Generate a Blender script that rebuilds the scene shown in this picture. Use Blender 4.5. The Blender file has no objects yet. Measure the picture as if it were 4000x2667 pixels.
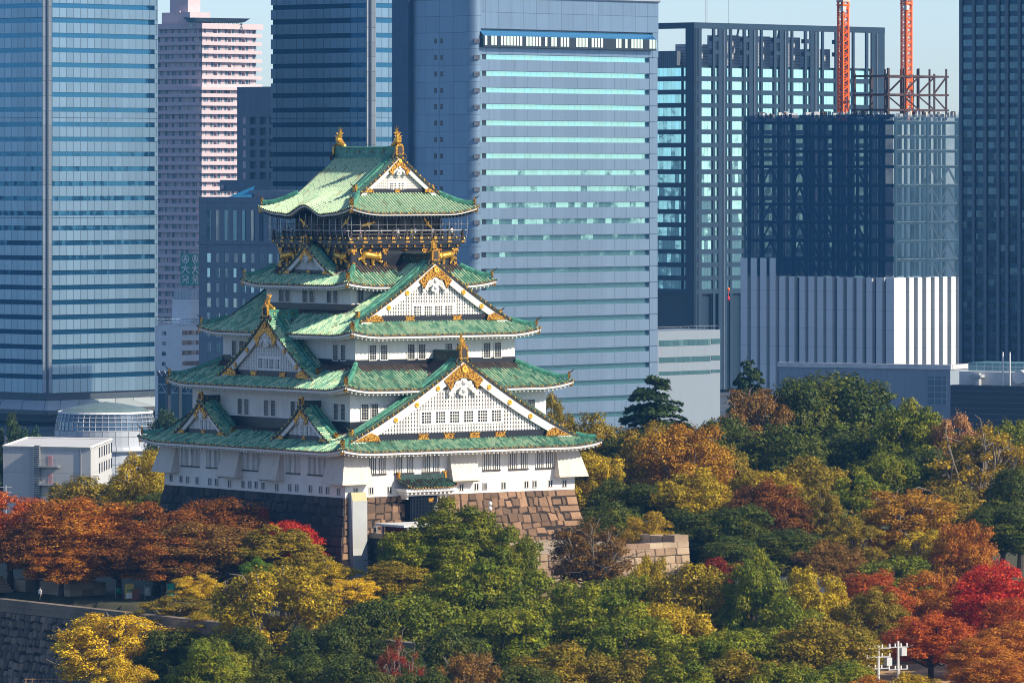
import bpy, math, random
import numpy as np
from mathutils import Vector, Matrix

# ------------------------------------------------------------------ camera, sky, sun, exposure
SC = bpy.context.scene
COL = SC.collection
F_PX = 23700.0          # focal length in pixels of the 4000 px wide photograph
HOR = 670.0             # row of the horizon
CAM_Z = 50.0            # camera height over the castle plateau (z = 0)
cam = bpy.data.cameras.new("camera"); cam_ob = bpy.data.objects.new("camera", cam); COL.objects.link(cam_ob)
cam_ob.location = (0, 0, CAM_Z); cam_ob.rotation_euler = (math.radians(90), 0, 0)
cam.sensor_width = 36; cam.lens = 36 * F_PX / 4000; cam.shift_y = -(1333.5 - HOR) / 4000
cam.clip_start = 5; cam.clip_end = 40000
SC.camera = cam_ob

SUN_DIR = Vector((0.745, -0.36, 0.56)).normalized()      # towards the sun
W = bpy.data.worlds.new("World"); SC.world = W; W.use_nodes = True
nt = W.node_tree; bg = nt.nodes["Background"]
sky = nt.nodes.new("ShaderNodeTexSky"); sky.sky_type = 'NISHITA'; sky.sun_disc = False
sky.sun_elevation = math.asin(SUN_DIR.z); sky.sun_rotation = math.atan2(SUN_DIR.x, SUN_DIR.y)
sky.air_density = 0.6; sky.dust_density = 0.6; sky.ozone_density = 1.8; sky.altitude = 0
nt.links.new(sky.outputs[0], bg.inputs[0]); bg.inputs[1].default_value = 0.14
sun = bpy.data.lights.new("sun", 'SUN'); sun.energy = 5.0; sun.angle = math.radians(0.5); sun.color = (1.0, 0.87, 0.66)
sun_ob = bpy.data.objects.new("sun", sun); COL.objects.link(sun_ob)
sun_ob.location = (300, -300, 400)
sun_ob.rotation_euler = (-SUN_DIR).to_track_quat('-Z', 'Y').to_euler()
SC.view_settings.view_transform = 'Standard'; SC.view_settings.look = 'None'
SC.view_settings.exposure = 0.40; SC.view_settings.gamma = 1.0
SC.render.engine = 'CYCLES'
SC.cycles.max_bounces = 6; SC.cycles.diffuse_bounces = 3; SC.cycles.glossy_bounces = 3
SC.cycles.transparent_max_bounces = 12; SC.cycles.volume_bounces = 0; SC.cycles.transmission_bounces = 3
SC.cycles.caustics_reflective = False; SC.cycles.caustics_refractive = False
SC.cycles.use_denoising = True; SC.cycles.filter_width = 1.0

# ------------------------------------------------------------------ helpers
def tag(o, label=None, cat=None, group=None, kind=None):
    if label: o["label"] = label
    if cat: o["category"] = cat
    if group: o["group"] = group
    if kind: o["kind"] = kind
    return o

def empty(name, loc, rz=0.0, label=None, cat=None, group=None, parent=None):
    o = bpy.data.objects.new(name, None); COL.objects.link(o)
    o.location = loc; o.rotation_euler = (0, 0, rz); o.empty_display_size = 0.5
    if parent: o.parent = parent
    return tag(o, label, cat, group)

class MB:
    """collects faces and links them as one mesh object"""
    def __init__(s): s.v = []; s.f = []; s.m = []; s.uv = []; s.sh = []; s.has = False
    def face(s, pts, m=0, uv=None, sh=None):
        i = len(s.v); s.v.extend([tuple(p) for p in pts]); n = len(pts)
        s.f.append(tuple(range(i, i + n))); s.m.append(m)
        if uv is not None: s.has = True
        s.uv.append(uv if uv is not None else [(0, 0)] * n)
        s.sh.append(sh if sh is not None else [0.0] * n)
    def grid(s, P, m=0, uv=None, sh=None):
        """P[i][j] points; quads between"""
        b = len(s.v); nj = len(P[0])
        for r in P: s.v.extend([tuple(p) for p in r])
        for i in range(len(P) - 1):
            for j in range(nj - 1):
                a = b + i * nj + j
                s.f.append((a, a + 1, a + nj + 1, a + nj)); s.m.append(m)
                if uv is not None:
                    s.has = True
                    s.uv.append([uv[i][j], uv[i][j + 1], uv[i + 1][j + 1], uv[i + 1][j]])
                else: s.uv.append([(0, 0)] * 4)
                s.sh.append([sh[i][j], sh[i][j + 1], sh[i + 1][j + 1], sh[i + 1][j]] if sh is not None else [0.0] * 4)
    def obox(s, o, ex, ey, ez, m=0, uv=None):
        """box from corner o spanned by three vectors"""
        o, ex, ey, ez = Vector(o), Vector(ex), Vector(ey), Vector(ez)
        c = [o, o + ex, o + ex + ey, o + ey]; d = [p + ez for p in c]
        b = len(s.v); s.v.extend([tuple(p) for p in c + d])
        for q in ((0, 3, 2, 1), (4, 5, 6, 7), (0, 1, 5, 4), (1, 2, 6, 5), (2, 3, 7, 6), (3, 0, 4, 7)):
            s.f.append(tuple(b + k for k in q)); s.m.append(m)
            if uv is not None: s.has = True
            s.uv.append([uv] * 4 if uv is not None else [(0, 0)] * 4); s.sh.append([0.0] * 4)
    def box(s, x0, y0, z0, x1, y1, z1, m=0, uv=None):
        s.obox((x0, y0, z0), (x1 - x0, 0, 0), (0, y1 - y0, 0), (0, 0, z1 - z0), m, uv)
    def ubox(s, o, ex, ey, ez, m=0, u0=0.0, v0=0.0):
        """box whose side faces carry uv in metres (u along the wall, v up)"""
        o, ex, ey, ez = Vector(o), Vector(ex), Vector(ey), Vector(ez)
        lx, ly, lz = ex.length, ey.length, ez.length
        c = [o, o + ex, o + ex + ey, o + ey]; d = [p + ez for p in c]
        us = [u0, u0 + lx, u0 + lx + ly, u0 + 2 * lx + ly, u0 + 2 * lx + 2 * ly]
        for k in range(4):
            a, b2 = k, (k + 1) % 4
            s.face([c[a], c[b2], d[b2], d[a]], m, [(us[k], v0), (us[k + 1], v0), (us[k + 1], v0 + lz), (us[k], v0 + lz)])
        s.face(d, m, [(0.3, 0.3)] * 4); s.face(c[::-1], m, [(0.3, 0.3)] * 4)
    def sweep(s, pts, prof, m=0, up=Vector((0, 0, 1)), scale=None, closed=True, caps=True, uvs=None):
        """prof: list of (side, up) offsets swept along pts"""
        pts = [Vector(p) for p in pts]; R = []
        for i, p in enumerate(pts):
            t = (pts[min(i + 1, len(pts) - 1)] - pts[max(i - 1, 0)]).normalized()
            sd = t.cross(up)
            sd = sd.normalized() if sd.length > 1e-5 else Vector((1, 0, 0))
            uu = sd.cross(t).normalized(); k = scale[i] if scale else 1.0
            R.append([p + sd * (a * k) + uu * (b * k) for a, b in prof])
        if closed: R2 = [r + [r[0]] for r in R]
        else: R2 = R
        uv = None
        if uvs is not None:
            uv = [[(uvs[0] + j * 0.01, i * uvs[1]) for j in range(len(R2[0]))] for i in range(len(R2))]
        s.grid(R2, m, uv)
        if caps:
            s.face(R[0], m, [(0, 0)] * len(prof)); s.face(R[-1][::-1], m, [(0, 0)] * len(prof))
    def tube(s, pts, r, n=6, m=0, scale=None):
        s.sweep(pts, [(r * math.cos(2 * math.pi * k / n), r * math.sin(2 * math.pi * k / n)) for k in range(n)], m, scale=scale,
                up=Vector((0.13, 0.31, 0.94)))
    def ell(s, c, r, m=0, nu=10, nv=6, rot=None):
        P = []
        for i in range(nv + 1):
            th = math.pi * i / nv; row = []
            for j in range(nu + 1):
                ph = 2 * math.pi * j / nu
                q = Vector((r[0] * math.sin(th) * math.cos(ph), r[1] * math.sin(th) * math.sin(ph), r[2] * math.cos(th)))
                if rot: q = rot @ q
                row.append(Vector(c) + q)
            P.append(row)
        s.grid(P, m)
    def prism(s, poly, fr, o0, o1, m=0):
        """poly in (s,z), extruded between outward distances o0,o1 in frame fr"""
        a = [fr(x, o0, z) for x, z in poly]; b = [fr(x, o1, z) for x, z in poly]; n = len(poly)
        s.face(b, m); s.face(a[::-1], m)
        for k in range(n):
            j = (k + 1) % n; s.face([a[k], a[j], b[j], b[k]], m)
    def build(s, name, mats, parent=None, smooth=False, label=None, cat=None, group=None, kind=None):
        me = bpy.data.meshes.new(name); me.from_pydata(s.v, [], s.f)
        if not isinstance(mats, (list, tuple)): mats = [mats]
        for mm in mats: me.materials.append(mm)
        if len(mats) > 1: me.polygons.foreach_set("material_index", s.m)
        if s.has:
            ul = me.uv_layers.new(name="UVMap")
            ul.data.foreach_set("uv", [c for f in s.uv for p in f for c in p])
            if any(any(x) for x in s.sh):
                u2 = me.uv_layers.new(name="shelter")
                u2.data.foreach_set("uv", [c for f in s.sh for p in f for c in (p, 0.0)])
        if smooth: me.polygons.foreach_set("use_smooth", [True] * len(me.polygons))
        me.update()
        o = bpy.data.objects.new(name, me); COL.objects.link(o)
        if parent: o.parent = parent
        return tag(o, label, cat, group, kind)

def copy_tree(o, parent=None):
    c = o.copy(); COL.objects.link(c)
    if parent: c.parent = parent
    for ch in list(o.children): copy_tree(ch, c)
    return c

# ------------------------------------------------------------------ materials
class NT:
    def __init__(s, name):
        s.mat = bpy.data.materials.new(name); s.mat.use_nodes = True; s.t = s.mat.node_tree
        s.b = s.t.nodes["Principled BSDF"]; s.out = s.t.nodes["Material Output"]
    def n(s, kind, ins=None, **props):
        k = s.t.nodes.new("ShaderNode" + kind)
        for a, b in props.items(): setattr(k, a, b)
        for a, b in (ins or {}).items():
            if hasattr(b, "is_output"): s.t.links.new(b, k.inputs[a])
            else: k.inputs[a].default_value = b
        return k
    def math(s, op, a, b=None, c=None, clamp=False):
        ins = {0: a}
        if b is not None: ins[1] = b
        if c is not None: ins[2] = c
        return s.n("Math", ins, operation=op, use_clamp=clamp).outputs[0]
    def mix(s, f, a, b, blend='MIX'):
        k = s.t.nodes.new("ShaderNodeMix"); k.data_type = 'RGBA'; k.blend_type = blend
        for i, x in ((0, f), (6, a), (7, b)):
            if hasattr(x, "is_output"): s.t.links.new(x, k.inputs[i])
            else: k.inputs[i].default_value = (*x, 1) if (i > 0 and len(x) == 3) else x
        return k.outputs[2]
    def ramp(s, f, stops, interp='LINEAR'):
        k = s.t.nodes.new("ShaderNodeValToRGB"); k.color_ramp.interpolation = interp
        e = k.color_ramp.elements
        while len(e) < len(stops): e.new(0.5)
        for el, (p, c) in zip(e, stops): el.position = p; el.color = (*c, 1)
        s.t.links.new(f, k.inputs[0]); return k.outputs[0]
    def set(s, **kw):
        for a, b in kw.items():
            a = a.replace("_", " ")
            if hasattr(b, "is_output"): s.t.links.new(b, s.b.inputs[a])
            else: s.b.inputs[a].default_value = (*b, 1) if isinstance(b, tuple) and len(b) == 3 else b
        return s
    def noise(s, vec, scale, detail=3, rough=0.55):
        return s.n("TexNoise", {"Vector": vec, "Scale": scale, "Detail": detail, "Roughness": rough}).outputs[0]
    def bump(s, h, strength=0.3, dist=0.05):
        s.t.links.new(s.n("Bump", {"Height": h, "Strength": strength, "Distance": dist}).outputs[0], s.b.inputs["Normal"])
    def coord(s, which="Object"): return s.n("TexCoord").outputs[which]
    def uv(s, name="UVMap"): return s.n("UVMap", uv_map=name).outputs[0]
    def sep(s, v):
        k = s.n("SeparateXYZ", {0: v}); return k.outputs[0], k.outputs[1], k.outputs[2]
    def comb(s, x, y, z=0.0): return s.n("CombineXYZ", {0: x, 1: y, 2: z}).outputs[0]

def plain(name, col, rough=0.6, metal=0.0, var=0.12, scale=0.6, spec=0.5):
    k = NT(name); n = k.noise(k.coord(), scale, 4)
    lo = tuple(c * (1 - var) for c in col); hi = tuple(min(1, c * (1 + var)) for c in col)
    k.set(Base_Color=k.ramp(n, [(0.3, lo), (0.7, hi)]), Roughness=rough, Metallic=metal)
    k.b.inputs["Specular IOR Level"].default_value = spec
    return k.mat

def plaster_mat(name, col, stain=0.35):
    k = NT(name); x, y, z = k.sep(k.coord())
    streak = k.noise(k.comb(k.math('MULTIPLY', x, 1.6), k.math('MULTIPLY', y, 1.6), k.math('MULTIPLY', z, 0.18)), 1.0, 4)
    blot = k.noise(k.coord(), 0.35, 5)
    f = k.math('MULTIPLY', k.ramp(streak, [(0.52, (0, 0, 0)), (0.8, (1, 1, 1))]), stain)
    f2 = k.math('MULTIPLY', k.ramp(blot, [(0.5, (0, 0, 0)), (0.75, (1, 1, 1))]), stain * 0.8)
    c = k.mix(f, col, tuple(q * 0.72 for q in col)); c = k.mix(f2, c, (0.55, 0.49, 0.42))
    k.set(Base_Color=c, Roughness=0.75); k.bump(k.noise(k.coord(), 6.0, 3), 0.15, 0.02)
    return k.mat

def tile_mat(name, patina, light):
    """copper tiles: u counts ribs, v counts tiles down the slope"""
    k = NT(name); u, v, _ = k.sep(k.uv())
    fu = k.math('FLOOR', u); off = k.n("TexWhiteNoise", {"W": fu}, noise_dimensions='1D').outputs[0]
    fv = k.math('FLOOR', k.math('ADD', v, off))
    wn = k.n("TexWhiteNoise", {"Vector": k.comb(fu, fv)}, noise_dimensions='2D').outputs[0]
    patch = k.noise(k.coord(), 0.30, 4, 0.6); fine = k.noise(k.coord(), 2.2, 3)
    t = k.math('ADD', k.math('MULTIPLY', wn, 0.60), k.math('MULTIPLY', patch, 0.75))
    t = k.math('ADD', t, k.math('MULTIPLY', k.math('SUBTRACT', fine, 0.5), 0.30))
    t = k.math('ADD', t, patina - 0.64, clamp=True)
    L = light
    c = k.ramp(t, [(0.16, (0.045, 0.035, 0.028)), (0.27, (0.035, 0.085, 0.070)), (0.40, (0.055, 0.19 * L, 0.14 * L)),
                   (0.55, (0.10 * L, 0.31 * L, 0.20 * L)), (0.72, (0.23 * L, 0.45 * L, 0.28 * L)), (0.92, (0.40 * L, 0.56 * L, 0.36 * L))])
    och = k.n("TexWhiteNoise", {"Vector": k.comb(fv, fu, 3.0)}, noise_dimensions='3D').outputs[0]
    c = k.mix(k.math('MULTIPLY', k.math('GREATER_THAN', och, 0.95), 0.55), c, (0.30, 0.19, 0.05))
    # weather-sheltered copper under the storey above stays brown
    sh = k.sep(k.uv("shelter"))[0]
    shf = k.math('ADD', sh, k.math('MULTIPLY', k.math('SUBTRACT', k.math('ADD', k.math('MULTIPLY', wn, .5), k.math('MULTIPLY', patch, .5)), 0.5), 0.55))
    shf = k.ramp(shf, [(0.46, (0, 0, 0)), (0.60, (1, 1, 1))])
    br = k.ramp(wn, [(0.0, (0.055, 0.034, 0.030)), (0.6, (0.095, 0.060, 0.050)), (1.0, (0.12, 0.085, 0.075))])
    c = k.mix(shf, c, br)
    # pans between the ribs are coloured darker
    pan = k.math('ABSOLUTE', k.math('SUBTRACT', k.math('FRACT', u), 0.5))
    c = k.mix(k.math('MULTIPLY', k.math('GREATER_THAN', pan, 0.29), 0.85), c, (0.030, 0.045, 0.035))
    # joint at each tile
    jt = k.math('LESS_THAN', k.math('FRACT', k.math('ADD', v, off)), 0.10)
    c = k.mix(k.math('MULTIPLY', jt, 0.45), c, (0.02, 0.035, 0.03))
    k.set(Base_Color=c, Roughness=0.55, Metallic=0.0); k.bump(fine, 0.2, 0.03)
    return k.mat

def gold_mat(name, eng=True):
    k = NT(name); vo = k.n("TexVoronoi", {"Vector": k.coord(), "Scale": 7.0}).outputs[0]
    n = k.noise(k.coord(), 5.0, 3)
    c = k.ramp(n, [(0.3, (0.62, 0.30, 0.030)), (0.7, (0.90, 0.52, 0.075))])
    if eng:
        c = k.mix(k.ramp(vo, [(0.45, (0, 0, 0)), (0.62, (1, 1, 1))]), c, (0.16, 0.055, 0.012))
        k.bump(vo, -0.6, 0.12)
    k.set(Base_Color=c, Metallic=0.72, Roughness=0.34)
    return k.mat

def stone_mat(name, ramp, lichen=0.0):
    """uv carries one random pair per stone"""
    k = NT(name); u, v, _ = k.sep(k.uv()); n = k.noise(k.coord(), 1.4, 6, 0.65); big = k.noise(k.coord(), 0.16, 4)
    c = k.ramp(k.math('ADD', k.math('MULTIPLY', u, 0.8), k.math('MULTIPLY', k.math('SUBTRACT', n, 0.5), 0.5), clamp=True), ramp)
    c = k.mix(k.ramp(big, [(0.45, (0, 0, 0)), (0.7, (0.55, 0.55, 0.55))]), c, tuple(0.45 * q for q in ramp[0][1]))
    k.set(Base_Color=c, Roughness=0.9); k.bump(n, 0.6, 0.08)
    return k.mat

MT = {}
MT['plaster'] = plaster_mat("white_plaster", (0.80, 0.785, 0.755), 0.48)
MT['plaster_bay'] = plaster_mat("stained_plaster", (0.66, 0.61, 0.54), 0.8)
MT['white_wood'] = plain("white_wood", (0.80, 0.79, 0.77), 0.6, var=0.04)
MT['soffit'] = plain("soffit_white", (0.70, 0.69, 0.68), 0.8, var=0.05)
MT['black'] = plain("black_lacquer", (0.010, 0.013, 0.022), 0.35, var=0.3)
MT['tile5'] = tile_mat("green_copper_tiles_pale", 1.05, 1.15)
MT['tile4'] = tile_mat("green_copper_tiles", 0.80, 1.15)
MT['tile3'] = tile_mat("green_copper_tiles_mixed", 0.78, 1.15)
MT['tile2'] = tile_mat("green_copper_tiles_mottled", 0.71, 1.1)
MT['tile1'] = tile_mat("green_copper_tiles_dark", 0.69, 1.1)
MT['ridge'] = plain("copper_ridge", (0.06, 0.24, 0.17), 0.5, var=0.55, scale=1.8)
MT['ridge_dark'] = plain("copper_ridge_dark", (0.018, 0.05, 0.045), 0.5, var=0.5, scale=1.5)
MT['tile_end'] = plain("tile_ends", (0.035, 0.03, 0.02), 0.5, var=0.4, scale=4)
MT['gold'] = gold_mat("engraved_gold")
MT['gold_plain'] = gold_mat("gold_leaf", False)
MT['pane'] = plain("dark_pane", (0.020, 0.024, 0.032), 0.25, var=0.4, scale=1.0)
MT['muntin'] = plain("grey_muntin", (0.42, 0.42, 0.42), 0.6, var=0.1)
MT['lattice_back'] = plain("lattice_back", (0.16, 0.13, 0.11), 0.8, var=0.1)
MT['timber'] = plain("dark_timber", (0.035, 0.026, 0.022), 0.6, var=0.4, scale=2)
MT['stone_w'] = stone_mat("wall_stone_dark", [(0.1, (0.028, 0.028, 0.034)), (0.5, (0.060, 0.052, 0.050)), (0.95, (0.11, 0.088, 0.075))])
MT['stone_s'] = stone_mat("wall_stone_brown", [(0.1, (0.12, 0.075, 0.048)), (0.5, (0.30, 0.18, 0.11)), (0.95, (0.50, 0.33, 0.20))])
MT['stone_pale'] = stone_mat("wall_stone_pale", [(0.1, (0.26, 0.17, 0.11)), (0.5, (0.42, 0.31, 0.21)), (0.95, (0.55, 0.44, 0.32))])
MT['stone_moat'] = stone_mat("moat_stone", [(0.1, (0.10, 0.08, 0.07)), (0.5, (0.24, 0.18, 0.14)), (0.95, (0.40, 0.30, 0.23))])
MT['joint'] = plain("joint_dark", (0.018, 0.016, 0.016), 0.95, var=0.2)
MT['wire'] = plain("steel_wire", (0.50, 0.50, 0.52), 0.35, metal=0.6, var=0.05)

# ------------------------------------------------------------------ pixel helpers (plan positions from the photograph)
def at(px, py, Y):
    return Vector(((px - 2000) / F_PX * Y, Y, CAM_Z - (py - HOR) / F_PX * Y))
# ================================================================== THE CASTLE TOWER
CC = Vector((-17.66, 744.48, 0.0)); CA = math.atan2(0.596, 0.803)
castle = empty("castle_tower", CC, CA, "white five tiered castle tower with green copper roofs and gold ornaments on a stone base", "castle")
FR = {'S': ((1, 0), (0, -1)), 'W': ((0, -1), (-1, 0)), 'E': ((0, 1), (1, 0)), 'N': ((-1, 0), (0, 1))}
def frame(side):
    ex, eo = FR[side]
    return lambda s, o, z: Vector((ex[0] * s + eo[0] * o, ex[1] * s + eo[1] * o, z))
_ca, _sa = math.cos(CA), math.sin(CA)
def to_world(x, y): return CC.x + _ca * x - _sa * y, CC.y + _sa * x + _ca * y
def s_on(side, dist, px):
    """position along a castle face (in its plane at distance dist) seen at column px"""
    ex, eo = FR[side]; k = (px - 2000) / F_PX
    o = to_world(eo[0] * dist, eo[1] * dist); e1 = to_world(eo[0] * dist + ex[0], eo[1] * dist + ex[1])
    eX, eY = e1[0] - o[0], e1[1] - o[1]
    return (k * o[1] - o[0]) / (eX - k * eY)
def z_on(side, dist, px, py):
    s = s_on(side, dist, px); p = frame(side)(s, dist, 0); Y = to_world(p.x, p.y)[1]
    return CAM_Z - (py - HOR) * Y / F_PX

PITCH = 0.42
RIB = [(0.0, 0.0), (0.20, 0.0), (0.28, 0.10), (0.5, 0.155), (0.72, 0.10), (0.80, 0.0)]
class Tier:
    shel = 2.3
    def __init__(s, A, B, ze, a, b, up, wa, wb, yg=None, bump=0.0):
        s.A, s.B, s.ze, s.a, s.b, s.up, s.wa, s.wb, s.yg, s.bump = A, B, ze, a, b, up, wa, wb, yg, bump
    def half(s, side): return s.A if side in 'SN' else s.B      # half length along the eave
    def dist(s, side): return s.B if side in 'SN' else s.A      # eave distance from the axis
    def z(s, d, sx, side):
        q = max(0.0, (abs(sx) - (s.half(side) - 5.0)) / 5.0); k = max(0.0, 1 - d / 5.0) ** 2
        z = s.ze + s.a * d + s.b * d * d + s.up * q * q * k / 1.0
        if s.bump and side == 'W':
            w = sx / 2.15
            g = math.exp(-w * w) * 1.0 - 0.20 * math.exp(-((abs(sx) - 3.4) / 1.2) ** 2)
            z += s.bump * g * max(0.0, 1 - d / 4.6) ** 1.3
        return z
    def dmax(s, side, sx):
        h = s.half(side); hip = h - abs(sx)
        if s.yg is None:                                       # skirt round the storey above
            return max(0.02, min(hip, s.A - s.wa + 0.25))
        if side in 'SN': return max(0.02, min(hip, s.B - s.yg + 0.9))
        if abs(sx) <= s.yg: return s.A
        return max(0.02, hip)

def roof_tiles(T, mb, sides='SWEN'):
    for side in sides:
        fr = frame(side); H = T.half(side); D = T.dist(side); n = int(2 * H / PITCH)
        pitch = 2 * H / n; P = []; U = []; S = []
        for i in range(n):
            for (fx, hh) in RIB:
                sx = -H + (i + fx) * pitch; dm = T.dmax(side, sx); row = []; ur = []; sr = []
                nr = 12 if (T.yg and side in 'WE') else 7
                for j in range(nr + 1):
                    d = dm * j / nr
                    row.append(fr(sx, D - d, T.z(d, sx, side) + hh))
                    ur.append((i + fx, -d / 0.80 + 200))
                    wall = D - (T.wa if side in 'WE' else T.wb); wl = T.wb if side in 'WE' else T.wa
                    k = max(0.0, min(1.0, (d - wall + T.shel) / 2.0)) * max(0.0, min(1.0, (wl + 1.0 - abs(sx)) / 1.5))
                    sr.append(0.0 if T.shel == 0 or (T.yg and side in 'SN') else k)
                P.append(row); U.append(ur); S.append(sr)
        mb.grid(P, 0, U, S)

def eaves(T, mb, tooth, dark=False):
    """mats: 0 white board, 1 tile end dark, 2 gold, 3 soffit"""
    for side in 'SWEN':
        fr = frame(side); H = T.half(side); D = T.dist(side); n = 60
        xs = [-H + 2 * H * i / n for i in range(n + 1)]
        def row(o, dz): return [fr(max(-H + o0, min(H - o0, x)), D - o, T.z(0.0, x, side) + dz) for x in xs for o0 in [o]]
        mb.grid([row(0.02, 0.0), row(0.0, -0.12), row(0.18, -0.14)], 1)
        mb.grid([row(0.10, -0.10), row(0.12, -0.40 if not dark else -0.30), row(0.45, -0.44 if not dark else -0.34)], 0)
        wallo = D - (T.wa if side in 'WE' else T.wb)
        mb.grid([row(0.40, -0.44 if not dark else -0.30), [fr(max(-H + wallo, min(H - wallo, x)), D - wallo, T.ze + 0.10) for x in xs]], 3)
        nr = int(2 * H / PITCH); p = 2 * H / nr
        for i in range(nr):                                     # tile ends
            x = -H + (i + 0.5) * p; c = fr(x, D + 0.015, T.z(0, x, side) + 0.03)
            r = 0.125
            ring = [c + fr(r * math.cos(t), 0, r * math.sin(t)) for t in [k * math.pi / 3 for k in range(6)]]
            mb.face(ring, 2 if (i * 7 + ord(side)) % 3 else 1)
        nt_ = int(2 * H / tooth)
        for i in range(1, nt_):                                 # rafter ends
            x = -H + 2 * H * i / nt_
            if abs(x) > H - 0.5: continue
            z = T.z(0, x, side)
            mb.obox(fr(x - 0.09, D - 0.34, z - 0.66), fr(0.18, 0, 0), fr(0, -1.6, 0.16), (0, 0, 0.24), 3 if dark else 0)

ROOFP = [(-0.27, -0.10), (-0.27, 0.22), (-0.16, 0.40), (0.16, 0.40), (0.27, 0.22), (0.27, -0.10)]
def hips(T, roof, k=1.0):
    """mats: 0 ridge, 1 gold, 2 black"""
    for sx in (-1, 1):
        for sy in (-1, 1):
            mb = MB()
            dm = (T.A - T.wa) if T.yg is None else (T.B - T.yg + 0.3)
            pts = []
            for j in range(9):
                d = 0.55 + (dm - 0.55) * j / 8
                z = T.z(d, T.A - d, 'S') + 0.16 + 0.30 * max(0, 1 - d / 2.0) ** 2
                pts.append((sx * (T.A - d), sy * (T.B - d), z))
            mb.sweep(pts, [(a * k, b * k) for a, b in ROOFP], 0)
            e = Vector(pts[0]); q = Vector((sx, sy, 0)).normalized(); w = Vector((-q.y, q.x, 0))
            mb.obox(e - w * 0.26 - Vector((0, 0, 0.16)), w * 0.52, q * 0.22, (0, 0, 0.86), 1)
            mb.tube([e + q * 0.1 + Vector((0, 0, 0.6)), e + q * 0.45 + Vector((0, 0, 0.75)), e + q * 0.7 + Vector((0, 0, 1.05))], 0.09, 5, 2, [1, .8, .3])
            e2 = Vector((sx * (T.A - 0.2), sy * (T.B - 0.2), T.z(0, T.A, 'S') - 0.78))       # gilt beam end below the corner
            mb.obox(e2 - w * 0.2 - q * 0.7, w * 0.4, q * 0.72, (0, 0, 0.5), 1)
            mb.build("hip_ridge", [MT['ridge'], MT['gold'], MT['tile_end']], roof)

def window(mb, fr, x0, x1, z0, z1, o, nv=3, nh=5, bars=0.045):
    """mats: 0 pane, 1 bars, 2 frame"""
    f = 0.09
    mb.obox(fr(x0, o - 0.05, z0), fr(x1 - x0, 0, 0), fr(0, 0.07, 0), (0, 0, z1 - z0), 0)
    for a, b, c, d in ((x0 - f, x0, z0 - f, z1 + f), (x1, x1 + f, z0 - f, z1 + f), (x0, x1, z1, z1 + f), (x0, x1, z0 - f, z0)):
        mb.obox(fr(a, o - 0.05, c), fr(b - a, 0, 0), fr(0, 0.17, 0), (0, 0, d - c), 2)
    for i in range(1, nv + 1):
        x = x0 + (x1 - x0) * i / (nv + 1); mb.obox(fr(x - bars / 2, o + 0.0, z0), fr(bars, 0, 0), fr(0, 0.07, 0), (0, 0, z1 - z0), 1)
    for i in range(1, nh + 1):
        z = z0 + (z1 - z0) * i / (nh + 1); mb.obox(fr(x0, o + 0.0, z - bars / 2), fr(x1 - x0, 0, 0), fr(0, 0.06, 0), (0, 0, bars), 1)

def golden_fish(pos, toward, h, parent, backwards=False):
    """shachihoko: head on the ridge, body curling up, tail fins spread"""
    mb = MB(); t = Vector(toward).normalized(); sd = Vector((-t.y, t.x, 0)); P = Vector(pos)
    path = [(0.30, 0.05), (0.10, 0.16), (-0.08, 0.30), (-0.10, 0.46), (-0.02, 0.62), (0.05, 0.76), (0.02, 0.90)]
    path = [P + t * (a * h) + Vector((0, 0, b * h)) for a, b in path]
    mb.sweep(path, [(0.13 * h * math.cos(k * math.pi / 4), 0.17 * h * math.sin(k * math.pi / 4)) for k in range(8)], 0,
             up=sd, scale=[0.75, 1.25, 1.25, 1.0, 0.75, 0.5, 0.22])
    tip = path[-2]
    for a, b in ((-0.24, 0.30), (0.02, 0.34), (0.20, 0.22)):     # tail fins
        mb.face([tip - t * 0.05 * h + sd * 0.04 * h, tip + t * 0.05 * h + sd * 0.04 * h, tip + t * a * h + Vector((0, 0, b * h)) ])
        mb.face([tip - t * 0.05 * h - sd * 0.04 * h, tip + t * 0.05 * h - sd * 0.04 * h, tip + t * a * h + Vector((0, 0, b * h)) ])
    for q, z in ((path[2], 0.0), (path[3], 0.0), (path[4], 0)):    # side and back fins
        for s_ in (-1, 1):
            mb.face([q + sd * s_ * 0.08 * h, q + sd * s_ * 0.26 * h + Vector((0, 0, 0.10 * h)), q + sd * s_ * 0.09 * h + Vector((0, 0, 0.12 * h))])
        mb.face([q - t * 0.08 * h + sd * .03 * h, q - t * 0.28 * h + Vector((0, 0, 0.1 * h)), q - t * 0.08 * h + Vector((0, 0, 0.14 * h)) - sd * .03 * h])
    mb.ell(path[0] + t * 0.02 * h, (0.16 * h, 0.16 * h, 0.14 * h), 0)
    mb.build("golden_fish", MT['gold_plain'], parent)

def ridge_cap(mb, p0, p1, h, w):
    """layered ridge with a rounded top. mats: 0 ridge, 1 gold, 2 dark"""
    p0, p1 = Vector(p0), Vector(p1)
    pr = [(-w, -0.3), (-w * 0.8, h * 0.72), (-w, h * 0.74), (-w * 1.0, h * 0.9), (-w * 0.4, h), (w * 0.4, h), (w, h * 0.9), (w, h * 0.74), (w * 0.8, h * 0.72), (w, -0.3)]
    mb.sweep([p0.lerp(p1, i / 6) + Vector((0, 0, 0.10 * (2 * i / 6 - 1) ** 2)) for i in range(7)], pr, 0)
    t = (p1 - p0).normalized(); sd = Vector((-t.y, t.x, 0))
    for i in range(1, 5):
        q = p0.lerp(p1, i / 5) + Vector((0, 0, h * 0.45))
        for s_ in (-1, 1): mb.ell(q + sd * s_ * w * 0.9, (0.13, 0.13, 0.13), 1, 6, 4)

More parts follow.
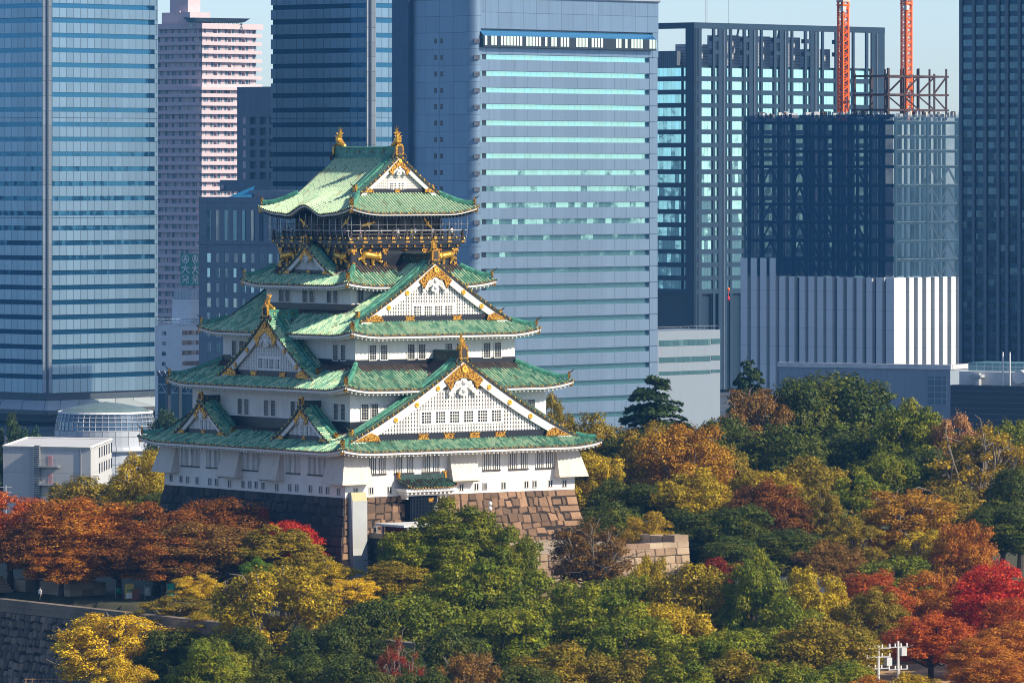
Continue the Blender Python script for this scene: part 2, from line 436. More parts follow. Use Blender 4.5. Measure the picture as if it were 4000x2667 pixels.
def oni(mb, p, out, hh, w):
    """gold end plate and dark scrolls of a ridge"""
    p = Vector(p); t = Vector(out).normalized(); sd = Vector((-t.y, t.x, 0))
    prof = [(-w, 0), (-w * 0.92, hh * 0.75), (-w * 0.55, hh), (w * 0.55, hh), (w * 0.92, hh * 0.75), (w, 0)]
    a = [p + sd * x + Vector((0, 0, z)) for x, z in prof]; b = [q + t * 0.3 for q in a]
    mb.face(b, 1); mb.face(a[::-1], 1)
    for k in range(6): mb.face([a[k], a[(k + 1) % 6], b[(k + 1) % 6], b[k]], 1)
    inner = [p + t * 0.33 + sd * x * 0.6 + Vector((0, 0, hh * 0.12 + z * 0.68)) for x, z in prof]
    mb.face(inner, 3)
    for s_ in (-1, 1):
        c = p + sd * s_ * w * 1.05 + t * 0.1 + Vector((0, 0, -hh * 0.12))
        mb.sweep([c + sd * s_ * r * math.cos(g) * hh + Vector((0, 0, r * math.sin(g) * hh)) for r, g in
                  [(0.30, -2.0), (0.30, -1.0), (0.28, 0.0), (0.25, 1.0), (0.2, 2.0), (0.15, 3.1), (0.10, 4.2), (0.05, 5.2)]],
                 [(-0.09, -0.12), (0.09, -0.12), (0.09, 0.12), (-0.09, 0.12)], 2, up=t)

def gold_bow(poly_w, poly_h):
    w, h = poly_w / 2, poly_h / 2
    return [(-w, -h), (-w * 0.72, 0), (-w, h), (-w * 0.2, h * 0.8), (0, h), (w * 0.2, h * 0.8), (w, h), (w * 0.72, 0), (w, -h), (w * 0.2, -h * 0.8), (0, -h), (-w * 0.2, -h * 0.8)]

def gable(side, sc, plane, zt, hw, zb, tile, bw, wins, bosses, size, part_parent, lattice=0.36, base_h=0.55, fish=None, pendant=True, roof_to=None, apexz=None):
    """gable end: sc centre along the face, plane of the verge, zt(x) verge line, hw half width, zb foot level"""
    f0 = frame(side); fr = lambda s, o, z: f0(s + sc, o, z)
    out = fr(0, 1, 0) - fr(0, 0, 0); ex = fr(1, 0, 0) - fr(0, 0, 0)
    za = zt(0)
    # ---- field and lattice (the part itself)
    fo = plane - 0.75; n = 28
    g = MB(); top = lambda x: zt(x) - 0.25 - bw * 0.9
    xs_all = [-hw + 2 * hw * i / n for i in range(n + 1)]
    xs = [x for x in xs_all if top(x) > zb + 0.05]
    if xs:
        poly = [(xs[0], zb)] + [(x, top(x)) for x in xs] + [(xs[-1], zb)]
        g.prism([(x, min(z + 0.5, zt(x) - 0.2)) if 0 < k < len(poly) - 1 else (x, z - 0.3) for k, (x, z) in enumerate(poly)], fr, fo - 0.3, fo, 0)
        zl = zb + base_h; x = -hw
        kx = int(hw / lattice)
        for k in range(-kx, kx + 1):                             # vertical bars
            x = k * lattice; zt_ = top(x) + 0.15
            if zt_ > zl + 0.2: g.obox(fr(x - lattice * 0.24, fo, zl), fr(lattice * 0.48, 0, 0) - fr(0, 0, 0), out * 0.16, (0, 0, zt_ - zl), 1)
        z = zl + lattice * 0.5
        while z < za - 0.8:                                      # horizontal bars
            lim = [x for x in np.linspace(0, hw, 60) if top(x) + 0.15 > z]
            if lim: g.obox(fr(-lim[-1], fo, z - lattice * 0.2), fr(2 * lim[-1], 0, 0) - fr(0, 0, 0), out * 0.10, (0, 0, lattice * 0.40), 1)
            z += lattice * 1.1
    G = g.build("gable", [MT['lattice_back'], MT['white_wood']], part_parent)
    # ---- barge boards
    b = MB(); N = 20
    for sg in (-1, 1):
        T_ = []; B_ = []
        for i in range(N + 1):
            x = sg * hw * 0.985 * i / N; wv = bw * (1.0 - 0.18 * i / N) * (1.25 if i == 0 else 1)
            T_.append((x, zt(x) - 0.16)); B_.append((x, zt(x) - 0.16 - wv))
        for (o0, o1) in ((plane - 0.42, plane - 0.14),):
            for i in range(N):
                b.obox  # noqa
                p = [fr(*[T_[i][0], o1, T_[i][1]]), fr(T_[i + 1][0], o1, T_[i + 1][1]), fr(B_[i + 1][0], o1, B_[i + 1][1]), fr(B_[i][0], o1, B_[i][1])]
                q = [v_ - out * (o1 - o0) for v_ in p]
                b.face(p, 0); b.face(q[::-1], 0); b.face([p[0], p[1], q[1], q[0]], 0); b.face([p[3], p[2], q[2], q[3]], 0)
        # raised inner line
        for i in range(N):
            o1 = plane - 0.11
            zA, zB = B_[i][1] + bw * 0.55, B_[i + 1][1] + bw * 0.55
            b.face([fr(T_[i][0], o1, T_[i][1]), fr(T_[i + 1][0], o1, T_[i + 1][1]), fr(T_[i + 1][0], o1, zB), fr(T_[i][0], o1, zA)], 0)
            b.face([fr(T_[i][0], o1, zA), fr(T_[i + 1][0], o1, zB), fr(T_[i + 1][0], o1 - 0.05, zB), fr(T_[i][0], o1 - 0.05, zA)], 0)
    b.build("barge_board", MT['white_wood'], G)
    # ---- verge tiles
    v = MB(); L = 0; px_ = 0.0; step = 0.30; x = 0.12; i = 0
    while x < hw * 1.0:
        sl = (zt(x) - zt(x + 0.05)) / 0.05; dx = PITCH / math.sqrt(1 + sl * sl)
        for sg in (-1, 1):
            z = zt(x) + 0.16
            pts = [fr(sg * x, plane - 1.15, z + 0.02), fr(sg * x, plane + 0.10, z - 0.02)]
            v.sweep(pts, [(0.15 * math.cos(k * math.pi / 3), 0.15 * math.sin(k * math.pi / 3)) for k in range(6)], 0, uvs=(i * 2 + (sg > 0) + 0.45, 1.7), caps=False)
            c = fr(sg * x, plane + 0.12, z - 0.02)
            v.face([c + ex * 0.14 * math.cos(k * math.pi / 3) + Vector((0, 0, 0.14 * math.sin(k * math.pi / 3))) for k in range(6)], 2 if i % 2 else 1)
        x += dx; i += 1
    for sg in (-1, 1):                                           # dark under-board of the verge
        pts = [fr(sg * hw * k / 16, plane - 0.5, zt(hw * k / 16) - 0.02) for k in range(17)]
        v.sweep(pts, [(-0.52, -0.12), (0.52, -0.12), (0.52, 0.08), (-0.52, 0.08)], 1)
        # descending ridges behind the verge
        for dd, rr in ((1.35, 0.26), (1.95, 0.2)):
            pts = [fr(sg * (0.2 + (hw * 0.90 - 0.2) * k / 14), plane - dd, zt(0.2 + (hw * 0.90 - 0.2) * k / 14) + 0.12) for k in range(15)]
            v.sweep(pts, [(-rr, -0.1), (-rr, 0.25), (-rr * .5, 0.38), (rr * .5, 0.38), (rr, 0.25), (rr, -0.1)], 3)
        e = fr(sg * hw * 0.90, plane - 1.35, zt(hw * 0.90) + 0.1); o_ = ex * sg
        v.obox(e - out * 0.3 - o_ * 0.1, out * 0.6, o_ * 0.3, (0, 0, 0.85), 2)
        v.tube([e + o_ * 0.2 + Vector((0, 0, 0.7)), e + o_ * 0.55 + Vector((0, 0, 0.85)), e + o_ * 0.8 + Vector((0, 0, 1.15))], 0.1, 5, 1, [1, .8, .3])
    v.build("verge_tiles", [tile, MT['tile_end'], MT['gold'], MT['ridge']], G)
    # ---- base beam and fittings
    w_in = max([abs(x) for x in xs]) if xs else hw * 0.7
    bb = MB(); bb.obox(fr(-w_in - 0.3, fo - 0.1, zb - 0.35), fr(2 * w_in + 0.6, 0, 0) - fr(0, 0, 0), out * 0.36, (0, 0, base_h + 0.35), 0)
    bb.build("base_beam", MT['black'], G)
    nb = max(1, int(w_in / 3.2)) if size > 0.6 else 1
    for k in range(nb):
        x = 0 if nb == 1 else -w_in * 0.42 + 2 * w_in * 0.42 * k / (nb - 1)
        gm = MB(); gm.prism([(x + a, zb + base_h * 0.5 + c) for a, c in gold_bow(1.75 * size, base_h * 0.85)], fr, fo + 0.2, fo + 0.34, 0)
        gm.build("beam_fitting", MT['gold'], G)
    # apex chevron
    dz = lambda x: zt(x) - 0.30
    arm = 2.9 * size; th = 1.75 * size
    gm = MB()
    for sg in (-1, 1):
        gm.prism([(0, dz(0) - 0.1), (sg * arm * 0.5, dz(arm * 0.5) - 0.05), (sg * arm, dz(arm) - 0.15), (sg * arm * 0.82, dz(arm) - 0.75 * size), (sg * arm * 0.66, dz(arm) - 1.35 * size),
                  (sg * arm * 0.50, dz(arm * .5) - 1.25 * size), (0, dz(0) - th)], fr, plane - 0.16, plane + 0.04, 0)
    gm.build("apex_ornament", MT['gold'], G)
    for sg in (-1, 1):
        gm = MB()
        xf = hw * 0.80; x0, x1 = sg * hw * 0.93, sg * hw * (0.93 - min(0.33, 3.6 * size / hw))
        xm = sg * hw * (0.93 - min(0.22, 2.4 * size / hw))
        zfoot = zb + 0.05
        gm.prism([(x0, zfoot), (xm, min(zt(xm) - 0.35, zfoot + 1.75 * size)), (xm * 0.985, zfoot + 1.0 * size), (x1, zfoot + 0.55 * size), (x1 * 0.985, zfoot)], fr, plane - 0.2, plane - 0.02, 0)
        gm.build("foot_ornament", MT['gold'], G)
    if size > 0.45:
        ds = MB(); c = fr(0, plane + 0.06, za - 1.15 * size)
        R_ = 0.46 * size
        ds.face([c + ex * R_ * math.cos(t) + Vector((0, 0, R_ * math.sin(t))) + out * 0.06 for t in [k * math.pi / 8 for k in range(16)]])
        for k in range(12):
            t = k * math.pi / 6; q = c + ex * R_ * 0.62 * math.cos(t) + Vector((0, 0, R_ * 0.62 * math.sin(t))) + out * 0.06
            ds.ell(q, (R_ * 0.24,) * 3, 0, 6, 4)
        ds.build("gold_flower", MT['gold_plain'], G)
    for bx in bosses:
        for sg in (-1, 1):
            m_ = MB(); x = sg * bx; c = fr(x, plane - 0.1, zt(bx) - 0.2 - bw * 0.5); r = 0.33 * min(1, size + 0.15)
            for (q, oo) in ((1.0, 0.05), (0.5, 0.12)):
                m_.face([c + out * oo + ex * r * q * math.cos(t) + Vector((0, 0, r * q * math.sin(t))) for t in [k * math.pi / 6 for k in range(12)]])
            for k in range(8):
                t = k * math.pi / 4; m_.ell(c + out * 0.05 + ex * r * .72 * math.cos(t) + Vector((0, 0, r * .72 * math.sin(t))), (r * .25,) * 3, 0, 6, 4)
            m_.build("gold_boss", MT['gold_plain'], G)
    # ---- carved white pendant
    if pendant:
        p = MB(); zc = za - 2.15 * size - bw * 0.6; o = plane - 0.05; S_ = size
        p.prism([(0, zc - 1.5 * S_), (0.55 * S_, zc - 0.9 * S_), (0.42 * S_, zc - 0.3 * S_), (0.62 * S_, zc + 0.25 * S_), (0.3 * S_, zc + 0.7 * S_), (-0.3 * S_, zc + 0.7 * S_), (-0.62 * S_, zc + 0.25 * S_), (-0.42 * S_, zc - 0.3 * S_), (-0.55 * S_, zc - 0.9 * S_)], fr, o - 0.5, o, 0)
        for sg in (-1, 1): p.prism([(0, zc + .65 * S_), (sg * .85 * S_, zc + .3 * S_), (sg * 1.5 * S_, zc - .35 * S_), (sg * 2.05 * S_, zc - 1.0 * S_), (sg * 1.75 * S_, zc - 1.15 * S_), (sg * 1.2 * S_, zc - .75 * S_), (sg * .7 * S_, zc - .55 * S_), (0, zc - .8 * S_)], fr, o - .5, o - .2, 0)
        p.ell(fr(0, o, zc + 0.25 * S_), (0.36 * S_, 0.36 * S_, 0.36 * S_)); p.ell(fr(0, o, zc - 0.75 * S_), (0.3 * S_,) * 3)
        for sg in (-1, 1):
            for (a, c_, r) in ((0.75, -0.05, 0.30), (1.15, -0.35, 0.26), (1.55, -0.75, 0.22), (1.9, -1.1, 0.17), (0.36, -1.0, .22), (0.95, 0.10, .2)):
                c = fr(sg * a * S_, o - 0.12, zc + c_ * S_)
                p.sweep([c + ex * r * S_ * math.cos(t) + Vector((0, 0, r * S_ * math.sin(t))) for t in [k * math.pi / 4 for k in range(9)]],
                        [(-0.11 * S_, -0.1), (0.11 * S_, -0.1), (0.11 * S_, 0.1), (-0.11 * S_, 0.1)], 0, up=out)
                p.ell(c, (r * .5 * S_,) * 3, 0, 6, 4)
        p.build("carved_pendant", MT['white_wood'], G)
    # ---- windows
    if wins:
        nwin, wx, wz0, wz1 = wins; tot = nwin * wx[0] + (nwin - 1) * wx[1]
        sp = MB(); sp.obox(fr(-tot / 2 - 0.35, fo, wz0 - 0.25), fr(tot + 0.7, 0, 0) - fr(0, 0, 0), out * 0.22, (0, 0, wz1 - wz0 + 0.5)); sp.build("window_surround", MT['white_wood'], G)
        for k in range(nwin):
            w_ = MB(); x0 = -tot / 2 + k * (wx[0] + wx[1])
            window(w_, lambda s, o, z: fr(s, o, z) , x0, x0 + wx[0], wz0, wz1, fo + 0.22, 3, 3, 0.055) if False else None
            f2 = fr
            w_.obox(f2(x0, fo + 0.17, wz0), f2(wx[0], 0, 0) - f2(0, 0, 0), out * 0.07, (0, 0, wz1 - wz0), 0)
            for i in range(1, 4):
                xx = x0 + wx[0] * i / 4; w_.obox(f2(xx - .035, fo + 0.22, wz0), ex * 0.07, out * 0.06, (0, 0, wz1 - wz0), 1)
                zz = wz0 + (wz1 - wz0) * i / 4; w_.obox(f2(x0, fo + 0.22, zz - .035), ex * wx[0], out * 0.05, (0, 0, 0.07), 1)
            w_.build("gable_window", [MT['pane'], MT['white_wood']], G)
    return G

def dormer_roof(side, sc, plane, back, za, zb, hw, tile, name="dormer_roof"):
    f0 = frame(side); fr = lambda s, o, z: f0(s + sc, o, z)
    def zt(x):
        q = 1 - abs(x) / hw
        return zb + (za - zb) * (0.74 * q + 0.26 * q * q)
    mb = MB(); n = int((plane - back) / PITCH)
    for sg in (-1, 1):
        P = []; U = []; S = []
        for i in range(n):
            for fx, hh in RIB:
                o = plane - (i + fx) * (plane - back) / n; row = []; ur = []; sr = []
                for j in range(9):
                    x = hw * 1.02 * j / 8
                    row.append(fr(sg * x, o, zt(x) + hh)); ur.append((i + fx + (50 if sg > 0 else 0), x / 0.75 + 100)); sr.append(min(1, max(0, (plane - 2.6 - o) / 1.6)))
                P.append(row); U.append(ur); S.append(sr)
        mb.grid(P, 0, U, S)
    r = mb.build(name, tile, castle, smooth=False)
    return r, zt

# ---- storey table:  half sizes of walls and roofs measured from the photograph
T1 = Tier(19.41, 22.11, 16.80, 0.400, 0.0075, 0.55, 14.59, 16.93, yg=20.0)
T2 = Tier(17.08, 19.47, 24.00, 0.44, 0.016, 0.65, 11.88, 14.18)
T3 = Tier(14.19, 16.68, 30.40, 0.470, 0.0100, 0.60, 8.93, 9.02, yg=14.2)
T4 = Tier(11.26, 11.53, 36.25, 0.52, 0.030, 0.55, 7.94, 7.71)
T5 = Tier(9.67, 10.07, 44.95, 0.540, 0.0185, 0.85, 6.15, 6.51, yg=6.7, bump=1.0); T5.shel = 0; T1.shel = 2.0; T3.shel = 1.9

def storey(name, a, b, z0, z1, mat, band=None):
    m = MB(); m.box(-a, -b, z0, a, b, z1)
    o = m.build(name, mat, castle)
    if band:
        bm = MB(); bm.box(-a - 0.07, -b - 0.07, z0 - 0.6, a + 0.07, b + 0.07, z0 + band); bm.build("black_skirting", MT['black'], o)
    return o
w1 = storey("storey_wall", 17.06, 19.44, 11.34, 17.4, MT['plaster'])
w2 = storey("storey_wall", 14.59, 16.93, 19.0, 24.9, MT['plaster'], 1.20)
w3 = storey("storey_wall", 11.88, 14.18, 26.6, 31.3, MT['plaster'], 0.85)
w4 = storey("storey_wall", 8.93, 9.02, 33.2, 37.3, MT['plaster'], 0.75)
w5 = storey("storey_wall", 7.94, 7.71, 38.1, 41.3, MT['black'])
w6 = storey("storey_wall", 6.15, 6.51, 41.6, 46.2, MT['timber'])
w5["label"] = "black lacquered storey wall with golden tigers"

# ---- roofs
def make_roof(T, tile, tooth, dark=False, k=1.0):
    mb = MB(); roof_tiles(T, mb); r = mb.build("tiled_roof", tile, castle)
    e = MB(); eaves(T, e, tooth, dark); e.build("eaves", [MT['white_wood'], MT['tile_end'], MT['gold'], MT['black'] if dark else MT['soffit']], r)
    hips(T, r, k)
    return r
R1 = make_roof(T1, MT['tile1'], 0.62); R2 = make_roof(T2, MT['tile2'], 0.62); R3 = make_roof(T3, MT['tile3'], 0.60)
R4 = make_roof(T4, MT['tile4'], 0.58); R5 = make_roof(T5, MT['tile5'], 0.5, True)

def zt_of(T): return lambda x: T.z(T.A - abs(x), 0, 'S') if True else 0
def south_gable(T, tile, bw, wins, bosses, size, lattice, base_h, zb, ridge_back, hr, fish_h, oni_h):
    zt = lambda x: T.ze + T.a * (T.A - abs(x)) + T.b * (T.A - abs(x)) ** 2
    hw = T.A - (T.B - T.yg)
    g = gable('S', 0.0, T.yg, zt, hw, zb, tile, bw, wins, bosses, size, castle, lattice, base_h)
    r = MB(); za = zt(0)
    ridge_cap(r, (0, -T.yg + 0.2, za), (0, ridge_back, za), hr, 0.42)
    oni(r, (0, -T.yg + 0.25, za + 0.1), (0, -1, 0), oni_h, 0.62)
    r.build("ridge", [MT['ridge'] if T is T5 else MT['ridge_dark'], MT['gold'], MT['tile_end'], MT['timber']], castle)
    if fish_h: golden_fish((0, -T.yg + 0.55, za + hr), (0, 1, 0), fish_h, castle)
    return g
zb1 = T1.z(T1.B - 19.25, 0, 'S'); zb3 = T3.z(T3.B - 13.45, 0, 'S'); zb5 = T5.z(T5.B - 5.95, 0, 'S')
south_gable(T1, MT['tile1'], 1.25, (6, (1.3, 0.78), z_on('S', 19.3, 1805, 1648), z_on('S', 19.3, 1805, 1605)), (3.8, 6.9, 10.0), 1.0, 0.42, 0.85, zb1 - 0.1, -12.0, 1.15, 2.0, 1.7)
south_gable(T3, MT['tile3'], 1.05, (4, (1.05, 0.5), z_on('S', 13.5, 1700, 1233), z_on('S', 13.5, 1700, 1195)), (4.2, 6.9), 0.85, 0.38, 0.75, zb3 - 0.1, -6.5, 1.05, 1.9, 1.55)
south_gable(T5, MT['tile5'], 0.7, (2, (0.85, 0.4), z_on('S', 6.1, 1552, 742), z_on('S', 6.1, 1552, 716)), (), 0.55, 0.30, 0.5, zb5 - 0.1, 6.7, 1.15, 2.35, 1.35)
# far end of the top ridge
za5 = T5.ze + T5.a * T5.A + T5.b * T5.A ** 2
golden_fish((0, 6.0, za5 + 1.15), (0, -1, 0), 2.35, castle)
rb = MB(); oni(rb, (0, 6.5, za5 + 0.1), (0, 1, 0), 1.35, 0.62)
rb.build("ridge_end", [MT['ridge'], MT['gold'], MT['tile_end'], MT['timber']], castle)
nw = MB()
for T in (T5, T3):                                               # plain north gable walls
    zt = lambda x, T=T: T.ze + T.a * (T.A - abs(x)) + T.b * (T.A - abs(x)) ** 2
    hw = T.A - (T.B - T.yg)
    nw.prism([(-hw, zt(hw) - 0.2)] + [(x, zt(x) - 0.25) for x in np.linspace(-hw, hw, 15)] + [(hw, zt(hw) - 0.2)], frame('N'), T.yg - 0.9, T.yg - 0.6)
nw.build("north_gable_wall", MT['plaster'], castle)

# ---- west dormers
def west_dormer(sc, plane, back, za, zb, hw, tile, bw, wins, bosses, size, lattice, base_h, hr, fish_h, oni_h, mat_r):
    r, zt = dormer_roof('W', sc, plane, back, za, zb, hw, tile)
    g = gable('W', sc, plane, zt, hw, zb + 0.15, tile, bw, wins, bosses, size, castle, lattice, base_h)
    f0 = frame('W'); m = MB()
    ridge_cap(m, f0(sc, plane - 0.2, za), f0(sc, back, za), hr, 0.36 * (0.7 + 0.3 * size))
    oni(m, f0(sc, plane - 0.25, za + 0.1), (-1, 0, 0), oni_h, 0.5 * oni_h / 1.2)
    m.build("ridge", [mat_r, MT['gold'], MT['tile_end'], MT['timber']], castle)
    if fish_h: golden_fish(f0(sc, plane - 0.6, za + hr), (1, 0, 0), fish_h, castle)
s2 = s_on('W', 15.3, 1035); z2a = z_on('W', 15.3, 1035, 1240)
west_dormer(s2, 15.3, 10.5, z2a, T2.z(T2.A - 15.3, 0, 'W') + 0.1, 10.3, MT['tile2'], 1.0, (4, (0.85, 0.35), z_on('W', 14.6, 1052, 1438), z_on('W', 14.6, 1052, 1402)), (4.0, 6.6), 0.85, 0.36, 0.75, 0.95, 1.9, 1.45, MT['ridge'])
for pxa, pya, hw_ in ((781, 1566, 5.9), (1174, 1588, 6.1)):
    sa = s_on('W', 17.4, pxa); za_ = z_on('W', 17.4, pxa, pya)
    west_dormer(sa, 17.4, 13.6, za_, T1.z(T1.A - 17.4, 0, 'W') + 0.05, hw_, MT['tile1'], 0.62, (2, (0.62, 0.35), za_ - 3.55, za_ - 2.35), (), 0.5, 0.27, 0.62, 0.7, 0, 1.1, MT['ridge_dark'])
s4 = s_on('W', 9.4, 1193); z4a = z_on('W', 9.4, 1193, 957)
west_dormer(s4, 9.4, 7.0, z4a, T4.z(T4.A - 9.4, 0, 'W') + 0.05, 5.8, MT['tile4'], 0.6, None, (), 0.5, 0.25, 0.5, 0.7, 0, 1.1, MT['ridge'])

# ---- windows of the plastered storeys, one object each
def zoomx(x, scale, off): return x / scale + off
def add_windows(wall, side, dist, pxs, zlo, zhi, nv=3, nh=5):
    for a, b in pxs:
        s0, s1 = sorted((s_on(side, dist, a), s_on(side, dist, b)))
        m = MB(); window(m, frame(side), s0 + 0.05, s1 - 0.05, zlo, zhi, dist, nv, nh)
        m.build("window", [MT['pane'], MT['muntin'], MT['plaster']], wall)
A2 = lambda l: [(x / 2.24 + 500, y / 2.24 + 500) for x, y in l]
A3 = lambda l: [(x / 1.96 + 1250, y / 1.96 + 1250) for x, y in l]
zl, zh = z_on('W', 14.59, 1315, 1638), z_on('W', 14.59, 1315, 1577)
add_windows(w2, 'W', 14.59, A2([(607, 640), (962, 1005), (1020, 1063), (1194, 1236), (1253, 1296), (1427, 1470), (1485, 1528), (1803, 1848), (1863, 1907)]), zl, zh)
add_windows(w2, 'S', 16.93, A3([(312, 370), (387, 445), (1518, 1573), (1588, 1643)]), zl, zh)
zl, zh = z_on('W', 11.88, 1320, 1407), z_on('W', 11.88, 1320, 1347)
add_windows(w3, 'W', 11.88, A2([(912, 957), (978, 1022), (1797, 1842), (1865, 1910)]), zl, zh)
zl, zh = z_on('S', 14.18, 1480, 1405), z_on('S', 14.18, 1480, 1348)
add_windows(w3, 'S', 14.18, A3([(373, 430), (458, 515), (668, 723), (750, 806), (960, 1012), (1040, 1095), (1248, 1303), (1330, 1385)]), zl, zh)
zl, zh = z_on('W', 8.93, 1300, 1183), z_on('W', 8.93, 1300, 1133)
add_windows(w4, 'W', 8.93, A2([(1323, 1370), (1380, 1422), (1530, 1573), (1590, 1632), (1742, 1785), (1800, 1842)]), zl, zh)
add_windows(w4, 'S', 9.02, A3([(280, 333)]), zl, zh)

# ---- first storey: barred windows, loopholes, stone-dropping bays
def barred(side, dist, a, b, zlo, zhi):
    s0, s1 = sorted((s_on(side, dist, a), s_on(side, dist, b))); fr = frame(side); m = MB()
    m.obox(fr(s0, dist - 0.05, zlo), fr(s1 - s0, 0, 0), fr(0, 0.07, 0), (0, 0, zhi - zlo), 0)
    m.obox(fr(s0 - 0.1, dist - 0.02, zlo - 0.16), fr(s1 - s0 + 0.2, 0, 0), fr(0, 0.2, 0), (0, 0, 0.16), 2)
    n = max(7, int((s1 - s0) / 0.255)); mid = n // 2
    for i in range(n + 1):
        x = s0 + (s1 - s0) * i / n
        m.obox(fr(x - 0.055, dist + 0.02, zlo), fr(0.11, 0, 0), fr(0, 0.13, 0), (0, 0, zhi - zlo), 1)
    x = (s0 + s1) / 2; m.obox(fr(x - 0.2, dist + 0.02, zlo), fr(0.40, 0, 0), fr(0, 0.11, 0), (0, 0, zhi - zlo), 1)
    m.build("barred_window", [MT['pane'], MT['plaster'], MT['timber']], w1)
zlW, zhW = z_on('W', 17.06, 1000, 1836), z_on('W', 17.06, 1000, 1757)
for a, b in A2([(472, 622), (693, 802), (995, 1178), (1393, 1503), (1580, 1745)]): barred('W', 17.06, a, b, zlW, zhW)
zlS, zhS = z_on('S', 19.44, 1460, 1850), z_on('S', 19.44, 1460, 1770)
A5 = lambda l: [(x / 1.568 + 1250, y / 1.568 + 1250) for x, y in l]
for a, b in A5([(295, 400), (457, 570), (627, 730), (998, 1100), (1158, 1270), (1322, 1424)]): barred('S', 19.44, a, b, zlS, zhS)
def loophole(side, dist, px, py):
    s = s_on(side, dist, px); z = z_on(side, dist, px, py); fr = frame(side); m = MB()
    m.obox(fr(s - 0.24, dist - 0.05, z - 0.36), fr(0.48, 0, 0), fr(0, 0.065, 0), (0, 0, 0.72), 0)
    m.obox(fr(s - 0.04, dist, z - 0.36), fr(0.08, 0, 0), fr(0, 0.05, 0), (0, 0, 0.72), 1)
    for a, b, c, d in ((-0.34, -0.24, -0.46, 0.46), (0.24, 0.34, -0.46, 0.46), (-0.24, 0.24, 0.36, 0.46), (-0.24, 0.24, -0.46, -0.36)):
        m.obox(fr(s + a, dist - 0.02, z + c), fr(b - a, 0, 0), fr(0, 0.1, 0), (0, 0, d - c), 2)
    m.build("loophole", [MT['pane'], MT['plaster'], MT['muntin']], w1)
for x, y in [(380, 485), (467, 493), (523, 500), (605, 507), (717, 515), (776, 520), (890, 535), (1008, 538), (1067, 541), (1124, 545), (1182, 552), (1303, 566), (1417, 568), (1478, 572), (1598, 580), (1687, 588), (1747, 593), (1845, 606)]:
    loophole('W', 17.06, x / 2.24 + 500, y / 2.24 + 1650)
for x, y in [(218, 425), (313, 417), (425, 413), (865, 398), (957, 393), (1009, 390), (1124, 386), (1263, 379), (1314, 376), (1410, 373), (1497, 373)]:
    loophole('S', 19.44, x / 1.568 + 1250, y / 1.568 + 1650)
def bay(side, dist, s0, s1, ztop, zbot, outw, flare=0.18):
    fr = frame(side); m = MB()
    T_ = [fr(s0, dist - 0.02, ztop), fr(s1, dist - 0.02, ztop)]; O = [fr(s0 - flare, dist + outw, zbot), fr(s1 + flare, dist + outw, zbot)]
    I = [fr(s0 - flare, dist - 0.02, zbot), fr(s1 + flare, dist - 0.02, zbot)]
    m.face([O[0], O[1], T_[1], T_[0]]); m.face([I[0], O[0], T_[0]]); m.face([O[1], I[1], T_[1]]); m.face([I[0], I[1], O[1], O[0]])
    m.obox(fr(s0 - flare - 0.03, dist, zbot - 0.16), fr(s1 - s0 + 2 * flare + 0.06, 0, 0), fr(0, outw + 0.05, 0), (0, 0, 0.155))
    for s in (s0 - flare + 0.1, s1 + flare - 0.35): m.obox(fr(s, dist, zbot - 0.36), fr(0.25, 0, 0), fr(0, outw - 0.1, 0), (0, 0, 0.2))
    m.build("stone_drop_bay", MT['plaster_bay'], w1)
zt_, zb_ = 17.4, z_on('W', 17.06, 1000, 1862)
for a, b in A2([(812, 960), (1170, 1318)]):
    s0, s1 = sorted((s_on('W', 17.7, a), s_on('W', 17.7, b))); bay('W', 17.06, s0, s1, zt_, zb_, 1.25)
s0, s1 = sorted((s_on('S', 20.1, 805 / 1.568 + 1250), s_on('S', 20.1, 960 / 1.568 + 1250))); bay('S', 19.44, s0, s1, zt_, zb_, 1.25)
def corner_bay(sx, sy):
    m = MB(); a, b, L, o = 17.06, 19.44, 3.0, 1.2; zt2, zb2 = 17.4, zb_
    cx, cy = sx * a, sy * b; dx, dy = -sx, -sy
    c_t = Vector((cx, cy, zt2)); x_t = Vector((cx + dx * L, cy, zt2)); y_t = Vector((cx, cy + dy * L, zt2))
    c_b = Vector((cx + sx * o, cy + sy * o, zb2)); x_b = Vector((cx + dx * (L + .2), cy + sy * o, zb2)); y_b = Vector((cx + sx * o, cy + dy * (L + .2), zb2))
    xi = Vector((cx + dx * (L + .2), cy, zb2)); yi = Vector((cx, cy + dy * (L + .2), zb2))
    m.face([c_b, x_b, x_t, c_t]); m.face([c_b, c_t, y_t, y_b]); m.face([x_b, xi, x_t]); m.face([y_b, y_t, yi]); m.face([c_b, y_b, yi, Vector((cx, cy, zb2)), xi, x_b])
    for p, q, w_ in ((x_b, c_b, Vector((0, sy, 0))), (y_b, c_b, Vector((sx, 0, 0)))):
        m.obox(p - Vector((0, 0, 0.17)) - w_ * o, q - p, w_ * (o + 0.05), (0, 0, 0.165))
    m.build("stone_drop_bay", MT['plaster_bay'], w1)
corner_bay(-1, -1); corner_bay(-1, 1); corner_bay(1, -1)

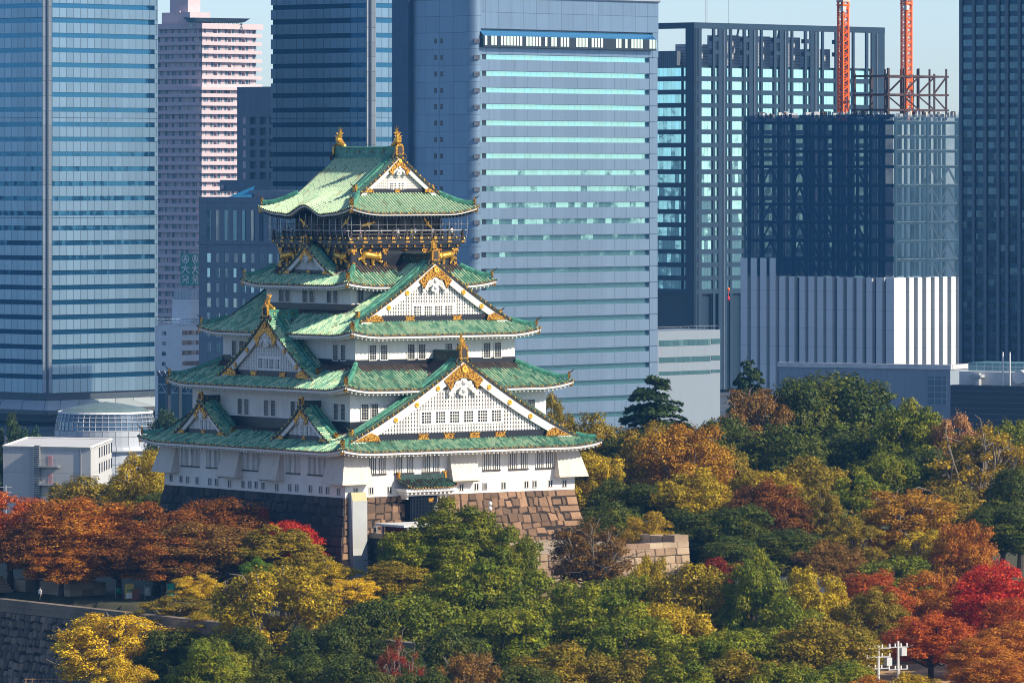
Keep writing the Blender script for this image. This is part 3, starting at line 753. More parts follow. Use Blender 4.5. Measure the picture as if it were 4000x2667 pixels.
# ---- stone base
random.seed(5)
def stone_face(mb, fn, U, Hh, rowh=(0.8, 1.15), wid=(0.75, 1.7), m=0, corner=None, raise_=0.09, seed=1, jit=0.12, gap=0.03):
    """fn(u,h)->point,normal ; u in [0,U], h from 0 (top) to Hh. Irregular coursed stones with joints"""
    R = random.Random(seed); h = 0.0; rows = []
    while h < Hh - 0.3:
        dh = R.uniform(*rowh); h2 = min(Hh, h + dh)
        if Hh - h2 < 0.5: h2 = Hh
        rows.append((h, h2)); h = h2
    for ri, (ha, hb) in enumerate(rows):
        u = 0.0; cuts = [0.0]
        if corner: cuts.append(corner[ri % 2])
        end = U - (corner[ri % 2] if corner else 0)
        u = cuts[-1]
        while u < end - 0.3:
            u = min(end, u + R.uniform(*wid))
            if end - u < 0.55: u = end
            cuts.append(u)
        if corner: cuts.append(U)
        for i in range(len(cuts) - 1):
            a, b = cuts[i], cuts[i + 1]; isC = corner and (i == 0 or i == len(cuts) - 2)
            j = 0.02 if isC else jit
            q = [(a + R.uniform(-j, j) * 0.5, ha + R.uniform(-j, j)), (b + R.uniform(-j, j) * .5, ha + R.uniform(-j, j)),
                 (b + R.uniform(-j, j) * .5, hb + R.uniform(-j, j)), (a + R.uniform(-j, j) * .5, hb + R.uniform(-j, j))]
            if ri == 0: q[0] = (q[0][0], ha); q[1] = (q[1][0], ha)
            cu = sum(p[0] for p in q) / 4; ch = sum(p[1] for p in q) / 4
            def shr(k): return [(cu + (p[0] - cu) * max(0.3, 1 - 2 * k / max(0.3, b - a)), ch + (p[1] - ch) * max(0.3, 1 - 2 * k / max(0.3, hb - ha))) for p in q]
            o1 = shr(gap); o2 = shr(gap + 0.09); rr = raise_ * R.uniform(0.5, 1.4)
            uv = (R.random() * (0.7 if not isC else 0.5) + (0.35 if isC else 0), R.random())
            A = [fn(x, y) for x, y in o1]; Bq = [fn(x, y) for x, y in o2]
            P1 = [p for p, n in A]; P2 = [p + n * rr for p, n in Bq]
            mb.face(P2, m, [uv] * 4)
            for k in range(4): mb.face([P1[k], P1[(k + 1) % 4], P2[(k + 1) % 4], P2[k]], m, [uv] * 4)

def batter(h): return 0.145 * h + 0.012 * h * h
def base_face(side, a, b, ztop, Hh, mats, name, seed, rowh, wid, corner, parent, bat=batter, jit=0.12):
    fr = frame(side); half = a if side in 'SN' else b; dist = b if side in 'SN' else a
    Ub = 2 * half
    def fn(u, h):
        k = (half + bat(h)) / half; s = (u - half) * k; sl = (bat(h + .1) - bat(h)) / .1
        n = (fr(0, 1, sl) - fr(0, 0, 0)).normalized()
        return fr(s, dist + bat(h), ztop - h), n
    m = MB(); stone_face(m, fn, Ub, Hh, rowh, wid, 0, corner, 0.12, seed, jit)
    P = [[fn(u, h)[0] for u in (0, Ub)] for h in np.linspace(0, Hh, 8)]
    m.grid(P, 1)
    return m.build(name, [mats, MT['joint']], parent)
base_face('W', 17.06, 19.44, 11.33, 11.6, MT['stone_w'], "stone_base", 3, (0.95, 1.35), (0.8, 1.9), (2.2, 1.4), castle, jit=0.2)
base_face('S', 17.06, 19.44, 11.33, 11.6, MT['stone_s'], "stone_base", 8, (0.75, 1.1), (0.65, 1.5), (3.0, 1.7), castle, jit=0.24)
base_face('E', 17.06, 19.44, 11.33, 11.6, MT['stone_s'], "stone_base", 9, (1.4, 1.9), (1.6, 3), (2.6, 1.5), castle)

# ---- top gallery: balcony, railing, protective wires, gold studs, tigers, cranes
gal = MB(); ga, gb = 8.55, 8.35
gal.box(-ga, -gb, 41.15, ga, gb, 41.62, 0); gal.box(-ga + .35, -gb + .35, 40.75, ga - .35, gb - .35, 41.14, 0)
G0 = gal.build("balcony", [MT['black']], castle)
rl = MB()
for side, L, D in (('S', ga, gb), ('W', gb, ga), ('E', gb, ga), ('N', ga, gb)):
    fr = frame(side)
    for z, h, w in ((42.78, 0.10, 0.12), (42.30, 0.16, 0.10), (41.72, 0.34, 0.14)):
        ext = 0.45 if z > 42.5 else 0.1
        rl.obox(fr(-L - ext, D - 0.2 - w / 2, z), fr(2 * L + 2 * ext, 0, 0), fr(0, w, 0), (0, 0, h), 1 if z > 42.6 else 0)
    n = 8
    for i in range(n + 1):
        x = -L + 0.15 + (2 * L - 0.3) * i / n
        rl.obox(fr(x - 0.12, D - 0.32, 41.62), fr(0.24, 0, 0), fr(0, 0.24, 0), (0, 0, 1.22), 0)
        rl.prism([(x + a, 41.9 + c) for a, c in gold_bow(0.5, 0.30)], fr, D - 0.12, D - 0.02, 2)
        rl.prism([(x + a, 41.45 + c) for a, c in gold_bow(0.7, 0.16)], fr, D + 0.0, D + 0.06, 2)
        if i < n: rl.ell(fr(x + (L - .15) / n, D - 0.1, 41.93), (0.12, 0.12, 0.12), 2, 6, 4)
rl.build("railing", [MT['timber'], MT['muntin'], MT['gold_plain']], G0)
wr = MB()
for side, L, D in (('S', ga, gb), ('W', gb, ga), ('E', gb, ga), ('N', ga, gb)):
    fr = frame(side); n = 13
    for i in range(n + 1):
        x = -L - 0.1 + (2 * L + 0.2) * i / n
        wr.tube([fr(x, D + q, z) for q, z in ((-0.15, 41.3), (0.12, 41.7), (0.32, 42.3), (0.40, 43.0), (0.38, 43.9), (0.30, 44.85))], 0.028, 4, 0)
    for z, q in ((43.55, 0.40),): wr.tube([fr(-L - .4, D + q, z), fr(L + .4, D + q, z)], 0.026, 4, 0)
wr.build("safety_wires", MT['wire'], G0)
for side, L, D in (('S', 7.94, 7.71), ('W', 7.71, 7.94), ('E', 7.71, 7.94)):
    fr = frame(side)
    for i in range(13):
        x = -L + 0.25 + (2 * L - 0.5) * i / 12
        gs = MB(); gs.obox(fr(x - 0.14, D + 0.32, 40.80), fr(0.28, 0, 0), fr(0, 0.1, 0), (0, 0, 0.28), 0); gs.build("gold_stud", MT['gold'], w5)
    for x in (-L + 0.35, -L / 3 - .3, L / 3 + .3, L - 0.35):
        for z in (40.05, 38.85):
            sg = 1 if z > 39 else -1; zz = 40.45 if z > 39 else 38.45
            gs = MB(); gs.prism([(x + a, zz + c) for a, c in gold_bow(1.0, 0.42)], fr, D + 0.03, D + 0.12, 0)
            gs.prism([(x - 0.2, z + 0.2 * sg), (x - 0.2, z - 0.22 * sg), (x, z - 0.06 * sg), (x + 0.2, z - 0.22 * sg), (x + 0.2, z + 0.2 * sg)], fr, D + 0.02, D + 0.10, 0); gs.build("corner_fitting", MT['gold'], w5)
    for x in (-L * 0.66, 0, L * 0.66):
        for z in (40.45, 38.45): gs = MB(); gs.ell(fr(x, D + 0.06, z), (0.36, 0.36, 0.16), 0, 8, 4); gs.build("gold_knob", MT['gold'], w5)
pil = MB()
for side, L, D in (('S', 7.94, 7.71), ('W', 7.71, 7.94), ('E', 7.71, 7.94)):
    fr = frame(side)
    for x in (-L + 0.33, -L / 3 - .3, L / 3 + .3, L - 0.33): pil.obox(fr(x - 0.3, D - 0.1, 38.2), fr(0.6, 0, 0), fr(0, 0.12, 0), (0, 0, 2.9))
    for z, h in ((40.3, 0.42), (38.2, 0.35)): pil.obox(fr(-L, D - 0.1, z), fr(2 * L, 0, 0), fr(0, 0.10, 0), (0, 0, h))
pil.build("pillars", MT['black'], w5)
def tiger(side, dist, px, py, flip, sc=1.0):
    """gilt relief of a prowling tiger, head turned to the viewer"""
    s = s_on(side, dist, px); z = z_on(side, dist, px, py); fr = frame(side); m = MB(); g = -1 if flip else 1
    P = lambda a, b, o=0.12: fr(s + g * a * sc, dist + o, z + b * sc)
    out = fr(0, 1, 0) - fr(0, 0, 0)
    def limb(pts, r):
        m.sweep([P(a, b, o) for a, b, o in pts], [(math.cos(t) * r[0], math.sin(t) * r[0]) for t in [k * math.pi / 4 for k in range(8)]], 0, up=out, scale=[1.3 * q / r[0] for q in r])
    limb([(-0.95, 0.15, .1), (-0.75, 0.22, .14), (-0.35, 0.20, .16), (0.1, 0.12, .18), (0.5, 0.05, .22), (0.72, 0.0, .24)], [0.16, 0.33, 0.34, 0.33, 0.38, 0.26])
    limb([(-0.75, 0.1, .1), (-0.95, -0.25, .1), (-0.75, -0.5, .1), (-0.72, -0.68, .12), (-0.55, -0.72, .14)], [0.28, 0.2, 0.14, 0.11, 0.1])
    limb([(-0.85, 0.05, .08), (-1.15, -0.2, .06), (-1.35, -0.15, .06), (-1.4, -0.32, .06)], [0.22, 0.15, 0.12, 0.1])
    limb([(0.35, 0.0, .14), (0.28, -0.4, .14), (0.22, -0.72, .14), (0.36, -0.78, .16)], [0.26, 0.18, 0.13, 0.12])
    limb([(0.6, -0.1, .12), (0.95, -0.35, .12), (1.25, -0.52, .1), (1.4, -0.45, .1)], [0.24, 0.17, 0.13, 0.11])
    limb([(-0.95, 0.2, .06), (-1.15, 0.4, .06), (-1.2, 0.68, .06), (-1.05, 0.82, .06), (-0.85, 0.78, .06)], [0.08, 0.075, 0.075, 0.07, 0.05])
    m.ell(P(0.86, 0.06, .26), (0.36 * sc, 0.36 * sc, 0.40 * sc), 0, 10, 8)
    m.ell(P(0.90, -0.10, .52), (0.19 * sc, 0.19 * sc, 0.16 * sc), 0, 8, 6)
    for a in (-0.2, 0.2): m.ell(P(0.86 + a * 1.2, 0.40, .24), (0.1 * sc,) * 3, 0, 6, 4)
    m.build("golden_tiger", MT['gold_plain'], w5, smooth=True)
tiger('W', 7.94, 1133, 1002, True, 1.15); tiger('W', 7.94, 1333, 1004, False, 1.15)
tiger('S', 7.71, 1445, 1004, False, 1.25); tiger('S', 7.71, 1738, 1002, True, 1.15)
def crane(side, dist, px, py, tilt):
    s = s_on(side, dist, px); z = z_on(side, dist, px, py); fr = frame(side); m = MB()
    ct, st = math.cos(tilt), math.sin(tilt)
    pts = [(-1.15, 0.0), (-0.75, 0.28), (-0.2, 0.16), (0.0, 0.42), (0.12, 0.14), (0.75, 0.2), (1.1, -0.05), (0.7, -0.02), (0.2, -0.12), (0.0, -0.5), (-0.15, -0.1), (-0.7, 0.02)]
    m.prism([(s + a * ct - b * st, z + a * st + b * ct) for a, b in pts], fr, dist + 0.02, dist + 0.1)
    m.build("golden_crane", MT['gold_plain'], w6)
crane('S', 6.51, 1438, 878, 0.25); crane('S', 6.51, 1668, 873, -0.8); crane('W', 6.15, 1190, 875, -0.5); crane('W', 6.15, 1355, 868, 0.7)
fl = MB()
for side, L, D in (('S', 6.15, 6.51), ('W', 6.51, 6.15), ('E', 6.51, 6.15)):
    fr = frame(side)
    for i in range(7):
        x = -L + 2 * L * i / 6; fl.obox(fr(x - 0.16, D - 0.02, 41.6), fr(0.32, 0, 0), fr(0, 0.12, 0), (0, 0, 3.6), 0)
    for x in (-L * .5, L * .16, L * .5): fl.obox(fr(x - 0.8, D - 0.02, 42.3), fr(1.6, 0, 0), fr(0, 0.05, 0), (0, 0, 2.2), 1)
fl.build("wall_panels", [MT['timber'], plain("dim_panel", (0.10, 0.095, 0.09), 0.6)], w6)

# ---- white duct rising beside the corner on the south face, entrance roof, door
dk = MB(); fr = frame('S')
s0, s1 = s_on('S', 20.2, 1375), s_on('S', 20.2, 1432)
prof = [(19.3, 12.0), (20.0, 12.0), (20.35, 11.0), (21.6, 5.5), (23.3, -0.4), (22.4, -0.4), (20.7, 5.5), (19.2, 10.6)]
ls = lambda z: -1.75 * max(0.0, (11.0 - z) / 11.4)
poly0 = [fr(s0 + ls(z), o, z) for o, z in prof]; poly1 = [fr(s1 + ls(z) * 1.05, o, z) for o, z in prof]
dk.face(poly0); dk.face(poly1[::-1])
for k in range(8):
    j = (k + 1) % 8; dk.face([poly0[k], poly0[j], poly1[j], poly1[k]], 1 if k == 1 else 0)
dk.build("white_duct", [plain("duct_white", (0.28, 0.30, 0.32), 0.5, var=0.06), plain("duct_yellowed", (0.36, 0.33, 0.15), 0.5, var=0.1)], castle)
er = MB(); c0, c1 = s_on('S', 21.0, 1569), s_on('S', 21.0, 1772); cm = (c0 + c1) / 2; hl = (c1 - c0) / 2
zE = z_on('S', 21.9, 1670, 1905); zR = z_on('S', 19.9, 1670, 1868)
P = []; U = []; n = int(2 * hl / PITCH)
for i in range(n):
    for fx, hh in RIB:
        x = cm - hl + (i + fx) * 2 * hl / n; row = []; ur = []
        for j in range(6):
            t = j / 5; q = max(0, (abs(x - cm) - hl + 1.6) / 1.6) ** 2 * 0.35 * (1 - t)
            row.append(fr(x, 22.1 - 2.3 * t, zE + (zR - zE) * (0.8 * t + 0.2 * t * t) + q + hh)); ur.append((i + fx, -t * 5))
        P.append(row); U.append(ur)
er.grid(P, 0, U)
er.sweep([fr(cm - hl + 0.3, 19.75, zR + .05), fr(cm + hl - 0.3, 19.75, zR + .05)], [(-.2, -.2), (-.2, .5), (.2, .5), (.2, -.2)], 1)
for sg in (-1, 1): er.obox(fr(cm + sg * (hl - 0.4) - .15, 19.5, zR), fr(0.3, 0, 0), fr(0, 0.5, 0), (0, 0, 0.85), 2)
for i in range(n):
    x = cm - hl + (i + .5) * 2 * hl / n; c = fr(x, 22.12, zE + max(0, (abs(x - cm) - hl + 1.6) / 1.6) ** 2 * .35 + 0.02)
    er.face([c + Vector((0.13 * math.cos(k), 0, 0.13 * math.sin(k))) for k in [k * math.pi / 3 for k in range(6)]], 2)
er.obox(fr(cm - hl + 0.15, 19.4, zE - 0.45), fr(2 * hl - 0.3, 0, 0), fr(0, 2.4, 0), (0, 0, 0.36), 3)
er.obox(fr(cm - hl + 0.6, 19.4, zE - 0.95), fr(2 * hl - 1.2, 0, 0), fr(0, 1.7, 0), (0, 0, 0.49), 3)
for i in range(12):
    x = cm - hl + 0.5 + (2 * hl - 1) * i / 11; er.obox(fr(x - .12, 19.4, zE - 0.75), fr(0.24, 0, 0), fr(0, 2.2, 0), (0, 0, 0.28), 3)
for i in range(9):
    x = cm - hl + 1.0 + (2 * hl - 2) * i / 8; er.obox(fr(x - .14, 19.4, zE - 1.35), fr(0.28, 0, 0), fr(0, 1.4, 0), (0, 0, 0.39), 3)
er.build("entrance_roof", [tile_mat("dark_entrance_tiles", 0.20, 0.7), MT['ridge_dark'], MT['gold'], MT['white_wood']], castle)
dr = MB(); d0, d1 = s_on('S', 20.6, 1602), s_on('S', 20.6, 1692)
dr.obox(fr(d0 - .3, 20.0, 7.2), fr(d1 - d0 + .6, 0, 0), fr(0, 1.0, 0), (0, 0, 4.4), 0)
for i in range(9):
    x = d0 + (d1 - d0) * i / 8; dr.obox(fr(x - .05, 21.0, 7.4), fr(0.1, 0, 0), fr(0, 0.06, 0), (0, 0, 3.8), 1)
for z in np.arange(7.8, 11.2, 0.45): dr.obox(fr(d0, 21.0, z), fr(d1 - d0, 0, 0), fr(0, 0.05, 0), (0, 0, 0.09), 1)
dr.obox(fr(d1 - 1.0, 21.05, 10.6), fr(0.7, 0, 0), fr(0, 0.05, 0), (0, 0, 0.5), 2)
dr.build("entrance_door", [plain("door_painted_shade", (0.004, 0.007, 0.014), 0.9, spec=0.1), plain("door_lattice", (0.010, 0.016, 0.028), 0.9, spec=0.1), MT['gold']], castle)  # shade of entrance roof and recess is put into door and lattice colours
# ================================================================== THE HIGH-RISE DISTRICT BEHIND
def panel_mat(name, col, pu, pv, metal=0.0, rough=0.5, lw=0.09, line=(0.02, 0.025, 0.035), var=0.10, streak=0.15, vert=True):
    k = NT(name); u, v, _ = k.sep(k.uv())
    a = k.math('DIVIDE', u, pu); b = k.math('DIVIDE', v, pv)
    wn = k.n("TexWhiteNoise", {"Vector": k.comb(k.math('FLOOR', a), k.math('FLOOR', b))}, noise_dimensions='2D').outputs[0]
    c = k.ramp(wn, [(0, tuple(q * (1 - var) for q in col)), (1, tuple(min(1, q * (1 + var)) for q in col))])
    st = k.noise(k.comb(k.math('MULTIPLY', u, 1.3), k.math('MULTIPLY', v, 0.08)), 1.0, 4)
    c = k.mix(k.math('MULTIPLY', k.ramp(st, [(0.48, (0, 0, 0)), (0.75, (1, 1, 1))]), streak), c, tuple(q * 0.55 for q in col))
    lu = k.math('LESS_THAN', k.math('FRACT', a), lw / pu); lv = k.math('LESS_THAN', k.math('FRACT', b), lw / pv)
    l = k.math('MAXIMUM', lu, lv) if vert else lv
    c = k.mix(k.math('MULTIPLY', l, 0.85), c, line)
    k.set(Base_Color=c, Metallic=metal, Roughness=rough); return k.mat
def glass_mat(name, tint, pu, metal=0.8, rough=0.06, tilt=0.035, lw=0.07, line=(0.01, 0.015, 0.025), blinds=0.0, wave=0.02, pv=200.0):
    k = NT(name); u, v, _ = k.sep(k.uv())
    a = k.math('DIVIDE', u, pu); cell = k.comb(k.math('FLOOR', a), k.math('FLOOR', k.math('DIVIDE', v, pv)), 0)
    geo = k.n("NewGeometry"); ob = k.n("ObjectInfo")
    wn = k.n("TexWhiteNoise", {"Vector": cell, "W": ob.outputs["Random"]}, noise_dimensions='4D')
    off = k.n("VectorMath", {0: wn.outputs[1], 1: (0.5, 0.5, 0.5)}, operation='SUBTRACT').outputs[0]
    off = k.n("VectorMath", {0: off, 3: tilt}, operation='SCALE').outputs[0]
    w2 = k.n("TexNoise", {"Vector": k.coord(), "Scale": 0.55, "Detail": 2.0}).outputs[1]
    w2 = k.n("VectorMath", {0: w2, 1: (0.5, 0.5, 0.5)}, operation='SUBTRACT').outputs[0]
    w2 = k.n("VectorMath", {0: w2, 3: wave}, operation='SCALE').outputs[0]
    nn = k.n("VectorMath", {0: geo.outputs["Normal"], 1: off}, operation='ADD').outputs[0]
    nn = k.n("VectorMath", {0: nn, 1: w2}, operation='ADD').outputs[0]
    nn = k.n("VectorMath", {0: nn}, operation='NORMALIZE').outputs[0]
    k.t.links.new(nn, k.b.inputs["Normal"])
    l = k.math('LESS_THAN', k.math('FRACT', a), lw / pu)
    bl = k.math('LESS_THAN', wn.outputs[0], blinds)
    c = k.mix(k.math('MULTIPLY', bl, 0.55), tint, (0.62, 0.62, 0.60)); c = k.mix(l, c, line)
    mt = k.math('MULTIPLY', k.math('SUBTRACT', 1.0, l), k.math('SUBTRACT', metal, k.math('MULTIPLY', bl, metal * 0.6)))
    k.set(Base_Color=c, Metallic=mt, Roughness=rough); return k.mat

ANG = math.radians(47.5)
class Tower:
    """local frame: near corner at the origin, right face along +x, left face along +y"""
    def __init__(s, name, label, xc, Y0, ang=ANG, cat="skyscraper"):
        s.xc, s.Y0, s.ang = xc, Y0, ang; s.X0 = (xc - 2000) / F_PX * Y0
        s.e = empty(name, (s.X0, Y0, 0), ang, label, cat); s.c, s.s = math.cos(ang), math.sin(ang)
    def tR(s, p): k = (p - 2000) / F_PX; return (k * s.Y0 - s.X0) / (s.c - k * s.s)
    def tL(s, p): k = (p - 2000) / F_PX; return (k * s.Y0 - s.X0) / (-s.s - k * s.c)
    def z(s, py): return CAM_Z - (py - HOR) * s.Y0 / F_PX
    def zR(s, px, py): return CAM_Z - (py - HOR) * (s.Y0 + s.s * s.tR(px)) / F_PX
    def zL(s, px, py): return CAM_Z - (py - HOR) * (s.Y0 + s.c * s.tL(px)) / F_PX
    def add(s, mb, name, mats, **k): return mb.build(name, mats, s.e, **k)
GB = -16.0                                                        # ground level of the business district

# ---------------------------------------------------------------- twin towers
def twin(label, xc, Y0, pl, pr0, pr1, wl, wr0, wr1, y0, per, n, ybase):
    t = Tower("office_tower", label, xc, Y0); spm = panel_mat("twin_spandrel", (0.25, 0.38, 0.49), 2.55, 50, 0.8, 0.36, 0.14)
    gm = glass_mat("twin_glass", (0.020, 0.12, 0.25), 1.27, 0.75, 0.05, 0.012)
    LL = t.tL(pl); LR = t.tR(pr1); ch = 1.7; zt = t.z(y0 - 3 * per); zb = t.z(ybase)
    core = MB(); core.ubox((0.6, 0.6, GB), (LR - 0.8, 0, 0), (0, LL - 0.8, 0), (0, 0, zt - GB)); t.add(core, "core", plain("twin_core", (0.05, 0.07, 0.10), 0.5))
    fl = (per) * Y0 / F_PX; wh = 19.0 * Y0 / F_PX
    for k in range(-3, n):
        zt_w = t.z(y0 + per * k); zb_w = zt_w - wh; zn = zb_w - (fl - wh)
        if k == n - 1: zn = zb
        sp = MB()
        poly = [(ch, 0), (LR, 0), (LR, 0.5), (ch, 0.5)]
        sp.ubox((ch, 0, zn), (LR - ch, 0, 0), (0, 0.55, 0), (0, 0, zb_w - zn), 0, 0, k * 7)
        sp.ubox((0, LL, zn), (0, -(LL - ch), 0), (0.55, 0, 0), (0, 0, zb_w - zn), 0, 3, k * 7)
        t.add(sp, "spandrel", spm)
        w = MB(); a, b = t.tR(wr0), t.tR(wr1); w.ubox((a, 0.28, zb_w), (b - a, 0, 0), (0, 0.3, 0), (0, 0, wh), 0, 0, 0); t.add(w, "window_band", gm)
        w = MB(); a = t.tL(wl); w.ubox((0.28, LL - 0.5, zb_w), (0, -(LL - a - 0.5), 0), (0.3, 0, 0), (0, 0, wh), 0, 0, 0); t.add(w, "window_band", gm)
        e_ = MB(); e_.ubox((b + 0.02, 0.05, zb_w), (LR - b - 0.02, 0, 0), (0, 0.5, 0), (0, 0, wh)); t.add(e_, "end_pier", spm)
    cp = MB(); cp.face([(ch + .02, -0.05, zb), (-0.05, ch + .02, zb), (-0.05, ch + .02, zt), (ch + .02, -0.05, zt)], 0, [(0, 0), (2.4, 0), (2.4, zt - zb), (0, zt - zb)])
    cp.ubox((ch, -0.05, zb), (t.tR(wr0) - ch - 0.02, 0, 0), (0, 0.7, 0), (0, 0, zt - zb)); cp.ubox((-0.05, t.tL(wl) - 0.02, zb), (0, -(t.tL(wl) - ch - .02), 0), (0.7, 0, 0), (0, 0, zt - zb))
    t.add(cp, "corner_pier", panel_mat("twin_pier", (0.38, 0.43, 0.47), 60, 3.92, 0.3, 0.4, 0.10))
    # dark recess and flared skirt roof at the foot
    ft = MB(); ft.ubox((1.2, 1.2, GB), (LR - 2, 0, 0), (0, LL - 2, 0), (0, 0, zb - GB - 0.02)); t.add(ft, "recessed_foot", MT['t_dark'])
    sk = MB(); z1, z0 = t.z(ybase + 28), t.z(ybase + 62); o = 5.5
    P = [[(LR + 4, -0.5, z1), (LR + 4 + o, -o - .5, z0)], [(0, -0.5, z1), (-o, -o - 0.5, z0)], [(-0.5, 0, z1), (-o - 0.5, -o + .5, z0)], [(-0.5, LL, z1), (-o - .5, LL, z0)]]
    for i in range(3):
        a, b = P[i], P[i + 1]; sk.face([a[0], a[1], b[1], b[0]], 0, [(0, 0), (0, 4), (20, 4), (20, 0)]); sk.face([a[1], (a[1][0], a[1][1], z0 - 1.2), (b[1][0], b[1][1], z0 - 1.2), b[1]], 0)
    t.add(sk, "skirt_roof", panel_mat("skirt_metal", (0.42, 0.47, 0.50), 3.0, 60, 0.2, 0.5))
    return t
MT['t_dark'] = plain("dark_facade", (0.02, 0.03, 0.045), 0.4)
twA = twin("grey blue office tower with window bands filling the left side behind the dome", 185, 1600, -330, 200, 617, 166, 203, 603, 11.5, 58.06, 26, 1536)
twB = twin("grey blue office tower with a bright narrow sunlit side behind the castle roof ridge", 1448, 1628, 1058, 1466, 1740, 1434, 1468, 1700, 12.0, 58.1, 18, 1536)

# ---------------------------------------------------------------- central granite tower with turquoise window rows
tm = Tower("office_tower", "broad granite office tower with turquoise window rows right of the castle roof", 1850, 1480)
gran = panel_mat("granite_cladding", (0.195, 0.29, 0.405), 4.62, 4.03, 0.65, 0.42, 0.10, (0.06, 0.08, 0.12), 0.06, 0.30)
gran2 = panel_mat("granite_spandrel", (0.205, 0.29, 0.395), 4.62, 60, 0.65, 0.42, 0.10, (0.06, 0.08, 0.12), 0.06, 0.35)
turq = glass_mat("turquoise_glass", (0.29, 0.60, 0.66), 2.31, 0.9, 0.04, 0.012, 0.05, (0.06, 0.16, 0.18), 0.0, 0.012)
LL, LR = tm.tL(1585), tm.tR(2572); z_top = tm.zR(2400, -2); r_ = 2.6
c = MB(); c.ubox((r_ - 0.3, LL, GB), (0, -(LL - r_), 0), (20, 0, 0), (0, 0, z_top - GB), 0, 0, 0.8)
c.ubox((r_ - 0.3 + 1.6, 1.2, GB), (LR - r_ - 1.4, 0, 0), (0, 30, 0), (0, 0, z_top - GB - 0.05), 0)
n = 10; P = [[], []]; U = [[], []]
for i in range(n + 1):                                             # rounded corner
    g = math.pi / 2 * i / n
    q = (r_ - r_ * math.cos(g) , r_ - r_ * math.sin(g)); q = (q[0] - 0.3, q[1] - 0.3)
    for j, z in enumerate((GB, z_top)): P[j].append((q[0], q[1], z)); U[j].append((1 + i * 0.35, z + 0.8 - GB))
c.grid(P, 0, U); tm.add(c, "body", gran)
c = MB(); c.ubox((-9.0 + 10, LL + 0.05, GB), (30, 0, 0), (0, 5.6, 0), (0, 0, z_top - GB)); tm.add(c, "set_back_wing", panel_mat("granite_dark", (0.05, 0.11, 0.19), 4.62, 4.03, 0, 0.6, 0.1, (0.05, 0.06, 0.1)))
x0 = tm.tR(1872); xw = tm.tR(2536); per = 64.55; wh = 19.5 * 1480 / F_PX; fl = per * 1480 / F_PX
dk_ = plain("dark_pane_blue", (0.008, 0.02, 0.04), 0.15)
lou = panel_mat("louver", (0.10, 0.12, 0.16), 9, 0.3, 0, 0.6, 0.12)
for k in range(-1, 23):
    zt_w = tm.z(212.5 + per * k); zb_w = zt_w - wh; zn = zb_w - (fl - wh)
    if k >= 0:
        w = MB(); w.ubox((x0, 0.75, zb_w), (1.65, 0, 0), (0, 0.5, 0), (0, 0, wh)); w.ubox((x0 + 3.3, 0.75, zb_w), (xw - x0 - 3.3, 0, 0), (0, 0.5, 0), (0, 0, wh), 0, 2.31 * 3)
        w.ubox((x0 + 1.67, 0.80, zb_w), (1.61, 0, 0), (0, 0.4, 0), (0, 0, wh), 1); tm.add(w, "window_band", [turq, dk_])
        s_ = MB(); s_.ubox((x0 + 0.9, 0, zn), (xw - x0 - 0.9, 0, 0), (0, 1.0, 0), (0, 0, fl - wh), 0, 2.0)
        nn = 8
        R_ = [[(x0 + 0.9 - 0.9 * math.sin(math.pi / 2 * i / nn), 0.9 - 0.9 * math.cos(math.pi / 2 * i / nn), z) for i in range(nn + 1)] for z in (zn, zn + fl - wh)]
        s_.grid(R_, 0, [[(1 + i * .2, 1) for i in range(nn + 1)]] * 2); s_.face([(x0, 0.9, zn + fl - wh)] + [p for p in R_[1]][::-1], 0)
        tm.add(s_, "spandrel", gran2)
        e_ = MB(); e_.ubox((xw + 0.02, -0.05, zn), (LR - xw - 0.4 if k % 1 == 0 else 1, 0, 0), (0, 1.0, 0), (0, 0, fl - 0.08)); tm.add(e_, "end_pier", gran2)
    for a, b in ((1671, 1681), (1695, 1704)):
        sa, sb = tm.tL(a), tm.tL(b); w = MB(); w.obox((r_ - 0.36, sb, zb_w), (0.12, 0, 0), (0, sa - sb, 0), (0, 0, wh), 0); tm.add(w, "slot_window", MT['t_glass'] if 't_glass' in MT else dk_)
    l_ = MB(); l_.ubox((0.15, 0.05, zb_w - 0.1), (1.3, -0.75 + 0.0, 0), (0.2, 0.3, 0), (0, 0, wh * 0.9), 0); tm.add(l_, "louver", lou)
# blank band, awning gallery and roof roll
s_ = MB(); za, zb = tm.z(185), tm.z(212.5); s_.ubox((x0, 0, zb + 0.02), (xw - x0 + 1.2, 0, 0), (0, 1.0, 0), (0, 0, za - zb), 0, 2)
s_.ubox((x0 - 0.4, 0.0, tm.z(112)), (LR - x0 + 0.4, 0, 0), (0, 1.3, 0), (0, 0, z_top - tm.z(112)), 0, 2); s_.ubox((xw + 1.25, 0, tm.z(212)), (LR - xw - 1.3, 0, 0), (0, 1, 0), (0, 0, tm.z(112) - tm.z(212) - .02)); tm.add(s_, "upper_cladding", gran)
aw = MB(); z0, z1, z2 = tm.z(184), tm.z(140), tm.z(117); o = 1.6
aw.ubox((x0, -o, z0), (xw - x0 + 0.9, 0, 0), (0, 2.5, 0), (0, 0, z1 - z0), 0)
aw.face([(x0, -o, z1), (xw + .9, -o, z1), (xw + .9, 0.1, z2), (x0, 0.1, z2)], 1, [(0, 0), (xw - x0, 0), (xw - x0, 1), (0, 1)])
aw.face([(x0, -o, z1), (x0, 0.1, z2), (x0, 0.1, z1)], 2); aw.face([(xw + .9, -o, z1), (xw + .9, 0.1, z1), (xw + .9, 0.1, z2)], 2)
kk = NT("gallery_windows"); u, v, _ = kk.sep(kk.uv()); a = kk.math('DIVIDE', u, 1.15)
wn = kk.n("TexWhiteNoise", {"W": kk.math('FLOOR', a)}, noise_dimensions='1D').outputs[0]
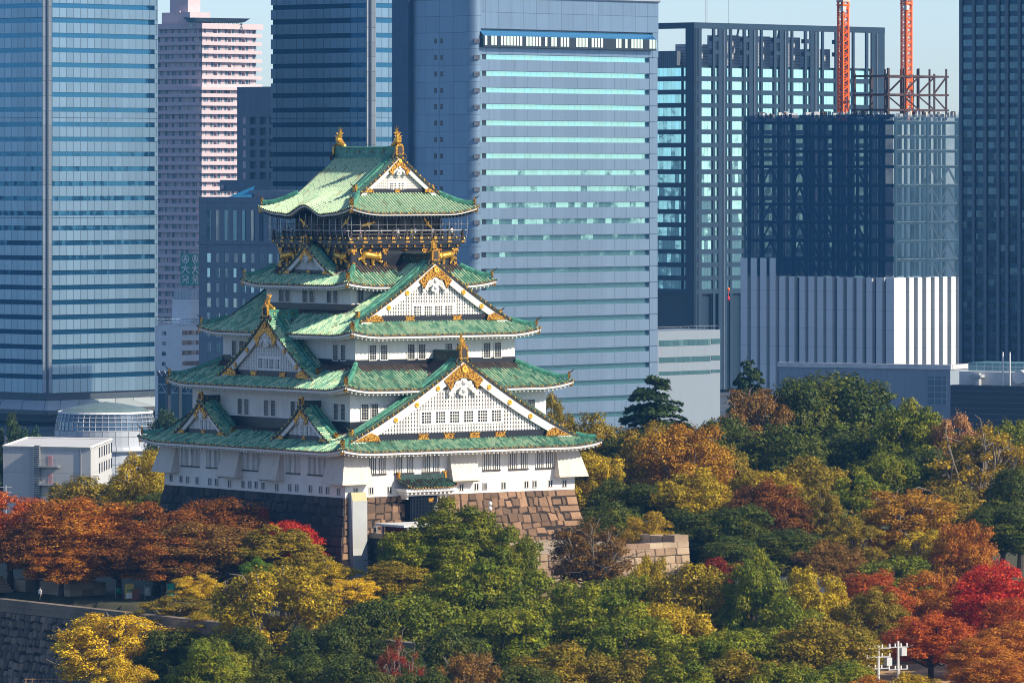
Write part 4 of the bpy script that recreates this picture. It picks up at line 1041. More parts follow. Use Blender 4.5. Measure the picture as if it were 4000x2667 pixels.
m_ = kk.math('MULTIPLY', kk.math('GREATER_THAN', kk.math('FRACT', a), 0.32), kk.math('GREATER_THAN', wn, 0.28))
m_ = kk.math('MULTIPLY', m_, kk.math('GREATER_THAN', v, 0.5)); kk.set(Base_Color=kk.mix(m_, (0.015, 0.025, 0.035), (0.62, 0.78, 0.72)), Roughness=0.3)
tm.add(aw, "glazed_gallery", [kk.mat, glass_mat("awning_glass", (0.10, 0.40, 0.70), 1.15, 0.8, 0.1, 0.02, 0.12), dk_])
rr = MB(); rr.tube([(x0 - 1, -0.2, z_top), (LR, -0.2, z_top)], 0.6, 8); rr.tube([(r_ - .4, 2, z_top), (r_ - .4, LL, z_top)], 0.6, 8); tm.add(rr, "roof_rail", plain("roof_metal", (0.35, 0.4, 0.48), 0.4, 0.3))

# low annex at its foot
ta = Tower("office_annex", "low pale grey annex with three strip windows at the foot of the granite tower", 2568, 1537, cat="building")
zt = ta.zR(2813, 1287); LRa = ta.tR(2813); b_ = MB(); b_.ubox((0, 0, GB), (LRa, 0, 0), (0, 14, 0), (0, 0, zt - GB)); ta.add(b_, "wall", panel_mat("annex_wall", (0.20, 0.245, 0.30), 30, 40, 0, 0.6))
for y0, y1 in ((1326, 1349), (1392, 1413), (1447, 1462)):
    w = MB(); za, zb = ta.zR(2700, y0), ta.zR(2700, y1); w.ubox((0.5, -0.06, zb), (ta.tR(2775) - .5, 0, 0), (0, 0.3, 0), (0, 0, za - zb)); w.ubox((ta.tR(2778), -0.06, zb + .2), (LRa - ta.tR(2778), 0, 0), (0, 0.3, 0), (0, 0, za - zb - .2)); ta.add(w, "window_band", glass_mat("annex_glass", (0.14, 0.30, 0.33), 1.9, 0.7, 0.1))
rl_ = MB(); rl_.tube([(0, 0.6, zt + 1.0), (LRa - .3, 0.6, zt + 1.0)], 0.07, 4)
for i in range(8): rl_.tube([(LRa * i / 8 + .5, 0.6, zt), (LRa * i / 8 + .5, 0.6, zt + 1.0)], 0.06, 4)
ta.add(rl_, "roof_railing", MT['wire'])

# ---------------------------------------------------------------- dark frame tower (grid of columns, open top)
tg = Tower("office_tower", "dark steel grid office tower with open rooftop frame behind the orange cranes", 2712, 1830)
frm = panel_mat("grid_frame", (0.012, 0.036, 0.068), 30, 4.0, 0.1, 0.5, 0.08); MT["col_grey"] = plain("column_grey", (0.085, 0.11, 0.15), 0.5); frd = plain("grid_dark", (0.008, 0.024, 0.045), 0.4)
gg = glass_mat("grid_glass", (0.42, 0.80, 0.88), 1.6, 0.92, 0.05, 0.02, 0.08)
LLg, LRg = tg.tL(2500), tg.tR(3456); zT = tg.z(88); zO = tg.z(255); perg = 52.0; flg = perg * 1830 / F_PX
Z4 = lambda z: z / 1.568 + 2500
cols = []
base_cols = [(330, 345), (358, 383), (442, 463), (478, 536), (550, 574)]
k = MB()
def gx(zp): return tg.tR(Z4(zp))
openings = []
off = 190.0
for i in range(7):
    for a, b in ((383, 442), (463, 478), (536, 550)):
        openings.append((a - (5 if b - a > 30 else 1) + off * i - i * 2.5, b + (5 if b - a > 30 else 3) + off * i - i * 2.5))
openings = [(345, 358)] + [o for o in openings if o[1] < 1490]
edges = [0.0]
for a, b in openings: edges += [gx(a), gx(b)]
edges.append(LRg)
for i in range(0, len(edges) - 1, 2):
    if edges[i + 1] - edges[i] > 0.05: k.ubox((edges[i], 0, GB), (edges[i + 1] - edges[i], 0, 0), (0, 0.5, 0), (0, 0, zT - GB - .5))
k.ubox((0, -0.05, zT - 1.8), (LRg + .05, 0, 0), (0, 1.7, 0), (0, 0, 1.8))
k.ubox((-0.05, LLg, zT - 1.8), (0, -LLg, 0), (1.7, 0, 0), (0, 0, 1.8))
nfl = 17
for f_ in range(nfl):                                              # spandrel beams
    zz = tg.z(265 + 33 + perg * f_); k.ubox((0.1, 0.06, zz - (flg - 2.55)), (LRg - .2, 0, 0), (0, 0.5, 0), (0, 0, flg - 2.55)); k.ubox((0.06, LLg, zz - (flg - 2.6)), (0, -LLg + .2, 0), (1.5, 0, 0), (0, 0, flg - 2.6))
for f_ in range(2): zz = tg.z(160 + 50 * f_); [k.ubox((edges[i], 0.05, zz), (0.01 + min(4.2, LRg - edges[i]), 0, 0), (0, 1.4, 0), (0, 0, 1.3)) for i in range(4, len(edges) - 4, 6)]
k.ubox((-.02, 3.5, GB), (0, -3.5, 0), (1.5, 0, 0), (0, 0, zT - GB)); tg.add(k, "frame", frm)
for i in range(7):
    for a, b in ((508, 514),):
        q0, q1 = gx(a + off * i - i * 2.5), gx(b + off * i - i * 2.5)
        if q1 < LRg: w = MB(); w.ubox((q0, -0.3, GB), (q1 - q0, 0, 0), (0, 0.5, 0), (0, 0, zT - GB - 2)); tg.add(w, "column", MT["col_grey"])
w = MB(); w.ubox((1.4, 1.2, GB), (LRg - 1.8, 0, 0), (0, LLg - 2, 0), (0, 0, zO - GB)); tg.add(w, "core", frd)
narrow = []
for f_ in range(nfl):
    zz = tg.z(265 + perg * f_)
    for face in 'RL':
        w = MB()
        if face == 'R':
            for a, b in openings:
                w = MB(); w.ubox((gx(a), 0.42, zz - 2.6), (gx(b) - gx(a), 0, 0), (0, 0.28, 0), (0, 0, 2.6))
                if b - a > 30 and f_ < 14: tg.add(w, "window", gg)
                else: narrow.append(w)
            continue
        else: w.ubox((0.9, LLg - .5, zz - 2.6), (0, -(LLg - 6.5), 0), (0.3, 0, 0), (0, 0, 2.6)); w.ubox((0.9, 5.0, zz - 2.6), (0, -1.2, 0), (0.3, 0, 0), (0, 0, 2.6))
        tg.add(w, "window_row", gg)
nw_ = MB()
for q in narrow:
    b0 = len(nw_.v); nw_.v += q.v; nw_.f += [tuple(i + b0 for i in f) for f in q.f]; nw_.m += q.m; nw_.uv += q.uv; nw_.sh += q.sh; nw_.has = True
tg.add(nw_, "narrow_window", gg, kind="stuff")
pl = panel_mat("plant_louver", (0.45, 0.47, 0.50), 40, 0.9, 0, 0.6, 0.25, (0.2, 0.22, 0.25))
for i, (a, b, y0, y1) in enumerate([(385, 470, 270, 366), (580, 660, 215, 372), (770, 848, 222, 372), (957, 1032, 228, 376), (1145, 1215, 300, 372)]):
    w = MB(); w.ubox((gx(a), 5.0, zO - 1), (gx(b) - gx(a) + 2, 0, 0), (0, 6, 0), (0, 0, tg.zR(Z4(a), y0 / 1.568) - zO + 1)); tg.add(w, "plant_box", pl)
w = MB(); w.ubox((1.0, LLg - 6, zO - 1), (0, -(LLg - 14), 0), (2, 0, 0), (0, 0, tg.z(185) - zO)); tg.add(w, "plant_screen", panel_mat("plant_screen", (0.10, 0.13, 0.17), 0.8, 60, 0, .6, .2))
for a in (390, 620, 870): w = MB(); w.tube([(gx(a), 3, zT - 9), (gx(a) + 2.5, 3, zT - 1)], 0.35, 5); tg.add(w, "brace", pl)
an = MB(); q = tg.tR(2845); an.tube([(q, 9, zT), (q, 9, zT + 12)], 0.09, 5); an.tube([(q + .6, 9, zT), (q + .6, 9, zT + 12)], 0.09, 5); tg.add(an, "antenna_mast", MT['wire'])

# ---------------------------------------------------------------- building under construction with white fins
tc = Tower("construction_building", "half built steel framed tower wrapped in dark netting above white vertical fins", 3490, 1400, cat="construction site")
LLc, LRc = tc.tL(2912), tc.tR(3850); zN = tc.z(458)
Z5x = lambda z: z / 1.568 + 2500; Z5y = lambda z: z / 1.568 + 800
steel = plain("dark_steel", (0.018, 0.045, 0.080), 0.6, var=0.3); white_fin = panel_mat("white_fin", (0.70, 0.72, 0.74), 50, 4.35, 0.0, 0.45, 0.06, (0.3, 0.33, 0.36), 0.03, 0.05)
bck = glass_mat("fin_glass", (0.05, 0.11, 0.16), 2.2, 0.6, 0.1)
zF = tc.z(1085); zB = GB
w = MB(); w.ubox((0.5, 0.5, zB), (LRc - 1, 0, 0), (0, LLc - 1, 0), (0, 0, zF - zB - .3)); w.ubox((0.5, tc.tL(Z5x(850)), zF - .2), (10, 0, 0), (0, LLc - .5 - tc.tL(Z5x(850)), 0), (0, 0, tc.z(1012) - zF)); tc.add(w, "glazed_core", bck)
for a, b in [(628, 668), (690, 727), (748, 785), (806, 842), (865, 900), (923, 957), (988, 1022), (1043, 1078), (1098, 1133), (1153, 1190), (1218, 1253), (1278, 1313), (1338, 1373), (1398, 1432), (1458, 1494), (1518, 1553)]:
    sa, sb = tc.tL(Z5x(a)), tc.tL(Z5x(b)); top = tc.zL(Z5x(a), Z5y(325)) if a < 850 else zF
    if b > 1550: sb = 0.02
    w = MB(); w.ubox((-0.75, sa, zB), (0, sb - sa, 0), (1.3, 0, 0), (0, 0, top - zB), 0, 0, 1.0); tc.add(w, "white_fin", white_fin)
for a, b in [(1557, 1612), (1634, 1662), (1686, 1713), (1738, 1765), (1789, 1816), (1840, 1867), (1891, 1918), (1942, 1970), (1994, 2020)]:
    sa, sb = tc.tR(Z5x(a)), tc.tR(Z5x(b))
    if a == 1557: sa = -0.72
    w = MB(); w.ubox((sa, -0.75, zB), (sb - sa, 0, 0), (0, 1.3, 0), (0, 0, zF - zB), 0, 0, 1.0); tc.add(w, "white_fin", white_fin)
# steel frame storeys
levels = [tc.z(y) for y in (1085, 1014, 941, 868, 797, 722, 648, 587, 530, 474)]
lx = [tc.tL(Z5x(z)) for z in (1555, 1460, 1370, 1270, 1175, 1090, 1010, 930, 840, 740, 660)]; rx = [tc.tR(Z5x(z)) for z in (1640, 1745, 1845, 1950, 2060)]
def beam(mb, a, b, r=0.22, m=0): mb.tube([a, b], r * 1.25, 4, m)
cm_ = MB()
for s in lx:
    for d in (0.3, 12.0, 24.0): cm_.box(d, s - .3, zF, d + .6, s + .3, zN, 0)
for s in rx:
    for d in (0.3, 12.0): cm_.box(s - .3, d, zF, s + .3, d + .6, zN, 0)
tc.add(cm_, "steel_column", steel, kind="stuff")
for i, z in enumerate(levels[1:]):
    f = MB()
    for d in (0.3, 12, 24): f.box(d, 0.3, z - .55, d + .5, LLc - 1, z - .05)
    for d in (0.3, 12.0): f.box(0.3, d, z - .55, LRc - 1, d + .5, z - .05)
    f.box(1, 1, z - .05, LRc - 1, LLc - 1, z + 0.12) if i < 7 else f.box(8, 1, z - .05, LRc - 1, LLc * .5, z + .12)
    tc.add(f, "floor_deck", steel)
    e_ = MB(); e_.box(-0.02, 0.2, z - .05, 0.25, LLc - .5, z + .16); e_.box(0.2, -0.02, z - .05, LRc - .5, 0.25, z + .16); tc.add(e_, "edge_strip", plain("edge_pale", (0.20, 0.24, 0.28), 0.6, var=0.9, scale=0.8))
br = plain("brace_steel", (0.10, 0.13, 0.17), 0.6)
for li in range(6):
    z0, z1 = levels[li], levels[li + 1]
    for (i, j) in ((2, 3), (3, 4), (4, 5), (5, 6), (6, 7), (8, 9)):
        if (li + i) % 3 == 0 and li > 3: continue
        a, b = lx[i], lx[j]; mid = (a + b) / 2; f = MB(); beam(f, (0.5, a, z0), (0.5, mid, z1 - .5)); beam(f, (0.5, b, z0), (0.5, mid, z1 - .5)); tc.add(f, "brace", br)
    for (i, j) in ((1, 2), (2, 3)):
        a, b = rx[i], rx[j]; mid = (a + b) / 2; f = MB(); beam(f, (a, 0.5, z0), (mid, 0.5, z1 - .5)); beam(f, (b, 0.5, z0), (mid, 0.5, z1 - .5)); tc.add(f, "brace", br)
nk = NT("netting"); tr = nk.n("BsdfTransparent"); df = nk.n("BsdfDiffuse", {"Color": (0.032, 0.10, 0.19, 1)})
nz = nk.noise(nk.coord(), 0.25, 4); mx = nk.n("MixShader", {0: nk.ramp(nz, [(0.3, (.50, .50, .50)), (0.75, (.72, .72, .72))]), 1: tr.outputs[0], 2: df.outputs[0]}); nk.t.links.new(mx.outputs[0], nk.out.inputs[0])
nk2 = NT("netting_sheer"); tr = nk2.n("BsdfTransparent"); df = nk2.n("BsdfDiffuse", {"Color": (0.06, 0.13, 0.21, 1)})
nz = nk2.noise(nk2.coord(), 0.25, 4); mx = nk2.n("MixShader", {0: nk2.ramp(nz, [(0.3, (.18, .18, .18)), (0.75, (.38, .38, .38))]), 1: tr.outputs[0], 2: df.outputs[0]}); nk2.t.links.new(mx.outputs[0], nk2.out.inputs[0])
nb = MB(); nb.box(-0.5, -0.3, zF + .1, -0.46, LLc, zN + 0.6); tc.add(nb, "safety_net", nk.mat)
nb = MB(); nb.box(-0.4, -0.5, zF + .1, LRc, -0.46, zN + 0.6); tc.add(nb, "safety_net", nk2.mat)
rust = plain("rusty_steel", (0.060, 0.032, 0.030), 0.7, var=0.4)
up = MB(); zU = tc.z(292); ax = [LRc * q for q in (0.05, 0.22, 0.38, 0.55, 0.68)]
for x in ax + [2.0]:
    for y in (3, 8, 13): up.box(x, y, zN - .5, x + .35, y + .35, zU + (1.6 if (int(x) + y) % 3 else 0.4))
for z in (zU, tc.z(365), tc.z(425)):
    for y in (3, 8, 13): up.box(1.5, y, z - .45, ax[-1] + 1, y + .35, z)
    for x in ax: up.box(x, 3, z - .45, x + .35, 13.4, z)
tc.add(up, "core_frame", rust)
for k_ in range(5):
    f = MB(); x0_, x1_ = (ax[k_ % 4], ax[k_ % 4 + 1]); beam(f, (x0_, 3.2, tc.z(365)), (x1_, 3.2, zU - .5), 0.18); beam(f, (x1_, 3.2, tc.z(425)), (x0_, 3.2, tc.z(365) - .5), 0.18); tc.add(f, "core_brace", rust)
R_ = random.Random(4); cl = MB()
for i in range(120):                                                # clutter and guard rails on the top deck
    y = R_.uniform(0.3, LLc - 1); h = R_.uniform(0.4, 1.5); cl.box(0.1 + R_.random() * 3, y, zN, 0.2 + R_.random() * 3.4, y + R_.uniform(.08, .8), zN + h, R_.choice((0, 0, 1, 2)))
    if i % 2: x = R_.uniform(0.3, LRc - 1); cl.box(x, 0.1, zN, x + R_.uniform(.08, .8), 0.9, zN + h, R_.choice((0, 1, 2)))
tc.add(cl, "deck_clutter", [plain("galvanised", (0.42, 0.45, 0.5), 0.5), rust, plain("pale_sheet", (0.55, 0.55, 0.5), 0.6)], kind="stuff")

# ---------------------------------------------------------------- orange tower cranes on the building site
orange = plain("crane_orange", (0.90, 0.16, 0.002), 0.45, var=0.08)
def crane_mast(label, px0, px1, Y, ztop, cab, hook=False):
    X = ((px0 + px1) / 2 - 2000) / F_PX * Y; w = (px1 - px0) / F_PX * Y / 1.42 / 2
    e = empty("tower_crane", (X, Y, zN - 1.0), math.radians(42), label, "crane"); H = ztop - zN + 1.0
    m = MB(); r = 0.17
    for sx in (-1, 1):
        for sy in (-1, 1): m.box(sx * w - r, sy * w - r, 0, sx * w + r, sy * w + r, H)
    m.build("mast", orange, e)
    n = int(H / (2.1 * w)); l = MB()
    for i in range(n):
        z0, z1 = H * i / n, H * (i + 1) / n; zm = (z0 + z1) / 2
        for a, b in (((-w, -w), (w, -w)), ((w, -w), (w, w)), ((w, w), (-w, w)), ((-w, w), (-w, -w))):
            mid = ((a[0] + b[0]) / 2, (a[1] + b[1]) / 2)
            l.tube([(a[0], a[1], z0), (b[0], b[1], zm)], 0.13, 4); l.tube([(b[0], b[1], zm), (a[0], a[1], z1)], 0.13, 4)
            l.tube([(a[0], a[1], zm), (b[0], b[1], zm)], 0.09, 4); l.tube([(a[0], a[1], z1), (b[0], b[1], zm)], 0.09, 4)
    l.build("lattice", orange, e)
    ld = MB(); ld.box(-w + .35, -.2, 0, -w + .55, .25, H); ld.box(-w * .2, w - .5, 0, w * .4, w - .4, H); ld.build("ladder", plain("crane_red", (0.45, 0.05, 0.02), 0.6), e)
    c_ = MB(); q = w * 1.3; c_.box(-q, -q, H - cab, q, q, H - cab + 0.35, 0); c_.box(-q * 1.05, -q * 1.05, H - cab + 0.9, q * 1.05, q * 1.05, H - cab + 1.2, 1)
    c_.box(-q * .9, -q * .9, H - cab + 1.2, q * .9, q * .9, H - cab + 2.4, 0); c_.box(-q * 1.2, -q * 1.2, H - cab - 1.4, -q * .4, -q * .4, H - cab - .2, 1); c_.build("climbing_collar", [orange, plain("crane_grey", (0.5, 0.5, 0.48), 0.5)], e)
    cb = MB(); cb.tube([(w + .5, w * .5, 0), (w + .9, w * .5, H)], 0.05, 4); cb.build("cable", steel, e)
    j = MB()
    for sy in (-.5, .5): j.tube([(0, sy, H), (14, sy, H + 24)], 0.16, 4)
    for i in range(9): j.tube([(14 * i / 9, -.5, H + 24 * i / 9), (14 * (i + 1) / 9, .5, H + 24 * (i + 1) / 9)], 0.08, 4)
    j.build("jib", orange, e)
    return e
crane_mast("orange lattice tower crane mast in front of the dark grid tower", 3273, 3314, 1422, 93, 4.2)
crane_mast("orange lattice tower crane mast rising against open sky beside rusty steel", 3521, 3561, 1418, 92, 3.0)
hk = empty("crane_hook", (at(2846, 1130, 1380)), 0, "orange crane hook block with a red ball hanging before the dark grid tower", "crane hook")
m = MB(); m.ell((0, 0, 0), (0.32, 0.25, 0.45), 0, 8, 6); m.tube([(0, 0, .4), (0, 0, 80)], 0.03, 4, 2); m.build("hook_block", [orange, orange, steel], hk)
m = MB(); m.tube([(0, 0, -.4), (0, 0, -2.1)], 0.05, 4, 0); m.ell((0, 0, -2.1), (0.3, 0.3, 0.55), 0, 8, 6); m.build("red_ball", plain("red_paint", (0.75, 0.03, 0.05), 0.5), hk)

# ---------------------------------------------------------------- dark blue tower at the right edge
td = Tower("glass_tower", "dark blue glass tower with vertical ribs along the right edge", 4130, 1250)
LLd = td.tL(3745); zt = td.z(-160); w = MB(); w.ubox((0.4, LLd, GB), (0, -LLd + .4, 0), (22, 0, 0), (0, 0, zt - GB)); td.add(w, "curtain_wall", panel_mat("dark_curtain", (0.010, 0.055, 0.115), 2.0, 4.0, 0.4, 0.3, 0.35, (0.03, 0.07, 0.12), 0.2, 0.0))
for i, zx in enumerate((1962, 2040, 2112, 2190, 2245, 2320, 2395)):
    s = td.tL(zx / 1.568 + 2500); w = MB(); w.ubox((0.0, s + .35, GB), (0, -.7, 0), (0.5, 0, 0), (0, 0, zt - GB), 0); td.add(w, "vertical_rib", plain("rib_blue", (0.09, 0.14, 0.20), 0.5))
dgl = glass_mat("dark_tower_glass", (0.045, 0.10, 0.16), 1.4, 0.8, 0.08, 0.02)
for f_ in range(36):
    z = td.z(40 + 45 * f_); w = MB(); w.ubox((0.3, LLd - .6, z), (0, -LLd + 1, 0), (0.2, 0, 0), (0, 0, 1.35), 0, 0, 0); td.add(w, "window_band", dgl)

# ---------------------------------------------------------------- pink residential tower
tp = Tower("apartment_tower", "tall pink apartment tower with white balconies and rooftop helipad", 788, 2100, cat="apartment block")
pink = panel_mat("pink_wall", (0.52, 0.40, 0.43), 3.0, 2.93, 0, 0.7, 0.10, (0.3, 0.22, 0.25), 0.05, 0.05); pw = plain("balcony_white", (0.56, 0.455, 0.485), 0.7, var=0.06)
kk = NT("flat_windows"); u, v, _ = kk.sep(kk.uv()); a = kk.math('DIVIDE', u, 3.4); fr_ = kk.math('FRACT', a)
wn = kk.n("TexWhiteNoise", {"Vector": kk.comb(kk.math('FLOOR', kk.math('MULTIPLY', a, 2)), 0), "W": kk.n("ObjectInfo").outputs["Random"]}, noise_dimensions='4D').outputs[0]
m1 = kk.math('MULTIPLY', kk.math('GREATER_THAN', fr_, 0.22), kk.math('LESS_THAN', fr_, 0.62)); m2 = kk.math('MULTIPLY', kk.math('GREATER_THAN', fr_, 0.70), kk.math('LESS_THAN', fr_, 0.88))
mm = kk.math('MAXIMUM', m1, kk.math('MULTIPLY', m2, kk.math('GREATER_THAN', wn, 0.4)))
kk.set(Base_Color=kk.mix(mm, (0.50, 0.39, 0.42), kk.ramp(wn, [(0, (0.03, 0.07, 0.11)), (0.75, (0.07, 0.16, 0.22)), (0.8, (0.5, 0.5, 0.5))])), Roughness=0.35); flatw = kk.mat
LLp, LRp = tp.tL(560), tp.tR(1052); zsp = tp.z(345); flp = 2.93
def flats(x0, y0, x1, y1, za, zb_, nmax):
    w = MB(); w.ubox((x0, y0, zb_), (x1 - x0, 0, 0), (0, y1 - y0, 0), (0, 0, za - zb_)); tp.add(w, "wall", pink)
    z = za - flp; i = 0
    while z > zb_ and i < nmax:
        w = MB(); w.ubox((x0, y0 - 0.06, z + 1.05), (x1 - x0, 0, 0), (0, 0.05, 0), (0, 0, flp - 1.25)); w.ubox((x0 - .06, y1, z + 1.05), (0, -(y1 - y0), 0), (0.05, 0, 0), (0, 0, flp - 1.25)); tp.add(w, "window_row", flatw)
        b = MB(); o = 1.5
        b.obox((x0 - o, y0 - o, z), (x1 - x0 + 2 * o, 0, 0), (0, .18, 0), (0, 0, 1.1)); b.obox((x0 - o, y0 - o + .2, z), (0, y1 - y0 + o, 0), (.18, 0, 0), (0, 0, 1.1)); b.obox((x0 - o, y0 - o, z - .18), (x1 - x0 + 2 * o, 0, 0), (0, o + .1, 0), (0, 0, .175)); b.obox((x0 - o, y0 + .2, z - .18), (o + .1, 0, 0), (0, y1 - y0, 0), (0, 0, .175))
        for q in range(int((x1 - x0) / 6.8)): b.box(x0 + 6.8 * q + 6, y0 - o + .2, z, x0 + 6.8 * q + 6.15, y0, z + 2.2)
        tp.add(b, "balcony", pw); z -= flp; i += 1
flats(0, 0, LRp, LLp, zsp, tp.z(1300), 30)
ux0 = 3.2; ux1 = tp.tR(1024)
flats(ux0, 3.0, ux1, LLp, tp.z(108), zsp + .05, 8)
w = MB(); w.obox((-1.8, -1.8, zsp - .6), (LRp + 3.6, 0, 0), (0, LLp, 0), (0, 0, 1.0)); w.obox((ux0 - 1.8, 1.2, tp.z(112)), (ux1 - ux0 + 3.6, 0, 0), (0, LLp - 3, 0), (0, 0, 1.9)); tp.add(w, "roof_parapet", pw)
hp = MB(); zh = tp.z(84); c0, c1 = tp.tR(860), tp.tR(1010)
hp.face([(c0 - 14, 4, zh + 1.3), (c1 - 6, -2, zh + 1.3), (c1 + 1, 8, zh + 1.3), (c0 + 6, 24, zh + 1.3)]); q = [(c0 - 11, 5, zh), (c1 - 7, 0, zh), (c1 - 2, 8, zh), (c0 + 6, 21, zh)]; p4 = [(c0 - 14, 4, zh + 1.3), (c1 - 6, -2, zh + 1.3), (c1 + 1, 8, zh + 1.3), (c0 + 6, 24, zh + 1.3)]
for i in range(4): hp.face([q[i], q[(i + 1) % 4], p4[(i + 1) % 4], p4[i]])
hp.face(q)
tp.add(hp, "helipad", plain("helipad_teal", (0.03, 0.10, 0.15), 0.5))
tr_ = MB(); zr = tp.z(110)
for i in range(14):
    t_ = i / 13; x = c0 - 10 + (c1 + 2 - c0) * t_; y = 5 - 4 * t_; tr_.tube([(x, y, zr), (x + 1.2, y + .3, zh)], 0.12, 4); tr_.tube([(x + 1.2, y, zr), (x, y + .3, zh)], 0.12, 4)
tp.add(tr_, "helipad_truss", plain("truss_teal", (0.05, 0.14, 0.18), 0.5))
st = MB(); xA = tp.tL(700); st.box(ux0 + 2, xA, tp.z(112), ux0 + 12, xA + 14, tp.z(45)); st.box(ux0 + 4, xA + 3, tp.z(45), ux0 + 10, xA + 12, tp.z(-30)); st.box(ux0 + 1, xA - 4, tp.z(112), ux0 + 8, xA, tp.z(75)); tp.add(st, "stair_tower", pw)
for zz in (90, 55, 15): w = MB(); w.box(ux0 + 1.9 + (2 if zz < 45 else 0), xA + 5, tp.z(zz), ux0 + 2.4 + (2 if zz < 45 else 0), xA + 7.5, tp.z(zz - 16)); tp.add(w, "stair_window", flatw)

# ---------------------------------------------------------------- grey blocks behind the castle on the left
grey = panel_mat("grey_concrete_panels", (0.15, 0.20, 0.255), 2.6, 7.4, 0, 0.75, 0.10, (0.10, 0.11, 0.13), 0.05, 0.1)
th = Tower("office_block", "slim grey block pierced by a grid of square openings left of the rear tower", 1140, 1750, cat="building")
LLh = th.tL(926); zt = th.z(338); w = MB(); w.ubox((1.2, LLh, GB), (0, -LLh, 0), (14, 0, 0), (0, 0, zt - GB)); th.add(w, "wall", grey)
Z1 = lambda z: z / 1.742
fr_m = MB(); holes = [(1699, 1742), (1765, 1808), (1831, 1874), (1897, 1940), (1963, 2006), (2029, 2060)]; hy = [(795 + 75.5 * i, 845 + 75.5 * i) for i in range(6)]
xs = [th.tL(1640 / 1.742), th.tL(1650 / 1.742)]
ed = [LLh] + [q for a, b in holes for q in (th.tL(Z1(a)), th.tL(Z1(b)))] + [0]
for i in range(0, len(ed), 2): fr_m.ubox((0, ed[i], GB), (0, ed[i + 1] - ed[i], 0), (1.18, 0, 0), (0, 0, zt - GB))
ys = [th.z(Z1(y)) for p in hy for y in p]
zz = [zt] + ys + [GB]
for i in range(0, len(zz), 2): fr_m.ubox((0.04, LLh - .1, zz[i + 1]), (0, -LLh + .2, 0), (1.1, 0, 0), (0, 0, zz[i] - zz[i + 1]))
th.add(fr_m, "pierced_screen", grey)
for a, b in hy: w = MB(); w.obox((-0.05, th.tL(960), th.z(Z1(b))), (0, th.tL(949) - th.tL(960), 0), (0.2, 0, 0), (0, 0, th.z(Z1(a)) - th.z(Z1(b)))); th.add(w, "bright_opening", pw)
w = MB(); z1 = th.z(704); z2 = th.z(748); w.ubox((-9, th.tL(945), z2), (0, -th.tL(945) - 6, 0), (9.0, 0, 0), (0, 0, z1 - z2)); th.add(w, "plant_room", grey)
w = MB(); w.ell((-9.4, th.tL(958), th.z(732)), (0.3, 0.75, 0.75), 0, 8, 6); th.add(w, "satellite_dish", pw)
tk = Tower("office_block", "grey panelled block with tall slot windows left of the castle top storeys", 1180, 1290, cat="building")
LLk = tk.tL(777); zt = tk.z(771); w = MB(); w.ubox((0, LLk, GB), (0, -LLk, 0), (30, 0, 0), (0, 0, zt - GB)); tk.add(w, "wall", grey)
w = MB(); w.ubox((4, tk.tL(920), zt), (0, -tk.tL(920) + 4, 0), (12, 0, 0), (0, 0, tk.z(745) - zt)); tk.add(w, "roof_block", grey)
w = MB(); q = tk.tL(905); w.face([(3, q + 4, zt), (3, q - 3, zt), (6, q - 1, zt + 2.4)]); w.face([(3, q + 4, zt), (6, q - 1, zt + 2.4), (10, q + 4, zt)]); tk.add(w, "skylight", plain("skylight_blue", (0.03, 0.22, 0.42), 0.3))
gk = glass_mat("block_glass", (0.07, 0.15, 0.22), 0.9, 0.8, 0.08, 0.05, .08, blinds=0.25); gkb = glass_mat("block_glass_pale", (0.26, 0.42, 0.50), 0.9, 0.8, 0.08, 0.06, .06, blinds=0.3)
Z2 = lambda z: z / 1.651
for i in range(11):
    a = 1335 + 56.5 * i; w = MB(); s0, s1 = tk.tL(Z2(a)), tk.tL(Z2(a + 25)); z0, z1 = tk.z(800 + Z2(235)), tk.z(800 + Z2(38)); w.ubox((-0.05, s0, z0), (0, s1 - s0, 0), (0.3, 0, 0), (0, 0, z1 - z0)); tk.add(w, "slot_window", gk)
    for j in range(7):
        y = 320 + 97.5 * j; w = MB(); s0, s1 = tk.tL(Z2(a + 2)), tk.tL(Z2(a + 27)); z1 = tk.z(800 + Z2(y)); z0 = tk.z(800 + Z2(y + 58)); w.ubox((-0.05, s0, z0), (0, s1 - s0, 0), (0.3, 0, 0), (0, 0, z1 - z0)); tk.add(w, "window", gkb)
w = MB(); zz = tk.z(800 + Z2(262)); w.ubox((-0.25, LLk + .1, zz), (0, -LLk, 0), (0.24, 0, 0), (0, 0, 0.5)); tk.add(w, "cornice", grey)

# ---------------------------------------------------------------- white office with the green rooftop sign
ts = Tower("office_building", "white office building with brown strip windows under the green rooftop sign", 705, 1560, cat="building")
wm = plain("white_render", (0.74, 0.76, 0.78), 0.6, var=0.05); LLs, LRs = ts.tL(606), ts.tR(850)
Yz = lambda z: 800 + z / 1.651; Xz = lambda z: z / 1.651
zt = ts.z(Yz(782)); w = MB(); xA = ts.tR(Xz(1146)); sA = ts.tL(Xz(1146))
ts2_o = 0
w.ubox((0, 0, GB), (LRs, 0, 0), (0, LLs, 0), (0, 0, ts.z(Yz(780)) - GB)); ts.add(w, "wall", wm)
for y in (808, 872, 937, 1005):
    w = MB(); z1, z0 = ts.zR(740, Yz(y + 2)), ts.zR(740, Yz(y + 30)); w.ubox((ts.tR(712), -0.06, z0), (LRs - ts.tR(712), 0, 0), (0, .3, 0), (0, 0, z1 - z0)); ts.add(w, "window_band", glass_mat("brown_windows", (0.16, 0.12, 0.10), 0.8, 0.4, 0.2, 0.05, .08, blinds=0.25))
